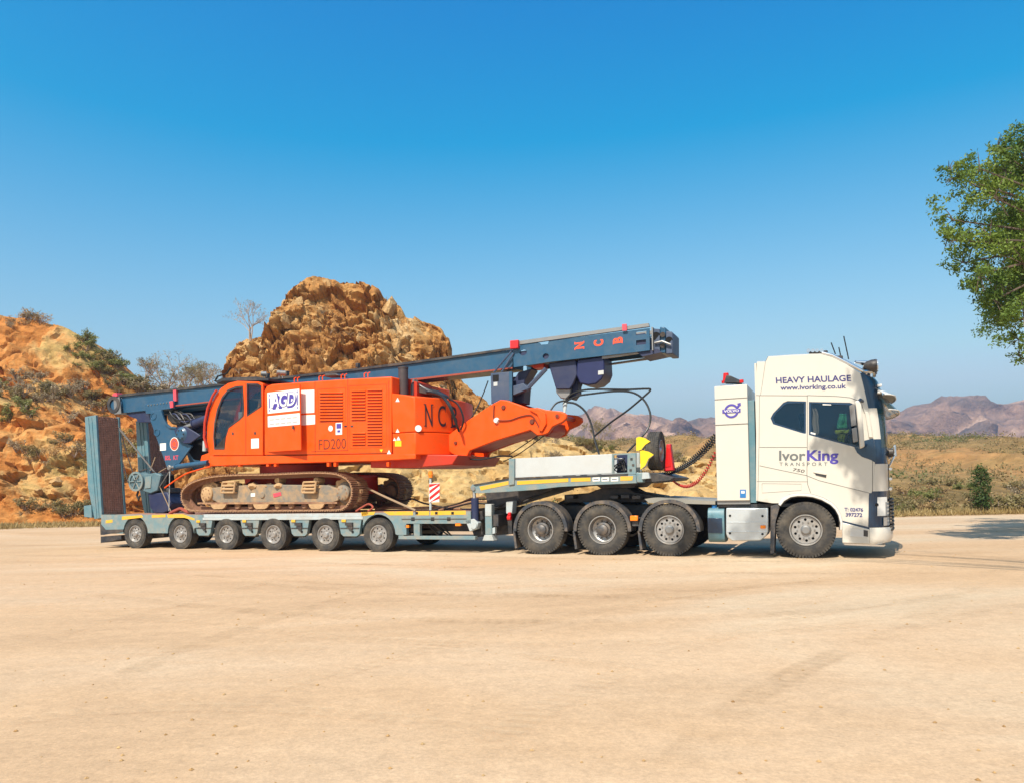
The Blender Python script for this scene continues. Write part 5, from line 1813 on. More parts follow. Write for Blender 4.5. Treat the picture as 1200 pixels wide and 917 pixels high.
MB().box(cab_out[-1][0] - 0.06, cab_out[-1][0], 0.071, CABW - 0.071, cab_out[-1][1] + 0.061, cab_out[-2][1]).build('cab_back', 'interior', rig)
fg = cab_out[1:7]
MB().prism([(x + 0.03, z) for x, z in fg] + [(x + 0.045, z) for x, z in fg[::-1]], 0.071, CABW - 0.071).build('cab_front_glass', 'glass', rig)
# grab rail round the cab front
MB().tube([V3(x - 2.2, y, -0.06) for x, y in ((244.5, 524), (241.5, 512), (242.2, 495), (245.6, 478), (251.6, 463.5), (256, 457))], 0.032, 8).build('grab_rail', 'rig_red', rig)
# visor roof and lamps
MB().prism(P(0.1, (254, 447), (262, 443), (300, 441.5), (316, 443.5), (316, 446), (262, 446.5), (256, 449.5)), 0.05, CABW).build('cab_canopy', 'chassis', rig)
MB().tube([V3(252, 447, 0.1), V3(255, 441, 0.1), V3(266, 437.5, 0.1), V3(270, 431, 0.1)], 0.022, 6).build('wiper_arm', 'hole_black', rig)
for x, y in ((308.5, 438), (327, 436.5), (331, 437)):
    a = V3(x, y, 0.3)
    MB().cyl(a + Vector((-0.04, -0.04, 0)), a + Vector((0.05, 0.05, 0)), 0.055, 0.065, n=14).cyl(a + Vector((0, 0, -0.14)), a, 0.015).build('work_lamp', 'steel_grey', rig)
# cab interior
st = MB().box(U(272, 510)[0], U(290, 510)[0], 0.25, 0.75, U(270, 512)[1], U(270, 504)[1]).build('seat', 'interior', rig, bevel=0.05)
MB().prism(P(0.5, (283, 506), (291, 506), (297, 468), (290, 468)), 0.27, 0.73).build('seat_back', 'interior', st, bevel=0.05)
MB().box(U(254, 515)[0], U(262, 515)[0], 0.15, 0.35, U(258, 524)[1], U(258, 500)[1]).build('control_stand', 'steel_dark', rig, bevel=0.03)
for x, y in ((258, 499), (263, 497), (261, 508)):
    MB().tube([V3(x, y + 8, 0.3), V3(x, y, 0.3), V3(x + 2, y - 3, 0.3)], 0.03, 6).build('control_lever', 'curtain', rig)
MB().box(U(278, 490)[0], U(282, 490)[0], 0.04, 0.06, U(280, 491)[1], U(280, 482)[1]).build('hand_sanitiser', 'paint_white', rig, bevel=0.01)
MB().prism(P(0, (294.5, 513.5), (303.5, 513), (303.5, 524.5), (294.5, 525)), -0.006, 0.0).build('decal', 'paint_white', rig, label='square cream decal below the rear cab window')
for x, y in ((273, 507.5), (299, 507)):
    MB().prism(circle(*U(x, y), 0.03, 0.04, 10), -0.01, 0.0).build('door_lock', 'chassis', rig)
hs_ = MB().tube([V3(288, 449, -0.002), V3(288, 532, -0.002)], 0.006, 6).build('panel_seam', 'ink_brown', rig)

# --- counterweight: straight flank, then a bowed tail
s0 = U(486.5, 500, 0)[0]
sA = U(459.5, 500, 0)[0]
bow = 0.52
def tail(w):
    t = (BW / 2 - min(w, BW - w)) / (BW / 2)
    return s0 + bow * (1 - t ** 2.2)
zT0, zT1, zTr = U(459.5, 460.5)[1], U(486, 463.5)[1], U(486, 463.5)[1] - 0.02
zS = U(487, 506)[1]
zB0 = U(470, 533)[1]
def tail_block(name, m, z_lo, z_hi_a, z_hi_b, grow=0.0, drop=0.0):
    out = []
    N = 24
    for i in range(N + 1):
        w = BW * i / N
        out.append((tail(w) + grow, w, 0.06 * math.sin(math.pi * i / N)))
    lo = [(sA + 0.003, 0.0 - grow * 0.2, z_lo)] + [(s, w, z_lo + drop * math.sin(math.pi * w / BW)) for s, w, _ in out] + [(sA + 0.003, BW, z_lo)]
    hi = [(sA + 0.003, 0.0 - grow * 0.2, z_hi_a)] + [(s, w, z_hi_b) for s, w, _ in out] + [(sA + 0.003, BW, z_hi_a)]
    k = len(lo)
    f = [tuple(range(k)), tuple(range(2 * k - 1, k - 1, -1))] + [(i, (i + 1) % k, (i + 1) % k + k, i + k) for i in range(k)]
    return MB().add(lo + hi, f).build(name, m, rig, bevel=0.02, smooth=30)
cw = tail_block('counterweight', 'rig_orange', zS + 0.012, zT0, zTr)
cw2 = tail_block('counterweight', 'rig_orange', zB0, zS, zS, 0.0)
MB().prism(P(0.25, (434, 537), (487, 532), (510, 532), (537, 532.5), (530, 544), (487, 547.5), (434, 547.5)), 0.25, BW - 0.25).build('counterweight_foot', 'rig_red', rig, bevel=0.02)
# serif letters on the bowed tail
def tail_letter(ch, w0, w1, zb, zt_):
    a = Vector((tail(w0), w0, zb))
    b = Vector((tail(w1), w1, zb))
    lettering(ch, 'ink_black', cw, a, b - a, (0, 0, zt_ - zb), 0.0, 0.012)
    d = b - a
    nrm = Vector((d.y, -d.x, 0)).normalized() * 0.0
    # serifs
    ser = [(0.0, 0), (0.0, 1), (1.0, 1)] if ch == 'N' else ([(0.0, 0), (0.0, 1)] if ch == 'B' else [(0.95, 0.86)])
    for u, v in ser:
        p = a + d * u + Vector((0, 0, (zt_ - zb) * v - (0.01 if v == 1 else 0.012 if v == 0 else 0.0)))
        e = d * 0.16
        q = d.cross(Vector((0, 0, 1))).normalized() * 0.014
        if ch == 'C':
            vs_ = [p + q + Vector((0, 0, -0.09)), p + e * 0.2 + q + Vector((0, 0, -0.09)), p + e * 0.2 + q + Vector((0, 0, 0.09)), p + q + Vector((0, 0, 0.09))]
        else:
            vs_ = [p - e + q, p + e + q, p + e + q + Vector((0, 0, 0.025)), p - e + q + Vector((0, 0, 0.025))]
        MB().add(vs_, [(0, 1, 2, 3)]).build('letter_serif', 'ink_black', cw, smooth=0, fix=False)
zb_, zt_ = U(498, 499, 0.25)[1], U(498, 474, 0.25)[1]
def w_at(px, y=487):
    best = None
    for i in range(400):
        w = BW * 0.7 * i / 400
        e = abs(U(px, y, w)[0] - tail(w))
        if best is None or e < best[0]:
            best = (e, w)
    return best[1]
tail_letter('N', w_at(498), w_at(506.5), zb_, zt_)
tail_letter('C', w_at(513), w_at(522), zb_, zt_)
tail_letter('B', w_at(528.5), w_at(535.5), zb_, zt_)
def tri(x, y, r, m, name='warning_triangle'):
    MB().prism(P(0, (x - r, y + r), (x + r, y + r), (x, y - r)), -0.008, 0.0).build(name, m, cw)
tri(466, 468, 2.4, 'paint_white')
tri(466, 504, 2.2, 'paint_white')
tri(467, 513, 2.4, 'paint_white')
tri(462.5, 514, 1.8, 'paint_white')
tri(456, 529, 2.4, 'paint_white')
MB().prism(P(0, (463, 516), (470.5, 516), (470.5, 522.5), (463, 522.5)), -0.008, 0.0).build('decal', 'paint_yellow', cw2)
MB().prism(P(0, (445, 526), (449, 526), (447, 529.5)), -0.008, 0.0).build('decal', 'paint_yellow', house)
wc = w_at(490, 501.5)
c = Vector((tail(wc) + 0.012, wc - 0.01, U(490, 501.5, wc)[1]))
MB().cyl(c, c + Vector((0.006, -0.01, 0)), 0.075, n=18).build('decal', 'paint_white', cw)
# exhaust, top casing and hoses by it
a, b = V3(472.5, 457, 0.45), V3(472.5, 432, 0.45)
MB().cyl((a.x, a.y, a.z - 0.2), b, 0.115, n=24).cyl(b, b + Vector((0, 0, 0.03)), 0.125, n=24).build('exhaust_stack', 'exhaust', rig)
MB().prism(P(0.3, (459.5, 462), (459.5, 441.5), (468, 441), (481, 446), (481, 462)), 0.6, NW + 0.3).build('stack_casing', 'rig_red', rig)
for i in range(5):
    MB().tube(smooth_path([V3(482 + i * 1.6, 463, 0.5 + .06 * i), V3(483 + i * 1.5, 449 - (i % 2) * 4, 0.55 + .06 * i), V3(489 + i, 452, 0.7), V3(500 + i * 2, 460, 0.8)], 5), 0.018, 6).build('engine_hose', ('hose', 'steel_grey', 'hose')[i % 3], rig)
MB().prism(P(0.7, (488, 460), (490, 453), (496, 453.5), (508, 460), (508, 463)), 0.7, 1.5).build('cable_tray', 'steel_dark', rig, bevel=0.02)

mat('navy_grey', (0.045, 0.07, 0.13), 0.5, var=0.15, dirt=(0.12, 0.12, 0.13), dirt_amt=0.35)
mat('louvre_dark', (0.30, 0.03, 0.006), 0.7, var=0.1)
mat('navy_blue', (0.012, 0.018, 0.08), 0.45, var=0.2)
mat('paint_red2', (0.80, 0.08, 0.03), 0.5, var=0.05)
# --- mast
MW0, MW1 = 1.12, 1.78
MC = (MW0 + MW1) / 2
mast_pts = P(MW0, (136, 464), (262, 450.5), (400, 435.5), (478, 426), (601, 410), (601, 431), (560, 437), (485, 445), (300, 467), (170, 481), (141, 484))
mast = MB().prism(mast_pts, MW0, MW1).build('mast', 'mast_navy', rig, bevel=0.01)
rail = P(MW0, (134, 463), (262, 449), (400, 434), (478, 424.5), (601, 407.5), (601, 410), (478, 427.2), (400, 436.6), (262, 451.6), (136, 465.6))
MB().prism(rail, MW0 - 0.05, MW0 - 0.004).build('guide_rail', 'steel_dark', mast)
MB().prism(rail, MW1 + 0.004, MW1 + 0.05).build('guide_rail', 'steel_dark', mast)
MB().prism(P(MW0, (205, 474.6), (262, 468), (485, 443.6), (601, 430.5), (601, 432), (485, 446), (262, 469.6), (205, 476)), MW0 - 0.03, MW0 - 0.004).build('lower_rail', 'rust_red', mast)
# sleeve at the head
sleeve_out = P(MW0 - 0.1, (601, 409), (616, 401.5), (632, 401.8), (634, 404), (642, 403.4), (643, 399.8), (761, 384.5), (761.5, 410.5), (742, 413), (645, 424), (602, 430.5))
hl1 = circle(*U(613, 413, MW0 - .1), 0.09, 0.07, 14)
hl2 = circle(*U(639.5, 417.5, MW0 - .1), 0.075, 0.065, 14)
sl1 = P(MW0 - 0.1, (745, 388.6), (757.5, 387), (757.5, 391.6), (745, 393))
sl2 = P(MW0 - 0.1, (745.5, 399), (757, 397.7), (757, 403.4), (745.5, 404.6))
for w0, w1 in ((MW0 - 0.1, MW0 - 0.06), (MW1 + 0.06, MW1 + 0.1)):
    slv = MB().plate(sleeve_out, [hl1, hl2, sl1, sl2], w0, w1).build('mast_sleeve', 'mast_navy', rig)
    if w0 < MC:
        near_sleeve = slv
MB().prism(P(MW0 - 0.1, (606, 412), (660, 404), (755, 390), (757, 405), (700, 412), (608, 426)), MW0 - 0.059, MW1 + 0.059).build('sleeve_core', 'navy_dark', near_sleeve)
MB().prism(P(MW0 - 0.1, (608, 399.8), (760, 378.8), (761, 382.8), (608, 404)), MW0 - 0.12, MW0 - 0.03).build('guide_rail', 'steel_grey', near_sleeve)
MB().prism(P(MW0 - 0.1, (608, 399.8), (760, 378.8), (761, 382.8), (608, 404)), MW1 + 0.03, MW1 + 0.12).build('guide_rail', 'steel_grey', near_sleeve)
MB().prism(P(MW0 - 0.1, (745, 411.5), (770, 408.5), (775, 412.5), (752, 417.5)), MW0 - 0.05, MW1 + 0.05).build('sleeve_end', 'navy_dark', near_sleeve)
MB().prism(P(MW0, (706, 418), (752, 411.5), (752, 414), (706, 421)), MW0 - 0.04, MW0 + 0.04).build('lower_rail', 'steel_grey', near_sleeve)
MB().prism(P(MW0, (700, 422), (756, 413.5), (756, 416), (700, 424)), MW1 - 0.04, MW1 + 0.04).build('lower_rail', 'steel_grey', near_sleeve)
MB().prism(P(MW0 - .1, (599.5, 400), (609, 399), (609, 408.5), (599.5, 409.5)), MW0 - 0.2, MW0 - 0.101).build('limit_switch', 'paint_red', near_sleeve, bevel=0.01)
MB().prism(P(MW0 - .1, (729.5, 380.5), (735, 380), (735.5, 388), (730, 388.5)), MW0 - 0.16, MW0 - 0.121).build('rail_clamp', 'paint_pink', near_sleeve, bevel=0.01)
# end bulkheads at the head
e0 = P(MW0 - 0.1, (761.6, 384.5), (765, 384), (765.5, 410.5), (762, 411))
c0 = U(763.5, 384, MW0 - 0.1)[0]
zt2, zb2 = U(763.5, 383.5, MW0 - .1)[1], U(763.5, 411, MW0 - .1)[1]
eb = MB().box(c0, c0 + 0.03, MW0 - 0.12, MW1 + 0.12, zb2, zt2).build('head_bulkhead', 'steel_grey', near_sleeve, bevel=0.004)
for w_, r_ in ((MW0 + 0.08, 0.11), (MW1 - 0.12, 0.09)):
    MB().cyl((c0 + 0.028, w_, (zt2 + zb2) / 2 + 0.08), (c0 + 0.034, w_, (zt2 + zb2) / 2 + 0.08), r_, n=18).build('bulkhead_hole', 'hole_black', eb)
MB().box(c0 + 0.031, c0 + 0.2, MC - 0.06, MC + 0.1, zb2 + 0.02, zt2 + 0.02).build('sheave_bracket', 'mast_navy', eb, bevel=0.01)
MB().cyl((c0 + 0.13, MC - 0.3, (zt2 + zb2) / 2 - 0.02), (c0 + 0.13, MC + 0.35, (zt2 + zb2) / 2 - 0.02), 0.035).build('sheave_pin', 'chrome', eb)
MB().cyl((c0 + 0.16, MC + 0.12, (zt2 + zb2) / 2), (c0 + 0.16, MC + 0.2, (zt2 + zb2) / 2), 0.2, n=22).build('sheave', 'mast_navy', eb)
hp = P(MW0 - 0.04, (766, 385), (773, 385.5), (773.5, 411.5), (766, 410.5))
MB().prism(hp, MW0 - 0.04, MW1 + 0.04).build('head_block', 'navy_grey', eb, bevel=0.01)
MB().cyl(V3(769, 394, MW0 - 0.05), V3(769, 394, MW0), 0.09, n=16).build('bulkhead_hole', 'hole_black', eb)
hp = P(MW0, (773.2, 383), (780, 383.5), (780, 414), (773.7, 413.5))
MB().prism(hp, MW0 + 0.0, MW1 - 0.0).build('sheave_guard', 'mast_navy', eb, bevel=0.02)
hp = P(MW0 - 0.03, (780.2, 388), (787, 388.5), (788.5, 390), (788.5, 414.5), (780.2, 415))
MB().prism(hp, MW0 - 0.03, MW1 + 0.03).build('sheave_guard', 'navy_grey', eb, bevel=0.02)
MB().cyl(V3(784, 399, MW0 - 0.04), V3(784, 399, MW0), 0.08, n=16).build('bulkhead_hole', 'hole_black', eb)
MB().cyl(V3(776.5, 392, MW0 - 0.05), V3(776.5, 392, MW0 + 0.02), 0.055, n=14).build('sheave_boss', 'steel_dark', eb)
MB().cyl(V3(776.5, 405, MW0 - 0.05), V3(776.5, 405, MW0 + 0.02), 0.055, n=14).build('sheave_boss', 'steel_dark', eb)
MB().tube([V3(767, 402, MW0 - 0.08), V3(776, 400, MW0 - 0.1), V3(786, 404, MW0 - 0.08)], 0.022, 8).build('locking_bar', 'steel_grey', eb)
# red letters turned a quarter, reading along the mast
def quarter(ch, cx, cy, wpx, hpx):
    w = MW0 - 0.1
    # glyph x runs up the plate, glyph y runs backwards
    a = V3(cx + wpx / 2, cy + hpx / 2 - 0.8, w)
    x_ = V3(cx + wpx / 2, cy - hpx / 2 - 0.8, w) - a
    y_ = V3(cx - wpx / 2, cy + hpx / 2 + 0.8, w) - a
    lettering(ch, 'paint_red2', near_sleeve, a, x_, y_, 0.045, 0.004)
    for v in ((0.0, 0.0), (1.0, 0.0), (0.0, 1.0), (1.0, 1.0)) if ch == 'N' else (((0.0, 0.0), (0.0, 1.0)) if ch == 'B' else ()):
        p = a + x_ * v[0] + y_ * v[1]
        e = x_ * 0.13
        t = y_ * (0.09 if v[1] == 0 else -0.09)
        n_ = Vector((0, -0.006, 0))
        MB().add([p - e + n_, p + e + n_, p + e + t + n_, p - e + t + n_], [(0, 1, 2, 3)]).build('letter_serif', 'paint_red2', near_sleeve, smooth=0, fix=False)
quarter('N', 679, 405, 11.5, 7.5)
quarter('C', 701.5, 402, 11.5, 7.5)
quarter('B', 724, 398.7, 11.5, 7)
# round foot end of the mast
c = U(133.5, 474, MW0 - 0.05)
MB().revolve([(0, MW0 - 0.08), (0.24, MW0 - 0.08), (0.27, MW0 - 0.05), (0.27, MW1 + 0.05), (0, MW1 + 0.05)], (c[0] + 0.05, c[1]), 28, False).build('foot_sheave', 'mast_navy', mast)
MB().revolve([(0.15, MW0 - 0.12), (0.25, MW0 - 0.12), (0.25, MW0 - 0.081), (0.15, MW0 - 0.081)], (c[0] + 0.05, c[1]), 28).build('sheave_flange', 'steel_dark', mast)
MB().prism(P(MW0 - .1, (133, 466), (140, 465), (142, 484), (134, 485)), MW0 - 0.1, MW0 - 0.081).build('foot_plate', 'steel_grey', mast)
MB().prism(P(MW0 - .05, (134, 461), (138, 460), (139, 464), (133, 465)), MW0 - 0.1, MW0 + 0.1).build('rail_clamp', 'paint_pink', mast)
# red band and saddle
MB().prism(P(MW0 - .06, (203, 457), (206.5, 456.5), (207, 469.5), (203.5, 470)), MW0 - 0.07, MW1 + 0.07).build('clamp_band', 'paint_pink', mast)
MB().prism(P(MW0 - .1, (199.3, 470), (203, 469.5), (203.5, 477), (200, 477.5)), MW0 - 0.12, MW0 - 0.081).build('clamp_band', 'paint_pink', mast)
sad = MB().prism(P(MW0 - .08, (168.5, 474.5), (171, 472.8), (204, 468.6), (204, 478), (189, 480), (186, 484), (171, 484.5)), MW0 - 0.08, MW1 + 0.08).build('mast_saddle', 'mast_navy', rig, bevel=0.01)
for i in range(8):
    a = V3(174 + i * 3.6, 474.6 - i * 0.5, MW0 - 0.08)
    MB().cyl(a + Vector((0, -0.02, 0)), a, 0.018, n=6).build('bolt', 'steel_grey', sad)
MB().prism(P(MW0, (143, 481), (170, 478), (176, 484), (176, 494), (160, 494), (158, 490), (150, 487)), MW0 + 0.05, MW1 - 0.05).build('saddle_block', 'navy_dark', rig)
# kicker plate with pivot, emblem and print
KW = MW0 - 0.16
kick_pts = P(KW, (177.5, 481), (189, 480), (192, 490), (195, 496), (200, 500), (209, 500.5), (213, 506), (217, 518), (225, 522), (206, 548), (202, 551), (198, 550.5), (195, 546), (176, 492))
kick = MB().prism(kick_pts, KW, KW + 0.06).build('kicker_plate', 'mast_navy', rig, bevel=0.008)
MB().prism(kick_pts, MW1 + 0.1, MW1 + 0.16).build('kicker_plate', 'mast_navy', rig)
MB().prism(P(KW, (190, 481), (193, 490), (196, 495.5), (200.5, 499.3), (208, 500), (207.5, 501.6), (199.5, 501), (194, 497), (190.8, 491), (188, 482)), KW - 0.04, KW).build('plate_flange', 'mast_navy', kick)
for x, y, r in ((180, 487, 0.11), (184, 506, 0.11)):
    c = U(x, y, KW)
    pl_ = circle(*c, r, r, 18)
    MB().plate(pl_, [circle(*c, r * 0.72, r * 0.72, 18)], KW - 0.015, KW).build('pin_boss', 'mast_navy', kick)
c = U(204.5, 519.7, KW)
em = MB().prism(circle(*c, 0.165, 0.19, 28), KW - 0.008, KW).build('emblem', 'paint_white', kick)
e1 = MB().prism(circle(*c, 0.145, 0.17, 28), KW - 0.011, KW - 0.0085).build('emblem_disc', 'paint_red2', em)
MB().plate(circle(*c, 0.095, 0.11, 24), [circle(*c, 0.075, 0.09, 24)], KW - 0.014, KW - 0.0115).build('emblem_ring', 'mast_navy', e1)
MB().prism(P(KW, (187.7, 519), (194.7, 518.5), (194.7, 527), (187.7, 527.6)), KW - 0.008, KW).build('decal', 'paint_white', kick)
side_text('BSL  KT', 'paint_pink', kick, KW - 0.001, (193.5, 538.6), (209, 538), (193.5, 533.4), 0.02)
c = U(199, 547.5, KW)
MB().revolve([(0, KW - 0.05), (0.055, KW - 0.05), (0.075, KW - 0.03), (0.075, KW)], c, 16, False).build('pin_boss', 'steel_grey', kick)
# rotary pivot arm
c = U(216, 508.5, KW)
pv = MB().prism(P(KW, (207, 504), (212, 499.5), (220, 499), (232, 506), (238, 510), (226, 519), (219, 519.5), (211, 514)), KW - 0.1, KW - 0.042).build('pivot_arm', 'navy_dark', rig, bevel=0.02)
MB().revolve([(0, KW - 0.15), (0.13, KW - 0.15), (0.17, KW - 0.12), (0.2, KW - 0.1), (0, KW - 0.1)], c, 24, False).build('pivot_cap', 'mast_navy', pv)
for i in range(6):
    a = 2 * math.pi * i / 6
    MB().cyl((c[0] + 0.12 * math.cos(a), KW - 0.165, c[1] + 0.12 * math.sin(a)), (c[0] + 0.12 * math.cos(a), KW - 0.14, c[1] + 0.12 * math.sin(a)), 0.02, n=6).build('bolt', 'steel_dark', pv)
# hydraulic cylinders between the mast and the machine
def ram(p, q, r, m='mast_navy', name='hydraulic_cylinder', rod=0.55):
    p, q = Vector(p), Vector(q)
    o = MB().cyl(p, p.lerp(q, rod), r, n=18).cyl(p.lerp(q, rod - 0.03), p.lerp(q, rod), r * 1.15, n=18).build(name, m, rig)
    MB().cyl(p.lerp(q, rod), q, r * 0.55, n=12).build('piston_rod', 'steel_grey', o)
    return o
ram(V3(244, 541.5, 0.85), V3(202, 547, 0.95), 0.075, rod=0.9)
ram(V3(244, 490, 1.0), V3(214, 502, 1.0), 0.12, 'navy_dark')
ram(V3(246, 498, 1.25), V3(214, 509, 1.25), 0.10, 'navy_dark')
ram(V3(250, 474.5, MC), V3(206, 480, MC), 0.11, rod=0.85)
ram(V3(255, 482, MC + 0.2), V3(200, 490, MC + 0.2), 0.11, 'navy_dark', rod=0.8)
for i in range(9):
    p = [V3(199 + 2 * i, 482 + (i % 3) * 3, 1.1), V3(203 + 3 * i, 488 - (i % 2) * 3, 1.05), V3(212 + 3 * i, 492 + (i % 4) * 2, 1.02), V3(232 + i, 487 + 2 * (i % 3), 1.05), V3(247, 492 + i, 1.1)]
    MB().tube(smooth_path(p, 5), 0.022, 6).build('hydraulic_hose', ('hose', 'navy_dark', 'hose', 'steel_dark')[i % 4], rig)
MB().prism(P(1.2, (198, 482), (215, 484), (213, 497), (203, 497), (197, 490)), 1.15, 1.9).build('winch_motor', 'steel_dark', rig, bevel=0.04)
MB().prism(P(1.3, (222, 517), (238, 512), (247, 530), (247, 541), (226, 538), (219, 527)), 1.3, 2.1).build('swivel_block', 'hole_black', rig, bevel=0.04)
for w0 in (0.9, 1.75):
    MB().prism(P(0.9, (236, 533), (250, 528), (250, 546), (240, 546), (234, 541)), w0, w0 + 0.1).build('mast_lug', 'rig_orange', rig, bevel=0.02)
a = V3(241, 530, 0.3)
MB().cyl(V3(240.5, 516, 0.2), V3(240, 528, 0.2), 0.06).cyl(V3(240.3, 513.5, 0.2), V3(240.5, 516, 0.2), 0.03).build('grease_bottle', 'trailer_pale', rig)
# --- rear boom arms that carry the mast
arm_pts = P(0.85, (520, 523), (523, 512), (530, 506), (552, 490), (578, 473), (587, 468.2), (595, 469), (608, 473.5), (620, 478), (630, 477.3), (640, 480), (658, 481.8), (664, 485), (664.5, 489.5), (660, 494), (648, 499.5), (643, 507), (638, 509), (630, 510), (622, 503.5), (580, 516.5), (551, 527.5), (548, 534), (541, 536), (530, 531))
for w0 in (0.82, 1.95):
    ar = MB().prism(arm_pts, w0, w0 + 0.13).build('boom_arm', 'rig_orange', rig, bevel=0.02)
    if w0 < 1:
        for x, y, r in ((534, 518.5, 0.035), (590, 477, 0.045), (623.5, 493.5, 0.05), (653, 487, 0.035)):
            c = U(x, y, w0)
            MB().revolve([(0, w0 - 0.03), (r, w0 - 0.03), (r * 1.3, w0), (0, w0 + 0.01)], c, 14, False).build('arm_pin', 'ink_brown', ar)
        c = U(582, 492.3, w0)
        MB().revolve([(0, w0 - 0.06), (0.05, w0 - 0.06), (0.07, w0), (0, w0 + 0.01)], c, 12, False).build('arm_lamp', 'paint_white', ar)
        MB().tube(smooth_path([V3(579, 474, w0 - 0.02), V3(578.5, 484, w0 - 0.02), V3(580, 491, w0 - 0.03), V3(596, 492, w0 - 0.02), V3(610, 487.5, w0 - 0.02), V3(622, 486, w0 - 0.02), V3(628, 493, w0 - 0.02), V3(633, 503, w0 - 0.02)], 5), 0.014, 6).build('arm_cable', 'ink_brown', ar)
        MB().prism(P(w0, (621, 480), (632, 479), (640, 484), (641, 496), (636, 505), (632, 504), (634, 493), (630, 485)), w0 - 0.05, w0 + 0.0).build('arm_flange', 'rig_orange', ar, bevel=0.01)
MB().prism(P(0.95, (545, 520), (600, 505), (622, 498), (626, 504), (580, 517), (548, 529)), 0.951, 1.949).build('arm_web', 'rig_red', rig)
MB().cyl(V3(653, 487, 0.8), Vector((V3(653, 487, 0.8).x, 2.1, V3(653, 487, 0.8).z)), 0.05).build('head_pin', 'rig_red', rig)
MB().prism(P(1.0, (632, 497), (648, 494), (648, 505), (640, 511), (633, 510)), 1.0, 1.9).build('arm_head', 'rig_red', rig, bevel=0.03)
# mast support post and braces
for w0 in (0.96, 1.78):
    post = MB().prism(P(0.98, (575.3, 437.5), (599, 435.5), (599, 470), (576, 473)), w0, w0 + 0.15).build('support_post', 'navy_grey', rig, bevel=0.01)
    if w0 < 1:
        MB().prism(P(0.96, (577.5, 439.5), (584.5, 439), (584.5, 446.5), (577.5, 447)), w0 - 0.006, w0 + 0.001).build('post_opening', 'hole_black', post)
        MB().prism(P(0.96, (578.5, 448), (583, 447.5), (583, 452), (578.5, 452.5)), w0 - 0.006, w0 + 0.001).build('post_plate', 'panel_grey', post)
        MB().prism(P(0.96, (597, 435.6), (600.5, 435.3), (600.5, 470), (597, 471)), w0 - 0.02, w0).build('post_edge', 'mast_navy', post)
MB().prism(P(1.2, (598, 450), (606, 436), (622, 431.5), (614, 445), (612, 472), (602, 472)), 1.25, 1.7).build('support_frame', 'navy_dark', rig, bevel=0.02)
MB().prism(P(1.0, (601, 452), (613, 449), (620, 455), (601, 463)), 1.0, 1.2).build('brace_gusset', 'navy_grey', rig, bevel=0.01)
for p, q, r in (((617, 456.5, 1.05), (640, 432, 1.05), 0.05), ((579, 436, 1.0), (600, 411, 1.0), 0.022), ((588, 436, 1.0), (602, 414, 1.0), 0.022)):
    MB().tube([V3(*p), V3(*q)], r, 6).build('support_brace', 'navy_grey', rig)
MB().prism(P(1.2, (622, 429), (637, 426), (637, 430.5), (626, 432)), 1.2, 1.5).build('support_pad', 'rig_red', rig)
# winch slung below the mast head
wn_ = MB().prism(P(1.15, (643, 426), (675, 422), (677, 438), (672, 450), (668, 456), (652, 456), (648, 443)), 1.12, 1.2).build('winch_frame', 'navy_dark', rig, bevel=0.02)
MB().prism(P(1.15, (643, 426), (675, 422), (677, 438), (672, 450), (668, 456), (652, 456), (648, 443)), 1.7, 1.78).build('winch_frame', 'navy_dark', rig, bevel=0.02)
c = U(662, 441, 1.15)
MB().cyl((c[0], 1.2, c[1]), (c[0], 1.7, c[1]), 0.2, n=24).build('winch_drum', 'steel_dark', wn_)
MB().prism(P(1.15, (677, 422), (708, 417.5), (709, 436), (706, 444), (699, 450), (690, 451.5), (680, 449.5), (676, 440)), 1.1, 1.8).build('winch_housing', 'navy_blue', rig, bevel=0.03)
MB().prism(P(1.1, (701, 434.5), (707.5, 433.7), (707.5, 438.5), (701, 439.2)), 1.09, 1.1).build('maker_plate', 'panel_grey', wn_)
MB().prism(P(1.15, (650, 455), (668, 454), (667, 462), (662, 467), (656, 466), (651, 460)), 1.2, 1.5).build('hook_sheave', 'steel_grey', rig, bevel=0.02)
MB().prism(P(1.3, (668, 447), (677, 444), (677, 460), (671, 468), (664, 466), (668, 457)), 1.3, 1.6).build('hook_block', 'navy_dark', rig, bevel=0.02)
MB().tube([V3(663, 466, 1.3), V3(662, 476, 1.2), V3(661.5, 484, 1.1)], [0.06, 0.05, 0.03], 8).build('hook_shackle', 'trailer_pale', rig)
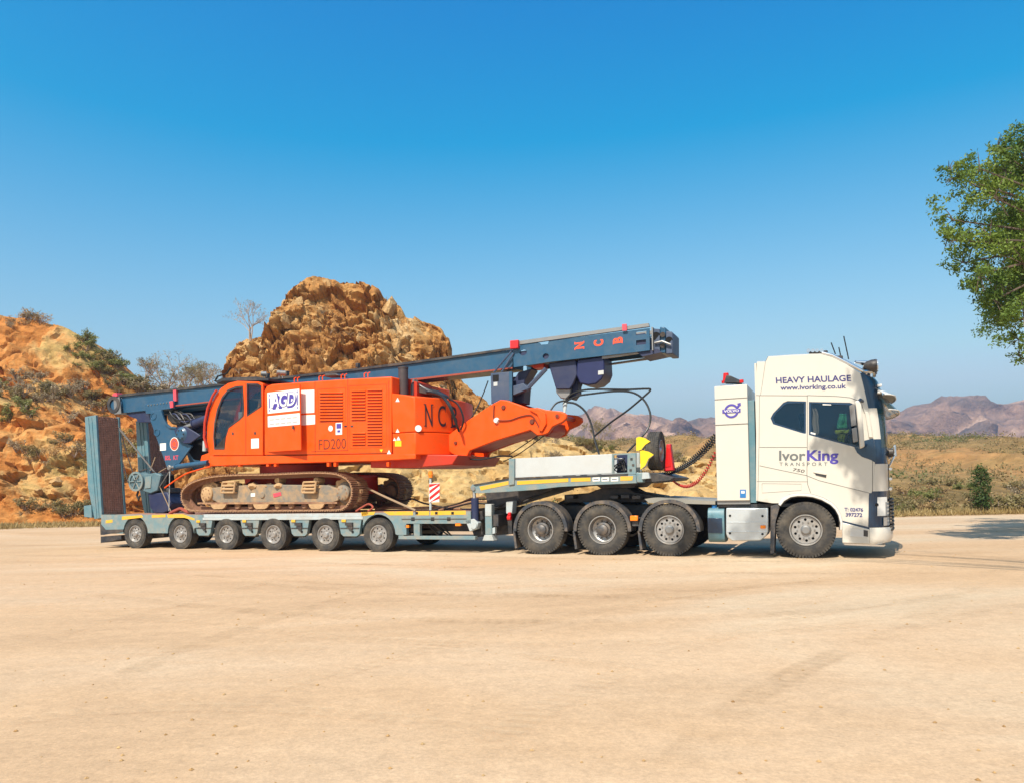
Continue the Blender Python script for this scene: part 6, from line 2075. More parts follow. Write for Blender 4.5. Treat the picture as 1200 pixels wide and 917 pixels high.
# hydraulic hoses hanging in loops
for pts, r in (([(660, 474, 1.2), (668, 463, 1.2), (682, 457.5, 1.2), (700, 456, 1.2), (735, 456.3, 1.2), (758, 455.5, 1.2), (762, 457, 1.2), (755, 464, 1.2), (736, 480, 1.25), (715, 495, 1.3), (696, 511, 1.35)], 0.022),
               ([(663, 470, 1.2), (676, 464, 1.2), (695, 461, 1.2), (722, 458.3, 1.2), (742, 460, 1.2), (755, 469, 1.2), (762, 484, 1.15), (761, 497, 1.1), (755, 508, 1.0), (745, 519, 0.8), (735, 529, 0.6)], 0.022),
               ([(664, 471, 1.1), (675, 473, 1.1), (686, 482, 1.05), (693, 497, 1.0), (697, 515, 0.9), (702.5, 533, 0.7)], 0.024),
               ([(662, 469, 1.1), (652, 472, 1.0), (645, 481, 0.9), (642, 490, 0.85)], 0.02),
               ([(640, 508, 1.0), (620, 523, 1.1), (605, 533, 1.2), (590, 540, 1.3)], 0.012),
               ([(633, 508, 1.0), (612, 522, 1.1), (597, 532, 1.2)], 0.012),
               ([(536, 534, 0.9), (560, 538, 1.0), (585, 534, 1.0), (600, 534, 0.8)], 0.02),
               ([(545, 500, 1.2), (556, 483, 1.2), (566, 462, 1.2), (572, 446, 1.2)], 0.014),
               ([(536, 508, 1.0), (552, 490, 1.1), (563, 470, 1.2)], 0.014),
               ([(500, 459, 0.7), (516, 463, 0.5), (526, 475, 0.35), (533, 492, 0.45), (538, 505, 0.6)], 0.028),
               ([(505, 459, 0.8), (521, 466, 0.55), (530, 480, 0.4), (536, 500, 0.5)], 0.022),
               ([(523, 466, 0.9), (536, 473, 0.7), (543, 490, 0.7), (540, 503, 0.75)], 0.022)):
    MB().tube(smooth_path([V3(*p) for p in pts], 7), r, 7).build('hydraulic_hose', 'hose', rig)
# small fittings on the mast top
for x, y in ((312, 443), (335, 440), (418, 431)):
    MB().prism(P(MW0, (x, y), (x + 3, y - .3), (x + 3, y - 5.5), (x, y - 5)), MW0 - 0.06, MW0 + 0.05).build('mast_lamp', 'steel_dark', mast, bevel=0.01)
MB().prism(P(0.4, (380, 441.5), (384, 438.5), (396, 438), (401, 440.8)), 0.3, 0.7).build('roof_vent', 'steel_dark', rig, bevel=0.02)

# ------------------------------------------------------------------ loose things on the trailer
# spare wheel standing on the neck, face forward
sw_c = V3(776, 527.5, 0.55)
sw = thing('spare_wheel', 'spare tyre on a pale rim standing upright on the trailer neck behind yellow chocks', 'wheel', (sw_c.x, sw_c.y, sw_c.z - 0.4))
for nm in ('hub', 'tyre', 'rim', 'brake_drum'):
    o = bpy.data.objects.new(nm if nm != 'brake_drum' else 'rim_well', WM['trailer'][nm])
    link(o, sw)
    o.location = (0, 0, 0.4)
    o.rotation_euler = (0, 0, math.pi / 2)
def chock(pts, w0, w1, label):
    q = P(w0, *pts)
    c = (sum(p[0] for p in q) / len(q), (w0 + w1) / 2, min(p[1] for p in q))
    t = thing('wheel_chock', label, 'wheel chock', c, 'yellow wheel chocks on the trailer neck')
    MB().prism(q, w0, w0 + 0.02).build('side_plate', 'paint_yellow', t)
    MB().prism(q, w1 - 0.02, w1).build('side_plate', 'paint_yellow', t)
    n_ = len(q)
    inner = [(c[0] + (x - c[0]) * 0.9, c[2] + 0.13 + (z - c[2] - 0.13) * 0.9) for x, z in q]
    MB().prism(inner, w0 + 0.021, w1 - 0.021).build('tread_plate', 'paint_white', t)
    return t
chock([(745.5, 512.5), (749, 511), (756, 513), (762, 516.5), (756, 520.5), (751, 526.5), (745.5, 527.5)], 0.16, 0.38, 'upper yellow wheel chock leaning against the spare tyre')
chock([(750, 528), (753, 527), (760, 528.5), (766, 532), (760, 536.5), (756, 545), (750.5, 549.5)], 0.10, 0.32, 'lower yellow wheel chock in front of the spare tyre')
MB_ = MB().prism(P(0.4, (744, 530), (750, 530), (752, 552), (744, 553)), 0.38, 0.44)
MB_.build('chock_rack', 'trailer_pale', trailer, bevel=0.01)
rb_q = P(0.7, (780.5, 520), (785.5, 519), (786, 526), (789.5, 550.5), (777.5, 552), (780, 535))
rbt = thing('warning_triangle_case', 'red tapered case standing beside the spare tyre rim', 'case', (sum(p[0] for p in rb_q) / 6, 0.8, rb_q[4][1]))
MB().prism(rb_q, 0.7, 0.9).build('case_body', 'paint_red', rbt, bevel=0.02)
MB().prism(P(0.7, (781.5, 524), (784.5, 523.5), (786.5, 546), (780, 547)), 0.69, 0.7).build('case_lid', 'lamp_red', rbt, bevel=0.004)

# pulley block and dark tub on the tail of the trailer
pb = thing('winch_pulley_block', 'teal grey winch pulley block hanging between the two ramps', 'pulley block', tuple(V3(176, 601, 0.95)))
c = U(161, 563.5, 0.9)
dr = MB().revolve([(0.0, 0.9), (0.10, 0.9), (0.12, 0.86), (0.2, 0.86), (0.26, 0.88), (0.27, 0.93), (0.19, 0.95), (0.19, 1.1), (0.27, 1.12), (0.27, 1.18), (0, 1.18)], c, 36, False).build('cable_drum', 'mast_teal', pb)
MB().plate(circle(*c, 0.285, 0.285, 36), [circle(*c, 0.225, 0.225, 36)], 0.83, 0.86).build('drum_rim', 'trailer_teal', dr)
for i in range(6):
    a = 2 * math.pi * i / 6
    MB().tube([(c[0] + 0.05 * math.cos(a), 0.845, c[1] + 0.05 * math.sin(a)), (c[0] + 0.23 * math.cos(a), 0.845, c[1] + 0.23 * math.sin(a))], 0.018, 6).build('drum_spoke', 'trailer_teal', dr)
MB().prism(P(0.95, (167, 556), (183, 553.5), (190, 556), (186, 574), (178, 577.5), (166, 574)), 0.9, 1.25).build('block_frame', 'mast_teal', pb, bevel=0.02)
MB().prism(P(0.9, (171, 558), (178, 557), (177, 571), (170, 572)), 0.88, 0.9).build('frame_plate', 'trailer_teal', pb, bevel=0.005)
MB().prism(P(0.95, (187, 553), (193, 556), (194, 576), (186, 575)), 1.0, 1.3).build('motor', 'hole_black', pb, bevel=0.02)
MB().tube([V3(162, 575, 0.95), V3(160.5, 580, 0.95), V3(162.5, 585, 0.95), V3(164, 580, 0.95)], 0.03, 8).build('hook', 'steel_dark', pb)
tub = thing('drill_bucket', 'dark navy drill bucket standing on the deck between the ramps and the rig', 'bucket', tuple(V3(189, 601, 1.1)))
MB().prism(P(0.95, (173, 577.5), (196, 576), (201, 590), (197, 598), (191, 600.8), (181, 600.8), (175.5, 594)), 0.95, 1.5).build('bucket_body', 'navy_dark', tub, bevel=0.03)
MB().prism(P(0.95, (186, 572), (197, 571), (198, 577), (187, 578.2)), 1.0, 1.4).build('bucket_hub', 'chassis', tub, bevel=0.02)
for i, (p, q, m, r) in enumerate((((186, 553, 1.0), (194.5, 548, 0.95), 'rope', 0.013), ((176, 551, 1.0), (182, 535, 1.1), 'rope', 0.013), ((187, 570, 0.93), (199, 551, 0.93), 'steel_grey', 0.012),
                                  ((180, 553, 1.0), (201, 600, 0.9), 'rope', 0.014), ((199, 552, 0.9), (198, 598, 0.9), 'trailer_pale', 0.012), ((163, 552, 0.9), (172, 549, 0.95), 'steel_dark', 0.02))):
    MB().tube([V3(*p), V3(*q)], r, 6).build('rope', m, pb)

# lashings
def lash(name, label, cat, pts, r, m, group=None):
    v = [V3(*p) for p in pts]
    t = MB().tube(smooth_path(v, 6) if len(v) > 2 else v, r, 7)
    base = v[-1]
    me = t.mesh(name, base)
    me.materials.append(MATS[m])
    o = bpy.data.objects.new(name, me)
    COL.objects.link(o)
    o.matrix_world = TF @ Matrix.Translation(base)
    return tag(o, label, cat, group)
lash('lashing_strap', 'tan lashing strap from the crawler track nose down to the trailer deck edge', 'strap', [(428, 570, 0.75), (448, 580, 0.4), (487, 597.5, 0.15)], 0.028, 'rope')
lash('lashing_chain', 'slack dark chain sagging from the far crawler track over the front deck', 'chain', [(452, 578, 2.3), (470, 586, 1.8), (483, 584, 1.5), (497, 589, 1.2), (530, 596, 0.6)], 0.022, 'steel_dark')
lash('lashing_strap', 'orange lashing strap tied from the rig nose back towards the pulley block', 'strap', [(247, 546, 0.8), (232, 550, 0.8), (215, 556, 0.8), (193, 571, 0.85)], 0.02, 'rig_orange')
lash('lashing_chain', 'red lashing chain bunched on the deck beside the drill bucket', 'chain', [(199, 601, 0.3), (206, 597.5, 0.3), (212, 595.5, 0.35), (219, 599, 0.3), (227, 600.5, 0.25)], 0.045, 'rust_red')
lash('lashing_chain', 'rusty lashing chain lying by the crawler track nose', 'chain', [(417, 598.5, 0.2), (424, 594, 0.25), (432, 590, 0.35), (437, 594, 0.3), (431, 598.5, 0.2)], 0.025, 'rust_red')
lash('lashing_strap', 'brown strap lying along the front deck beside the red and white board', 'strap', [(440, 596.3, 1.3), (460, 594.5, 1.2), (480, 595, 1.1), (505, 594, 1.2), (540, 595.5, 1.0)], 0.03, 'track_steel')
# garment hung inside the truck cab
vc = V3(986, 519, 0.12)
vest = thing('high_visibility_jacket', 'green and yellow high visibility jacket seen through the truck door window', 'jacket', tuple(vc))
def cloth(px, w, name, m, par):
    (x0, y0), (x1, y1), (x2, y2), (x3, y3) = px
    rows_ = []
    for j in range(9):
        v = j / 8
        row = []
        for i in range(9):
            u = i / 8
            x = (x0 * (1 - u) + x1 * u) * (1 - v) + (x3 * (1 - u) + x2 * u) * v
            y = (y0 * (1 - u) + y1 * u) * (1 - v) + (y3 * (1 - u) + y2 * u) * v
            row.append(tuple(V3(x, y, w + 0.03 * math.sin(u * 9 + v * 3) + 0.015 * math.sin(v * 11))))
        rows_.append(row)
    o = MB().grid(rows_).build(name, m, par, smooth=60, fix=False)
    so_ = o.modifiers.new('cloth', 'SOLIDIFY')
    so_.thickness = 0.02
    return o
cloth([(983.5, 484), (992, 484.5), (993, 501), (981, 502)], 0.12, 'jacket_body', 'hiviz_green', vest)
cloth([(978.5, 503.5), (996, 502.5), (994, 507), (979, 508)], 0.09, 'jacket_sleeve', 'hiviz_yellow', vest)
cloth([(981, 508), (991, 508), (989, 517.5), (983, 517)], 0.1, 'jacket_hem', 'hiviz_yellow', vest)

# ------------------------------------------------------------------ plants and stones
rng = np.random.default_rng(11)


def leaf_mesh(name, pts, sizes, m, aspect=0.45, up=0.3):
    """one folded leaf per point"""
    pts = np.asarray(pts, float)
    n = len(pts)
    d = rng.normal(size=(n, 3))
    d[:, 2] += up
    d /= np.linalg.norm(d, axis=1)[:, None]
    e = np.cross(d, rng.normal(size=(n, 3)))
    e /= np.linalg.norm(e, axis=1)[:, None]
    nn = np.cross(d, e)
    L = np.asarray(sizes)[:, None]
    W = L * aspect
    v = np.stack([pts, pts + d * L * 0.5 + e * W * 0.5 + nn * W * 0.12, pts + d * L, pts + d * L * 0.5 - e * W * 0.5 + nn * W * 0.12], 1).reshape(-1, 3)
    me = bpy.data.meshes.new(name)
    me.vertices.add(n * 4)
    me.vertices.foreach_set('co', v.ravel())
    me.loops.add(n * 4)
    me.loops.foreach_set('vertex_index', np.arange(n * 4, dtype=np.int32))
    me.polygons.add(n)
    me.polygons.foreach_set('loop_start', np.arange(0, n * 4, 4, dtype=np.int32))
    me.update(calc_edges=True)
    me.validate()
    me.materials.append(MATS[m])
    return me


def ball(c, r, n, squash=1.0, shell=0.45):
    d = rng.normal(size=(n, 3))
    d /= np.linalg.norm(d, axis=1)[:, None]
    rad = r * (shell + (1 - shell) * rng.random(n)) ** 0.8
    p = d * rad[:, None]
    p[:, 2] *= squash
    return p + np.asarray(c)


def grow(mb, p, d, length, r, depth, tips, spread=0.55, rnd=random):
    """recursive limb"""
    n = 3
    pts, rs = [p.copy()], [r]
    q = p.copy()
    dd = d.copy()
    for i in range(n):
        dd = (dd + Vector((rnd.gauss(0, .12), rnd.gauss(0, .12), rnd.gauss(0.03, .08)))).normalized()
        q = q + dd * (length / n)
        pts.append(q.copy())
        rs.append(r * (1 - 0.35 * (i + 1) / n))
    mb.tube(pts, rs, 6 if r > 0.03 else 4)
    tips.append((q.copy(), depth))
    if depth <= 0:
        return
    for k in range(rnd.choice((2, 3, 3))):
        nd_ = (dd + Vector((rnd.gauss(0, spread), rnd.gauss(0, spread), rnd.gauss(0.1, spread * 0.7)))).normalized()
        b = pts[rnd.choice((2, 3, 3))]
        grow(mb, b, nd_, length * rnd.uniform(0.6, 0.85), max(0.006, r * 0.58), depth - 1, tips, spread, rnd)


def plant(name, label, cat, loc, group=None):
    o = bpy.data.objects.new(name, None)
    COL.objects.link(o)
    o.location = loc
    return tag(o, label, cat, group)


def addmesh(name, me, parent, loc=(0, 0, 0)):
    o = bpy.data.objects.new(name, me)
    link(o, parent)
    o.location = loc
    return o


# --- leafy tree at the right of the yard, its trunk beyond the picture's edge
def big_tree():
    base = Vector((13.6, 15.6, yard_z(13.6, 15.6) - 0.05))
    t = plant('leafy_tree', 'large leafy green tree overhanging the yard beside the truck front', 'tree', base)
    rnd = random.Random(4)
    mb = MB()
    tips = []
    mb.tube([(0, 0, -0.1), (0.05, 0, 1.0), (-0.1, -0.05, 2.2), (-0.15, 0, 3.2)], [0.34, 0.26, 0.22, 0.19], 12)
    clumps = []
    Y = 15.0
    # lobes read off the photograph, at the tree's own distance
    for px, py, r, dy in ((1123, 208, .36, 0), (1112, 200, .22, .3), (1148, 198, .36, -.4), (1168, 176, .34, .2), (1192, 172, .42, -.3), (1178, 200, .5, .3), (1200, 200, .55, 0), (1150, 222, .30, .6), (1165, 232, .5, -.5),
                          (1188, 246, .6, .2), (1117, 258, .34, .1), (1125, 280, .34, -.3), (1110, 282, .2, .3), (1140, 290, .36, .5), (1160, 280, .4, -.4), (1182, 290, .55, .4), (1200, 310, .6, -.3),
                          (1128, 308, .28, .2), (1148, 322, .36, -.4), (1170, 325, .5, 0), (1150, 345, .24, .4), (1165, 352, .3, -.2), (1186, 348, .45, .2), (1200, 372, .42, -.3), (1176, 375, .24, .3), (1194, 398, .3, 0), (1195, 418, .15, .1)):
        c = Vector(((px - 600) / 900 * (Y + dy), Y + dy, 1.65 + (562 - py) / 900 * (Y + dy))) - base
        clumps.append((c, r))
    for _ in range(26):
        Yd = rnd.uniform(16.3, 20.0)
        qx, qy = rnd.uniform(1178, 1240), rnd.uniform(195, 345)
        clumps.append((Vector(((qx - 600) / 900 * Yd, Yd, 1.65 + (562 - qy) / 900 * Yd)) - base, rnd.uniform(0.4, 0.6)))
    for _ in range(125):
        d = Vector((rnd.gauss(0, 1), rnd.gauss(0, 1), rnd.gauss(0, 1))).normalized()
        k = rnd.uniform(0.45, 1) ** 0.6
        c = Vector((0.2 + d.x * 3.3 * k, 0.2 + d.y * 3.4 * k, 5.7 + d.z * 2.9 * k))
        if (c + base).x / (c + base).y > 0.645 and 562 - 900 * ((c + base).z - 2.3) / (c + base).y < 395:
            clumps.append((c, rnd.uniform(0.4, 0.75)))
    top = Vector((-0.15, 0, 3.2))
    limbs = []
    for k in range(7):
        a = k / 7 * 6.28
        e = Vector((-0.1 + 1.7 * math.cos(a), 1.5 * math.sin(a), 5.2 + 0.8 * math.sin(k * 2.1)))
        mid = top.lerp(e, 0.5) + Vector((0, 0, -0.25))
        pts = smooth_path([top - Vector((0, 0, .2)), mid, e], 4)
        mb.tube(pts, [0.14 - 0.07 * i / (len(pts) - 1) for i in range(len(pts))], 8)
        limbs.append(e)
    for c, r in clumps:
        s_ = min(limbs, key=lambda q: (q - c).length)
        m1 = s_.lerp(c, 0.5) + Vector((rnd.gauss(0, .12), rnd.gauss(0, .12), rnd.gauss(0, .1)))
        pts = smooth_path([s_, m1, c], 3)
        mb.tube(pts, [0.05 - 0.04 * i / (len(pts) - 1) for i in range(len(pts))], 5)
        for _ in range(5):
            d = Vector((rnd.gauss(0, 1), rnd.gauss(0, 1), rnd.gauss(0, 1))).normalized() * r * 0.9
            mb.tube([c, c + d * 0.5 + Vector((0, 0, 0.03)), c + d], [0.012, 0.008, 0.004], 4)
    addmesh('trunk', mb.mesh('trunk'), t).data.materials.append(MATS['bark'])
    P_, S_ = [], []
    for c, r in clumps:
        n = int(680 * (r / 0.4) ** 1.8)
        # irregular spray: several small tufts inside each lobe
        k = 9
        for _ in range(k):
            off = np.array([rnd.gauss(0, .5), rnd.gauss(0, .5), rnd.gauss(0, .42)]) * r
            P_.append(ball(np.array(c) + off, r * 0.48, n // k, 0.8, 0.1))
    P_ = np.concatenate(P_)
    S_ = rng.uniform(0.05, 0.10, len(P_))
    addmesh('crown', leaf_mesh('crown', P_, S_, 'leaf_green', 0.42), t)
    return len(P_)


big_tree()


def shadow_tree():  # unseen tree, added right of the view to shadow the yard corner
    base = Vector((19.5, 21.5, yard_z(19.5, 21.5) - 0.05))
    t = plant('leafy_tree', 'unseen leafy tree added past the yard corner for its shadow', 'tree', base)
    rnd = random.Random(14)
    mb = MB()
    mb.tube([(0, 0, -0.1), (0.05, 0.1, 1.0), (-0.1, -0.05, 2.0)], [0.3, 0.24, 0.2], 12)
    P_ = []
    for _ in range(60):
        d = Vector((rnd.gauss(0, 1), rnd.gauss(0, 1), rnd.gauss(0, 1))).normalized()
        k = rnd.uniform(0.4, 1) ** 0.6
        c = Vector((d.x * 3.2 * k, d.y * 3.0 * k, 4.0 + d.z * 2.2 * k))
        r = rnd.uniform(0.45, 0.8)
        m1 = Vector((-0.1, -0.05, 2.0)).lerp(c, 0.5) + Vector((0, 0, 0.3))
        mb.tube([(-0.1, -0.05, 1.95), m1, c], [0.09, 0.05, 0.015], 6)
        P_.append(ball(np.array(c), r, 420, 0.8, 0.1))
    w = mb.mesh('trunk')
    w.materials.append(MATS['bark'])
    addmesh('trunk', w, t)
    P_ = np.concatenate(P_)
    addmesh('crown', leaf_mesh('crown', P_, rng.uniform(0.07, 0.13, len(P_)), 'leaf_green', 0.45), t)


shadow_tree()


def shade_tree():
    """unseen tree added beside the viewpoint, its leaf clumps placed to shade the cab"""
    base = Vector((7.6, 3.6, yard_z(7.6, 3.6) - 0.05))
    t = plant('leafy_tree', 'unseen tall tree added beside the viewpoint to shade the truck cab', 'tree', base)
    rnd = random.Random(31)
    mb = MB()
    trunk = [Vector((0, 0, -0.1)), Vector((0.1, 0, 2.2)), Vector((-0.05, 0.1, 4.6)), Vector((-0.2, 0.4, 6.8))]
    mb.tube(smooth_path(trunk, 5), [0.3 - 0.012 * i for i in range(16)], 12)
    P_ = []
    fork = trunk[-1]
    for px, py, r in ((988, 527, .26), (1000, 536, .26), (1010, 548, .26), (1020, 556, .28), (1016, 566, .2), (964, 519, .12), (1012, 452, .26), (1016, 464, .2), (893, 612, .24), (884, 622, .22), (868, 628, .16), (900, 640, .2),
                      (798, 634, .2), (806, 628, .16), (1004, 624, .2), (1012, 630, .16), (1032, 545, .2), (1030, 600, .12), (838, 616, .2)):
        a = U(px, py, 0.0)
        wp = TF @ Vector((a[0], 0.0, a[1]))
        L = (8.9 - wp.z) / to_sun.z
        c = wp + to_sun * L - base  # clump of the added tree set up-sun so its shade lands on the cab
        m1 = fork.lerp(c, 0.55) + Vector((rnd.gauss(0, .15), rnd.gauss(0, .15), 0.5))
        pts = smooth_path([fork, m1, c], 5)
        mb.tube(pts, [0.014 - 0.009 * i / (len(pts) - 1) for i in range(len(pts))], 5)
        for _ in range(5):
            off = np.array([rnd.gauss(0, .45), rnd.gauss(0, .45), rnd.gauss(0, .4)]) * r
            P_.append(ball(np.array(c) + off, r * 0.7, int(70 * (r / 0.25) ** 2), 0.9, 0.05))
    for _ in range(34):
        d = Vector((rnd.gauss(0, 1), rnd.gauss(0, 1), rnd.gauss(0, 1))).normalized() * rnd.uniform(0.6, 1.0)
        c = Vector((1.2 + d.x * 2.0, -0.6 + d.y * 2.0, 8.6 + d.z * 1.5))
        mb.tube([fork, fork.lerp(c, 0.5) + Vector((0, 0, 0.3)), c], [0.06, 0.035, 0.01], 5)
        P_.append(ball(np.array(c), rnd.uniform(0.4, 0.7), 320, 0.8, 0.1))
    w = mb.mesh('trunk')
    w.materials.append(MATS['bark'])
    addmesh('trunk', w, t)
    P_ = np.concatenate(P_)
    addmesh('crown', leaf_mesh('crown', P_, rng.uniform(0.06, 0.12, len(P_)), 'leaf_green', 0.5), t)


shade_tree()


# --- shrubs: a few grown forms, copied
def shrub_forms(m, n_forms, nleaf, leaf, tall=1.0):
    forms = []
    for k in range(n_forms):
        rnd = random.Random(100 + k * 7 + nleaf)
        mb = MB()
        P_ = []
        for s_ in range(9):
            a = rnd.uniform(0, 6.28)
            tip = Vector((math.cos(a) * rnd.uniform(0.2, 0.85), math.sin(a) * rnd.uniform(0.2, 0.85), tall * rnd.uniform(0.45, 1.0)))
            mid = tip * 0.5 + Vector((rnd.gauss(0, .06), rnd.gauss(0, .06), 0.08))
            mb.tube([(0, 0, -0.15), mid, tip], [0.03, 0.018, 0.006], 4)
            for f in (0.55, 0.8, 1.0):
                c = mid.lerp(tip, (f - 0.5) * 2) if f > 0.5 else mid
                P_.append(ball(np.array(c), rnd.uniform(0.16, 0.3), nleaf // 27, 0.8, 0.05))
        P_ = np.concatenate(P_)
        P_[:, 2] = np.maximum(P_[:, 2], 0.01)
        w = mb.mesh('stems')
        w.materials.append(MATS['twig_grey'])
        forms.append((w, leaf_mesh('foliage', P_, rng.uniform(leaf * 0.6, leaf * 1.3, len(P_)), m, 0.5)))
    return forms


FORMS = {'sage': shrub_forms('leaf_sage', 3, 700, 0.13), 'olive': shrub_forms('leaf_olive', 3, 650, 0.13), 'grey': shrub_forms('leaf_grey', 3, 420, 0.13), 'dry': shrub_forms('leaf_dry', 2, 420, 0.13)}
SH_LABEL = {('bank', 'sage'): 'green sage shrub growing on the orange quarry bank', ('bank', 'olive'): 'olive brown shrub growing on the orange quarry bank', ('bank', 'grey'): 'grey twiggy shrub growing on the orange quarry bank', ('bank', 'dry'): 'straw coloured dry shrub growing on the orange quarry bank',
            ('sand', 'sage'): 'green sage shrub on the sandy bank behind the gooseneck', ('sand', 'olive'): 'olive brown shrub on the sandy bank behind the gooseneck', ('sand', 'grey'): 'grey twiggy shrub on the sandy bank behind the gooseneck', ('sand', 'dry'): 'straw coloured dry shrub on the sandy bank behind the gooseneck',
            ('edge', 'sage'): 'green sage shrub at the far yard edge below the scrub hillside', ('edge', 'olive'): 'olive brown shrub at the far yard edge below the scrub hillside', ('edge', 'grey'): 'grey twiggy shrub at the far yard edge below the scrub hillside', ('edge', 'dry'): 'straw coloured dry shrub at the far yard edge below the scrub hillside',
            ('rock', 'grey'): 'small grey twiggy shrub clinging to the high crag', ('rock', 'dry'): 'small straw coloured tuft clinging to the high crag'}


def shrub(place, kind, loc, size, rz):
    w, l = FORMS[kind][int(abs(loc[0] * 13.7 + loc[1] * 7.1)) % len(FORMS[kind])]
    lab = SH_LABEL[(place, kind)]
    sz = 'large' if size > 0.8 else 'small' if size < 0.5 else 'mid-sized'
    lab = sz + ' ' + lab.replace('small ', '')
    if place == 'bank':
        where = 'high on' if loc[2] > 7.5 else 'low on' if loc[2] < 2.5 else 'halfway up'
        lab = lab.replace('growing on', where)
    o = plant('shrub', lab, 'shrub', loc, {'bank': 'shrubs on the quarry bank', 'sand': 'shrubs on the sandy bank', 'edge': 'shrubs along the yard edge', 'rock': 'tufts on the crag'}[place])
    o.scale = (size, size, size * (0.75 if kind != 'grey' else 0.9))
    o.rotation_euler = (0, 0, rz)
    addmesh('stems', w, o)
    addmesh('foliage', l, o)


rnd = random.Random(77)


def vis(x, y, z):
    return 600 + 900 * x / y, 562 - 900 * (z - 1.65) / y


# scrub zones on the left bank, as seen in the photograph: (px centre, py centre, rx, ry, kinds, how many)
rows_l = BANK_L[1]
cand = []
for j in range(2, BANK_L[2] + 1):
    for i in range(0, len(rows_l[0])):
        q = rows_l[j][i]
        cand.append((vis(*q), q))
zones = [(120, 415, 40, 26, ('sage', 'sage', 'olive'), 22), (150, 445, 30, 14, ('olive', 'sage', 'grey'), 12), (45, 455, 60, 18, ('olive', 'grey', 'grey'), 20), (90, 480, 40, 18, ('grey', 'olive'), 12),
         (20, 490, 30, 14, ('olive', 'sage'), 9), (60, 530, 50, 16, ('grey', 'olive', 'dry'), 14), (30, 378, 40, 7, ('grey', 'dry'), 7), (140, 470, 40, 20, ('olive', 'dry'), 8), (60, 600, 70, 5, ('dry', 'olive'), 12), (-120, 470, 120, 70, ('olive', 'grey', 'sage'), 16), (200, 460, 40, 8, ('olive', 'grey', 'dry'), 16), (150, 540, 40, 30, ('olive', 'dry', 'sage'), 9)]
for cx, cy, rx, ry, kinds, n in zones:
    sel = [q for (p, q) in cand if ((p[0] - cx) / rx) ** 2 + ((p[1] - cy) / ry) ** 2 < 1]
    for _ in range(n):
        if not sel:
            break
        q = rnd.choice(sel)
        shrub('bank', rnd.choice(kinds), (q[0], q[1], q[2] - 0.08), rnd.uniform(0.4, 1.0), rnd.uniform(0, 6.28))
# on the sandy bank
rows_s = SAND[1]
cand_s = [(vis(*q), q) for j in range(2, SAND[2] + 1) for q in rows_s[j]]
for cx, cy, rx, ry, kinds, n in [(705, 520, 30, 9, ('olive', 'sage', 'olive'), 12), (640, 512, 30, 8, ('olive', 'grey', 'dry'), 8), (800, 535, 45, 9, ('olive', 'grey', 'dry'), 14), (560, 520, 40, 16, ('dry', 'grey'), 8), (760, 560, 80, 14, ('dry', 'olive'), 10), (620, 548, 50, 16, ('dry', 'grey'), 8)]:
    sel = [q for (p, q) in cand_s if ((p[0] - cx) / rx) ** 2 + ((p[1] - cy) / ry) ** 2 < 1]
    for _ in range(n):
        if sel:
            q = rnd.choice(sel)
            shrub('sand', rnd.choice(kinds), (q[0], q[1], q[2] - 0.06), rnd.uniform(0.3, 0.75), rnd.uniform(0, 6.28))
# tufts on the crag
rows_c = ROCK[1]
cand_c = [(vis(*q), q) for j in range(int(ROCK[2] * 0.55), ROCK[2] + 1) for q in rows_c[j]]
for _ in range(22):
    sel = [q for (p, q) in cand_c if 260 < p[0] < 535]
    q = rnd.choice(sel)
    shrub('rock', rnd.choice(('grey', 'dry')), (q[0], q[1] - 0.02, q[2] - 0.05), rnd.uniform(0.18, 0.38), rnd.uniform(0, 6.28))
# along the right yard edge
def hill_z(x, y):
    b = yb_r(x)
    zb = yard_z(x, b) - 0.25
    t = max(0.0, (y - b) / (130 - b))
    return max(yard_z(x, y), zb + (interp(R_CREST, x) - zb) * t ** 0.8)


for _ in range(84):
    x = rnd.uniform(12.5, 27)
    y = 29.4 + 8 * rnd.random() ** 1.8 + 0.03 * x
    shrub('edge', rnd.choice(('olive', 'olive', 'sage', 'dry', 'grey')), (x, y, hill_z(x, y) - 0.03), rnd.uniform(0.4, 0.85), rnd.uniform(0, 6.28))
# clump of taller bush at the picture's right edge, casting shade on the yard
for x, y, s_ in ((18.9, 29.7, 1.0), (19.7, 30.0, 1.1), (20.6, 29.8, 1.0), (18.1, 29.9, 0.85), (21.6, 29.9, 1.05), (16.6, 30.0, 0.8), (15.4, 30.1, 0.85)):
    shrub('edge', 'olive', (x, y, yard_z(x, y) - 0.05), s_, rnd.uniform(0, 6))


# --- slender evergreen at the yard edge
def sapling():
    x, y = (1150 - 600) / 900 * 29.4, 29.4
    base = Vector((x, y, yard_z(x, y)))
    t = plant('evergreen_sapling', 'small bright green upright evergreen standing at the yard edge', 'tree', base)
    mb = MB()
    mb.tube([(0, 0, -0.1), (0.03, 0, 0.6), (0, 0.02, 1.3), (0.03, 0, 1.75)], [0.05, 0.04, 0.025, 0.01], 6)
    P_ = []
    for i in range(26):
        h = 0.3 + 1.45 * i / 25
        r = 0.33 * math.sin(math.pi * min(0.97, (h - 0.1) / 1.85)) ** 0.7
        a = i * 2.4
        c = (r * 0.75 * math.cos(a), r * 0.75 * math.sin(a), h)
        mb.tube([(0, 0, h - 0.1), c], [0.012, 0.005], 4)
        P_.append(ball(c, 0.2, 75, 1.0, 0.05))
    P_ = np.concatenate(P_)
    w = mb.mesh('trunk')
    w.materials.append(MATS['bark'])
    addmesh('trunk', w, t)
    addmesh('crown', leaf_mesh('crown', P_, rng.uniform(0.06, 0.12, len(P_)), 'leaf_dark', 0.5), t)


sapling()


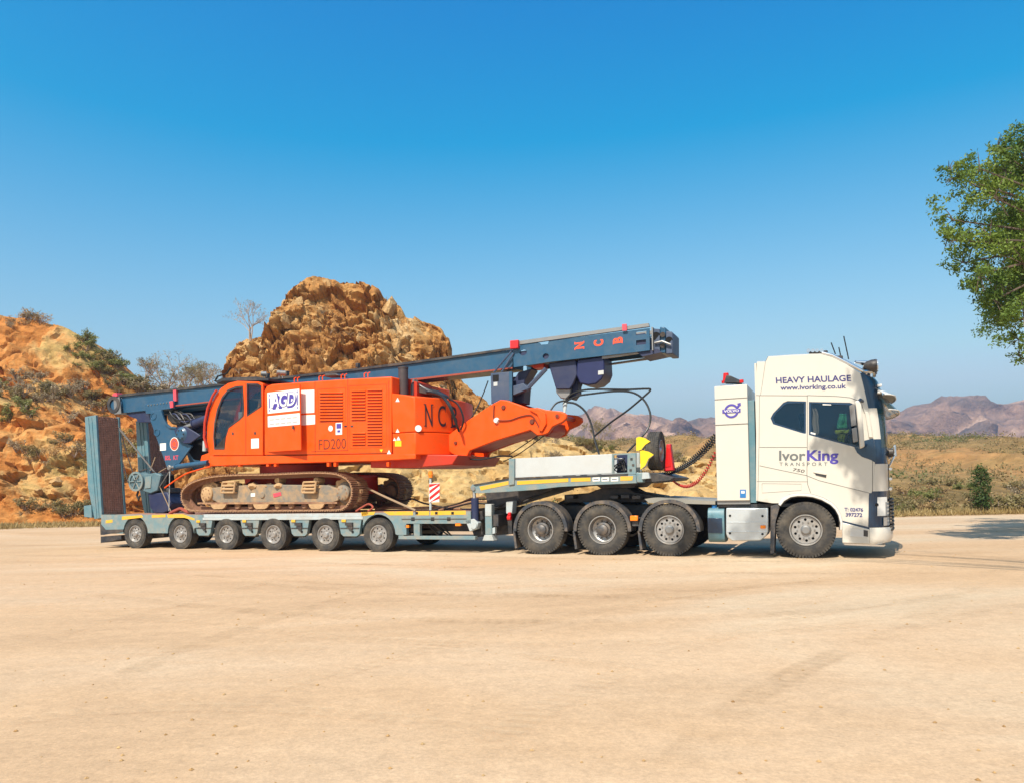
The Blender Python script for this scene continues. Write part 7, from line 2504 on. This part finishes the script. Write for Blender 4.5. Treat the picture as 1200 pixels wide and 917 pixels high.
# --- thin leafless trees
def bare(px, py, Y, h, label, leafy, m='leaf_grey', seed=1, depth=4):
    base = Vector(((px - 600) / 900 * Y, Y, 1.65 + (562 - py) / 900 * Y))
    t = plant('bare_tree', label, 'tree', base, 'thin trees on the skyline')
    r_ = random.Random(seed)
    mb = MB()
    tips = []
    for k in range(2 if h > 2.6 else 3):
        grow(mb, Vector((r_.gauss(0, .05), r_.gauss(0, .05), -0.3)), Vector((r_.gauss(0, .22), r_.gauss(0, .22), 1)).normalized(), h * 0.36, h * 0.016 + 0.012, depth, tips, 0.5, r_)
    w = mb.mesh('trunk')
    w.materials.append(MATS['twig_grey'])
    addmesh('trunk', w, t)
    P_ = np.concatenate([ball(np.array(p), 0.16 * h / 3, leafy, 1, 0.0) for p, d in tips if d <= 1])
    addmesh('crown', leaf_mesh('crown', P_, rng.uniform(0.05, 0.12, len(P_)), m, 0.4), t)


bare(294, 394, 46.5, 2.3, 'small leafless tree on the left shoulder of the high crag', 2, seed=3)
bare(190, 463, 50, 3.6, 'tallest thin grey tree in the dip between bank and crag', 3, seed=8)
bare(218, 465, 51, 2.6, 'thin brown tree beside the tallest one in the dip', 8, 'leaf_olive', seed=12)
bare(240, 465, 51, 2.4, 'thin olive tree close to the left foot of the crag', 10, 'leaf_olive', seed=19)
bare(165, 452, 50, 2.2, 'short thin tree where the quarry bank meets the dip', 7, 'leaf_olive', seed=27)
bare(255, 462, 50, 2.3, 'pale thin tree touching the left edge of the crag', 6, seed=33)
bare(205, 466, 53, 2.2, 'low thin tree behind the tallest one in the dip', 10, 'leaf_olive', seed=41)
bare(700, 524, 60, 2.6, 'thin olive tree beyond the sandy bank under the hanging hoses', 10, 'leaf_olive', seed=47)

# --- brush that clothes the hillside, far too much of it to count
def brush():
    rows_h = HILL[1]
    P_, S_ = [], []
    for j in range(1, HILL[2]):
        for k in range(150):
            i = rnd.randrange(len(rows_h[0]) - 1)
            q = rows_h[j][i]
            px, py = vis(*q)
            if not (560 < px < 1340):
                continue
            r = rnd.uniform(0.2, 0.75) ** 1.2 * (0.75 + 0.006 * q[1])
            n = rnd.randrange(24, 44)
            P_.append(ball((q[0] + rnd.uniform(-.4, .4), q[1] + rnd.uniform(-.6, .6), q[2] + r * 0.25), r, n, 0.55, 0.1))
            S_ += [r * rnd.uniform(0.14, 0.32) for _ in range(n)]
    P_ = np.concatenate(P_)
    S_ = np.array(S_)
    pick = rng.random(len(P_))
    # three tones, split by clump position
    tone = np.array([noise.noise(Vector((p[0] * 0.08, p[1] * 0.05, 0))) for p in P_]) + 0.25 * (pick - 0.5)
    for nm, m, lab, sel in (('dry_brush', 'brush_dry', 'dry straw coloured brush covering the hillside', tone < 0.0), ('olive_brush', 'brush_olive', 'olive brown brush covering the hillside', (tone >= 0.0) & (tone < 0.3)), ('green_brush', 'brush_green', 'dull green brush patches on the hillside', tone >= 0.3)):
        o = addmesh(nm, leaf_mesh(nm, P_[sel], S_[sel], m, 0.6), None)
        tag(o, lab, 'brush', kind='stuff')


brush()


# --- dry grass at the foot of the banks
def grass():
    P_, S_ = [], []
    for _ in range(4200):
        x = rnd.uniform(-34, 4)
        y = yb_l(x) - rnd.uniform(-1.2, 1.6) if x < -14 else yb_s(x) - rnd.uniform(-0.8, 0.8)
        n = 5
        P_.append(np.array([x, y, yard_z(x, y)]) + rng.normal(size=(n, 3)) * [0.1, 0.1, 0.0])
        S_ += list(rng.uniform(0.12, 0.35, n))
    for _ in range(2600):
        x = rnd.uniform(9, 27)
        y = 29.4 + 0.03 * x + rnd.uniform(-0.9, 1.2)
        P_.append(np.array([x, y, yard_z(x, y)]) + rng.normal(size=(5, 3)) * [0.1, 0.1, 0.0])
        S_ += list(rng.uniform(0.12, 0.35, 5))
    P_ = np.concatenate(P_)
    o = addmesh('dry_grass', leaf_mesh('dry_grass', P_, np.array(S_), 'grass_dry', 0.16, 2.2), None)
    tag(o, 'dry yellow grass along the foot of the banks', 'grass', kind='stuff')


grass()


# --- stones
def stone_mesh(seed, sub=3):
    me = bpy.data.meshes.new('boulder')
    bm = bmesh.new()
    bmesh.ops.create_icosphere(bm, subdivisions=sub, radius=1)
    for v in bm.verts:
        d = v.co.normalized()
        k = 1.25
        for f in range(9):
            nf_ = Vector((math.sin(f * 2.4 + seed), math.cos(f * 1.7 + seed * 2), math.sin(f * 0.9 + seed * 3))).normalized()
            c_ = d.dot(nf_)
            if c_ > 0.3:
                k = min(k, (0.72 + 0.25 * math.sin(f * 5 + seed)) / c_)
        k = max(k, 0.5) + 0.05 * noise.noise(d * 4 + Vector((seed, 0, 0)))
        v.co = d * k
        v.co.z *= 0.75
    bm.to_mesh(me)
    bm.free()
    me.shade_smooth()
    me.set_sharp_from_angle(angle=RAD(24))
    me.materials.append(MATS['boulder_rock'])
    return me


BST = [stone_mesh(s_ * 3.7) for s_ in range(5)]
for i, (px, py, rpx, lab) in enumerate(((70, 562, 11, 'large pale boulder bedded in the foot of the quarry bank'), (47, 575, 6, 'pale boulder at the foot of the quarry bank'), (88, 578, 6, 'pale boulder at the foot of the quarry bank'), (25, 585, 5, 'pale boulder at the foot of the quarry bank'),
                                        (100, 560, 5, 'pale boulder at the foot of the quarry bank'), (15, 560, 6, 'pale boulder at the foot of the quarry bank'), (55, 592, 4, 'pale boulder at the foot of the quarry bank'))):
    best = min(cand, key=lambda c: (c[0][0] - px) ** 2 + (c[0][1] - py) ** 2)[1]
    o = bpy.data.objects.new('boulder', BST[i % 5])
    COL.objects.link(o)
    r = rpx / 900 * best[1]
    o.location = (best[0], best[1] - r * 0.2, best[2])
    o.scale = (r, r, r * 0.85)
    o.rotation_euler = (0.3 * i, 0.2, i * 1.7)
    tag(o, lab, 'boulder', 'boulders on the quarry bank')
for i in range(30):
    sel = [q for (p, q) in cand_c if 262 < p[0] < 530]
    q = rnd.choice(sel)
    o = bpy.data.objects.new('boulder', BST[i % 5])
    COL.objects.link(o)
    r = rnd.uniform(0.2, 0.55)
    o.location = (q[0], q[1] + r * 0.35, q[2] - r * 0.35)
    o.scale = (r * 1.5, r, r * 1.1)
    o.rotation_euler = (rnd.uniform(0, 6), rnd.uniform(0, 6), rnd.uniform(0, 6))
    tag(o, 'pale rock block standing out from the high crag', 'rock', 'rock blocks in the crag')


def pebbles():
    mb = MB()
    t = (1 + 5 ** 0.5) / 2
    for _ in range(450):
        y = 3.2 + 26 * rnd.random() ** 1.6
        x = rnd.uniform(-0.72, 0.72) * y
        r = rnd.uniform(0.004, 0.013) * (1 + 0.05 * y)
        z = yard_z(x, y)
        a = rnd.uniform(0, 6.28)
        ring = [(x + r * math.cos(a + k * 1.256) * rnd.uniform(.7, 1.2), y + r * math.sin(a + k * 1.256) * rnd.uniform(.7, 1.2), z + r * 0.15) for k in range(5)]
        mb.add(ring + [(x, y, z + r * 0.8), ], [(k, (k + 1) % 5, 5) for k in range(5)])
    o = mb.build('pebbles', 'boulder_rock', None, smooth=0)
    tag(o, 'small loose pebbles scattered over the dirt yard', 'pebbles', kind='stuff')


pebbles()

# ------------------------------------------------------------------ air
def haze():
    mb = MB().box(-1900, 2000, -250, 1500, -14, 135)
    me = mb.mesh('haze', smooth=0)
    m = bpy.data.materials.new('haze_air')
    m.use_nodes = True
    nt = m.node_tree
    nt.nodes.remove(nt.nodes['Principled BSDF'])
    v = nd(nt, 'ShaderNodeVolumePrincipled')
    v.inputs['Color'].default_value = (0.5, 0.72, 1.0, 1)
    v.inputs['Density'].default_value = 0.0005
    v.inputs['Anisotropy'].default_value = 0.35
    nt.links.new(v.outputs[0], nt.nodes['Material Output'].inputs['Volume'])
    me.materials.append(m)
    o = bpy.data.objects.new('haze', me)
    COL.objects.link(o)
    tag(o, 'thin pale haze in the air before the mountains', kind='stuff')


haze()
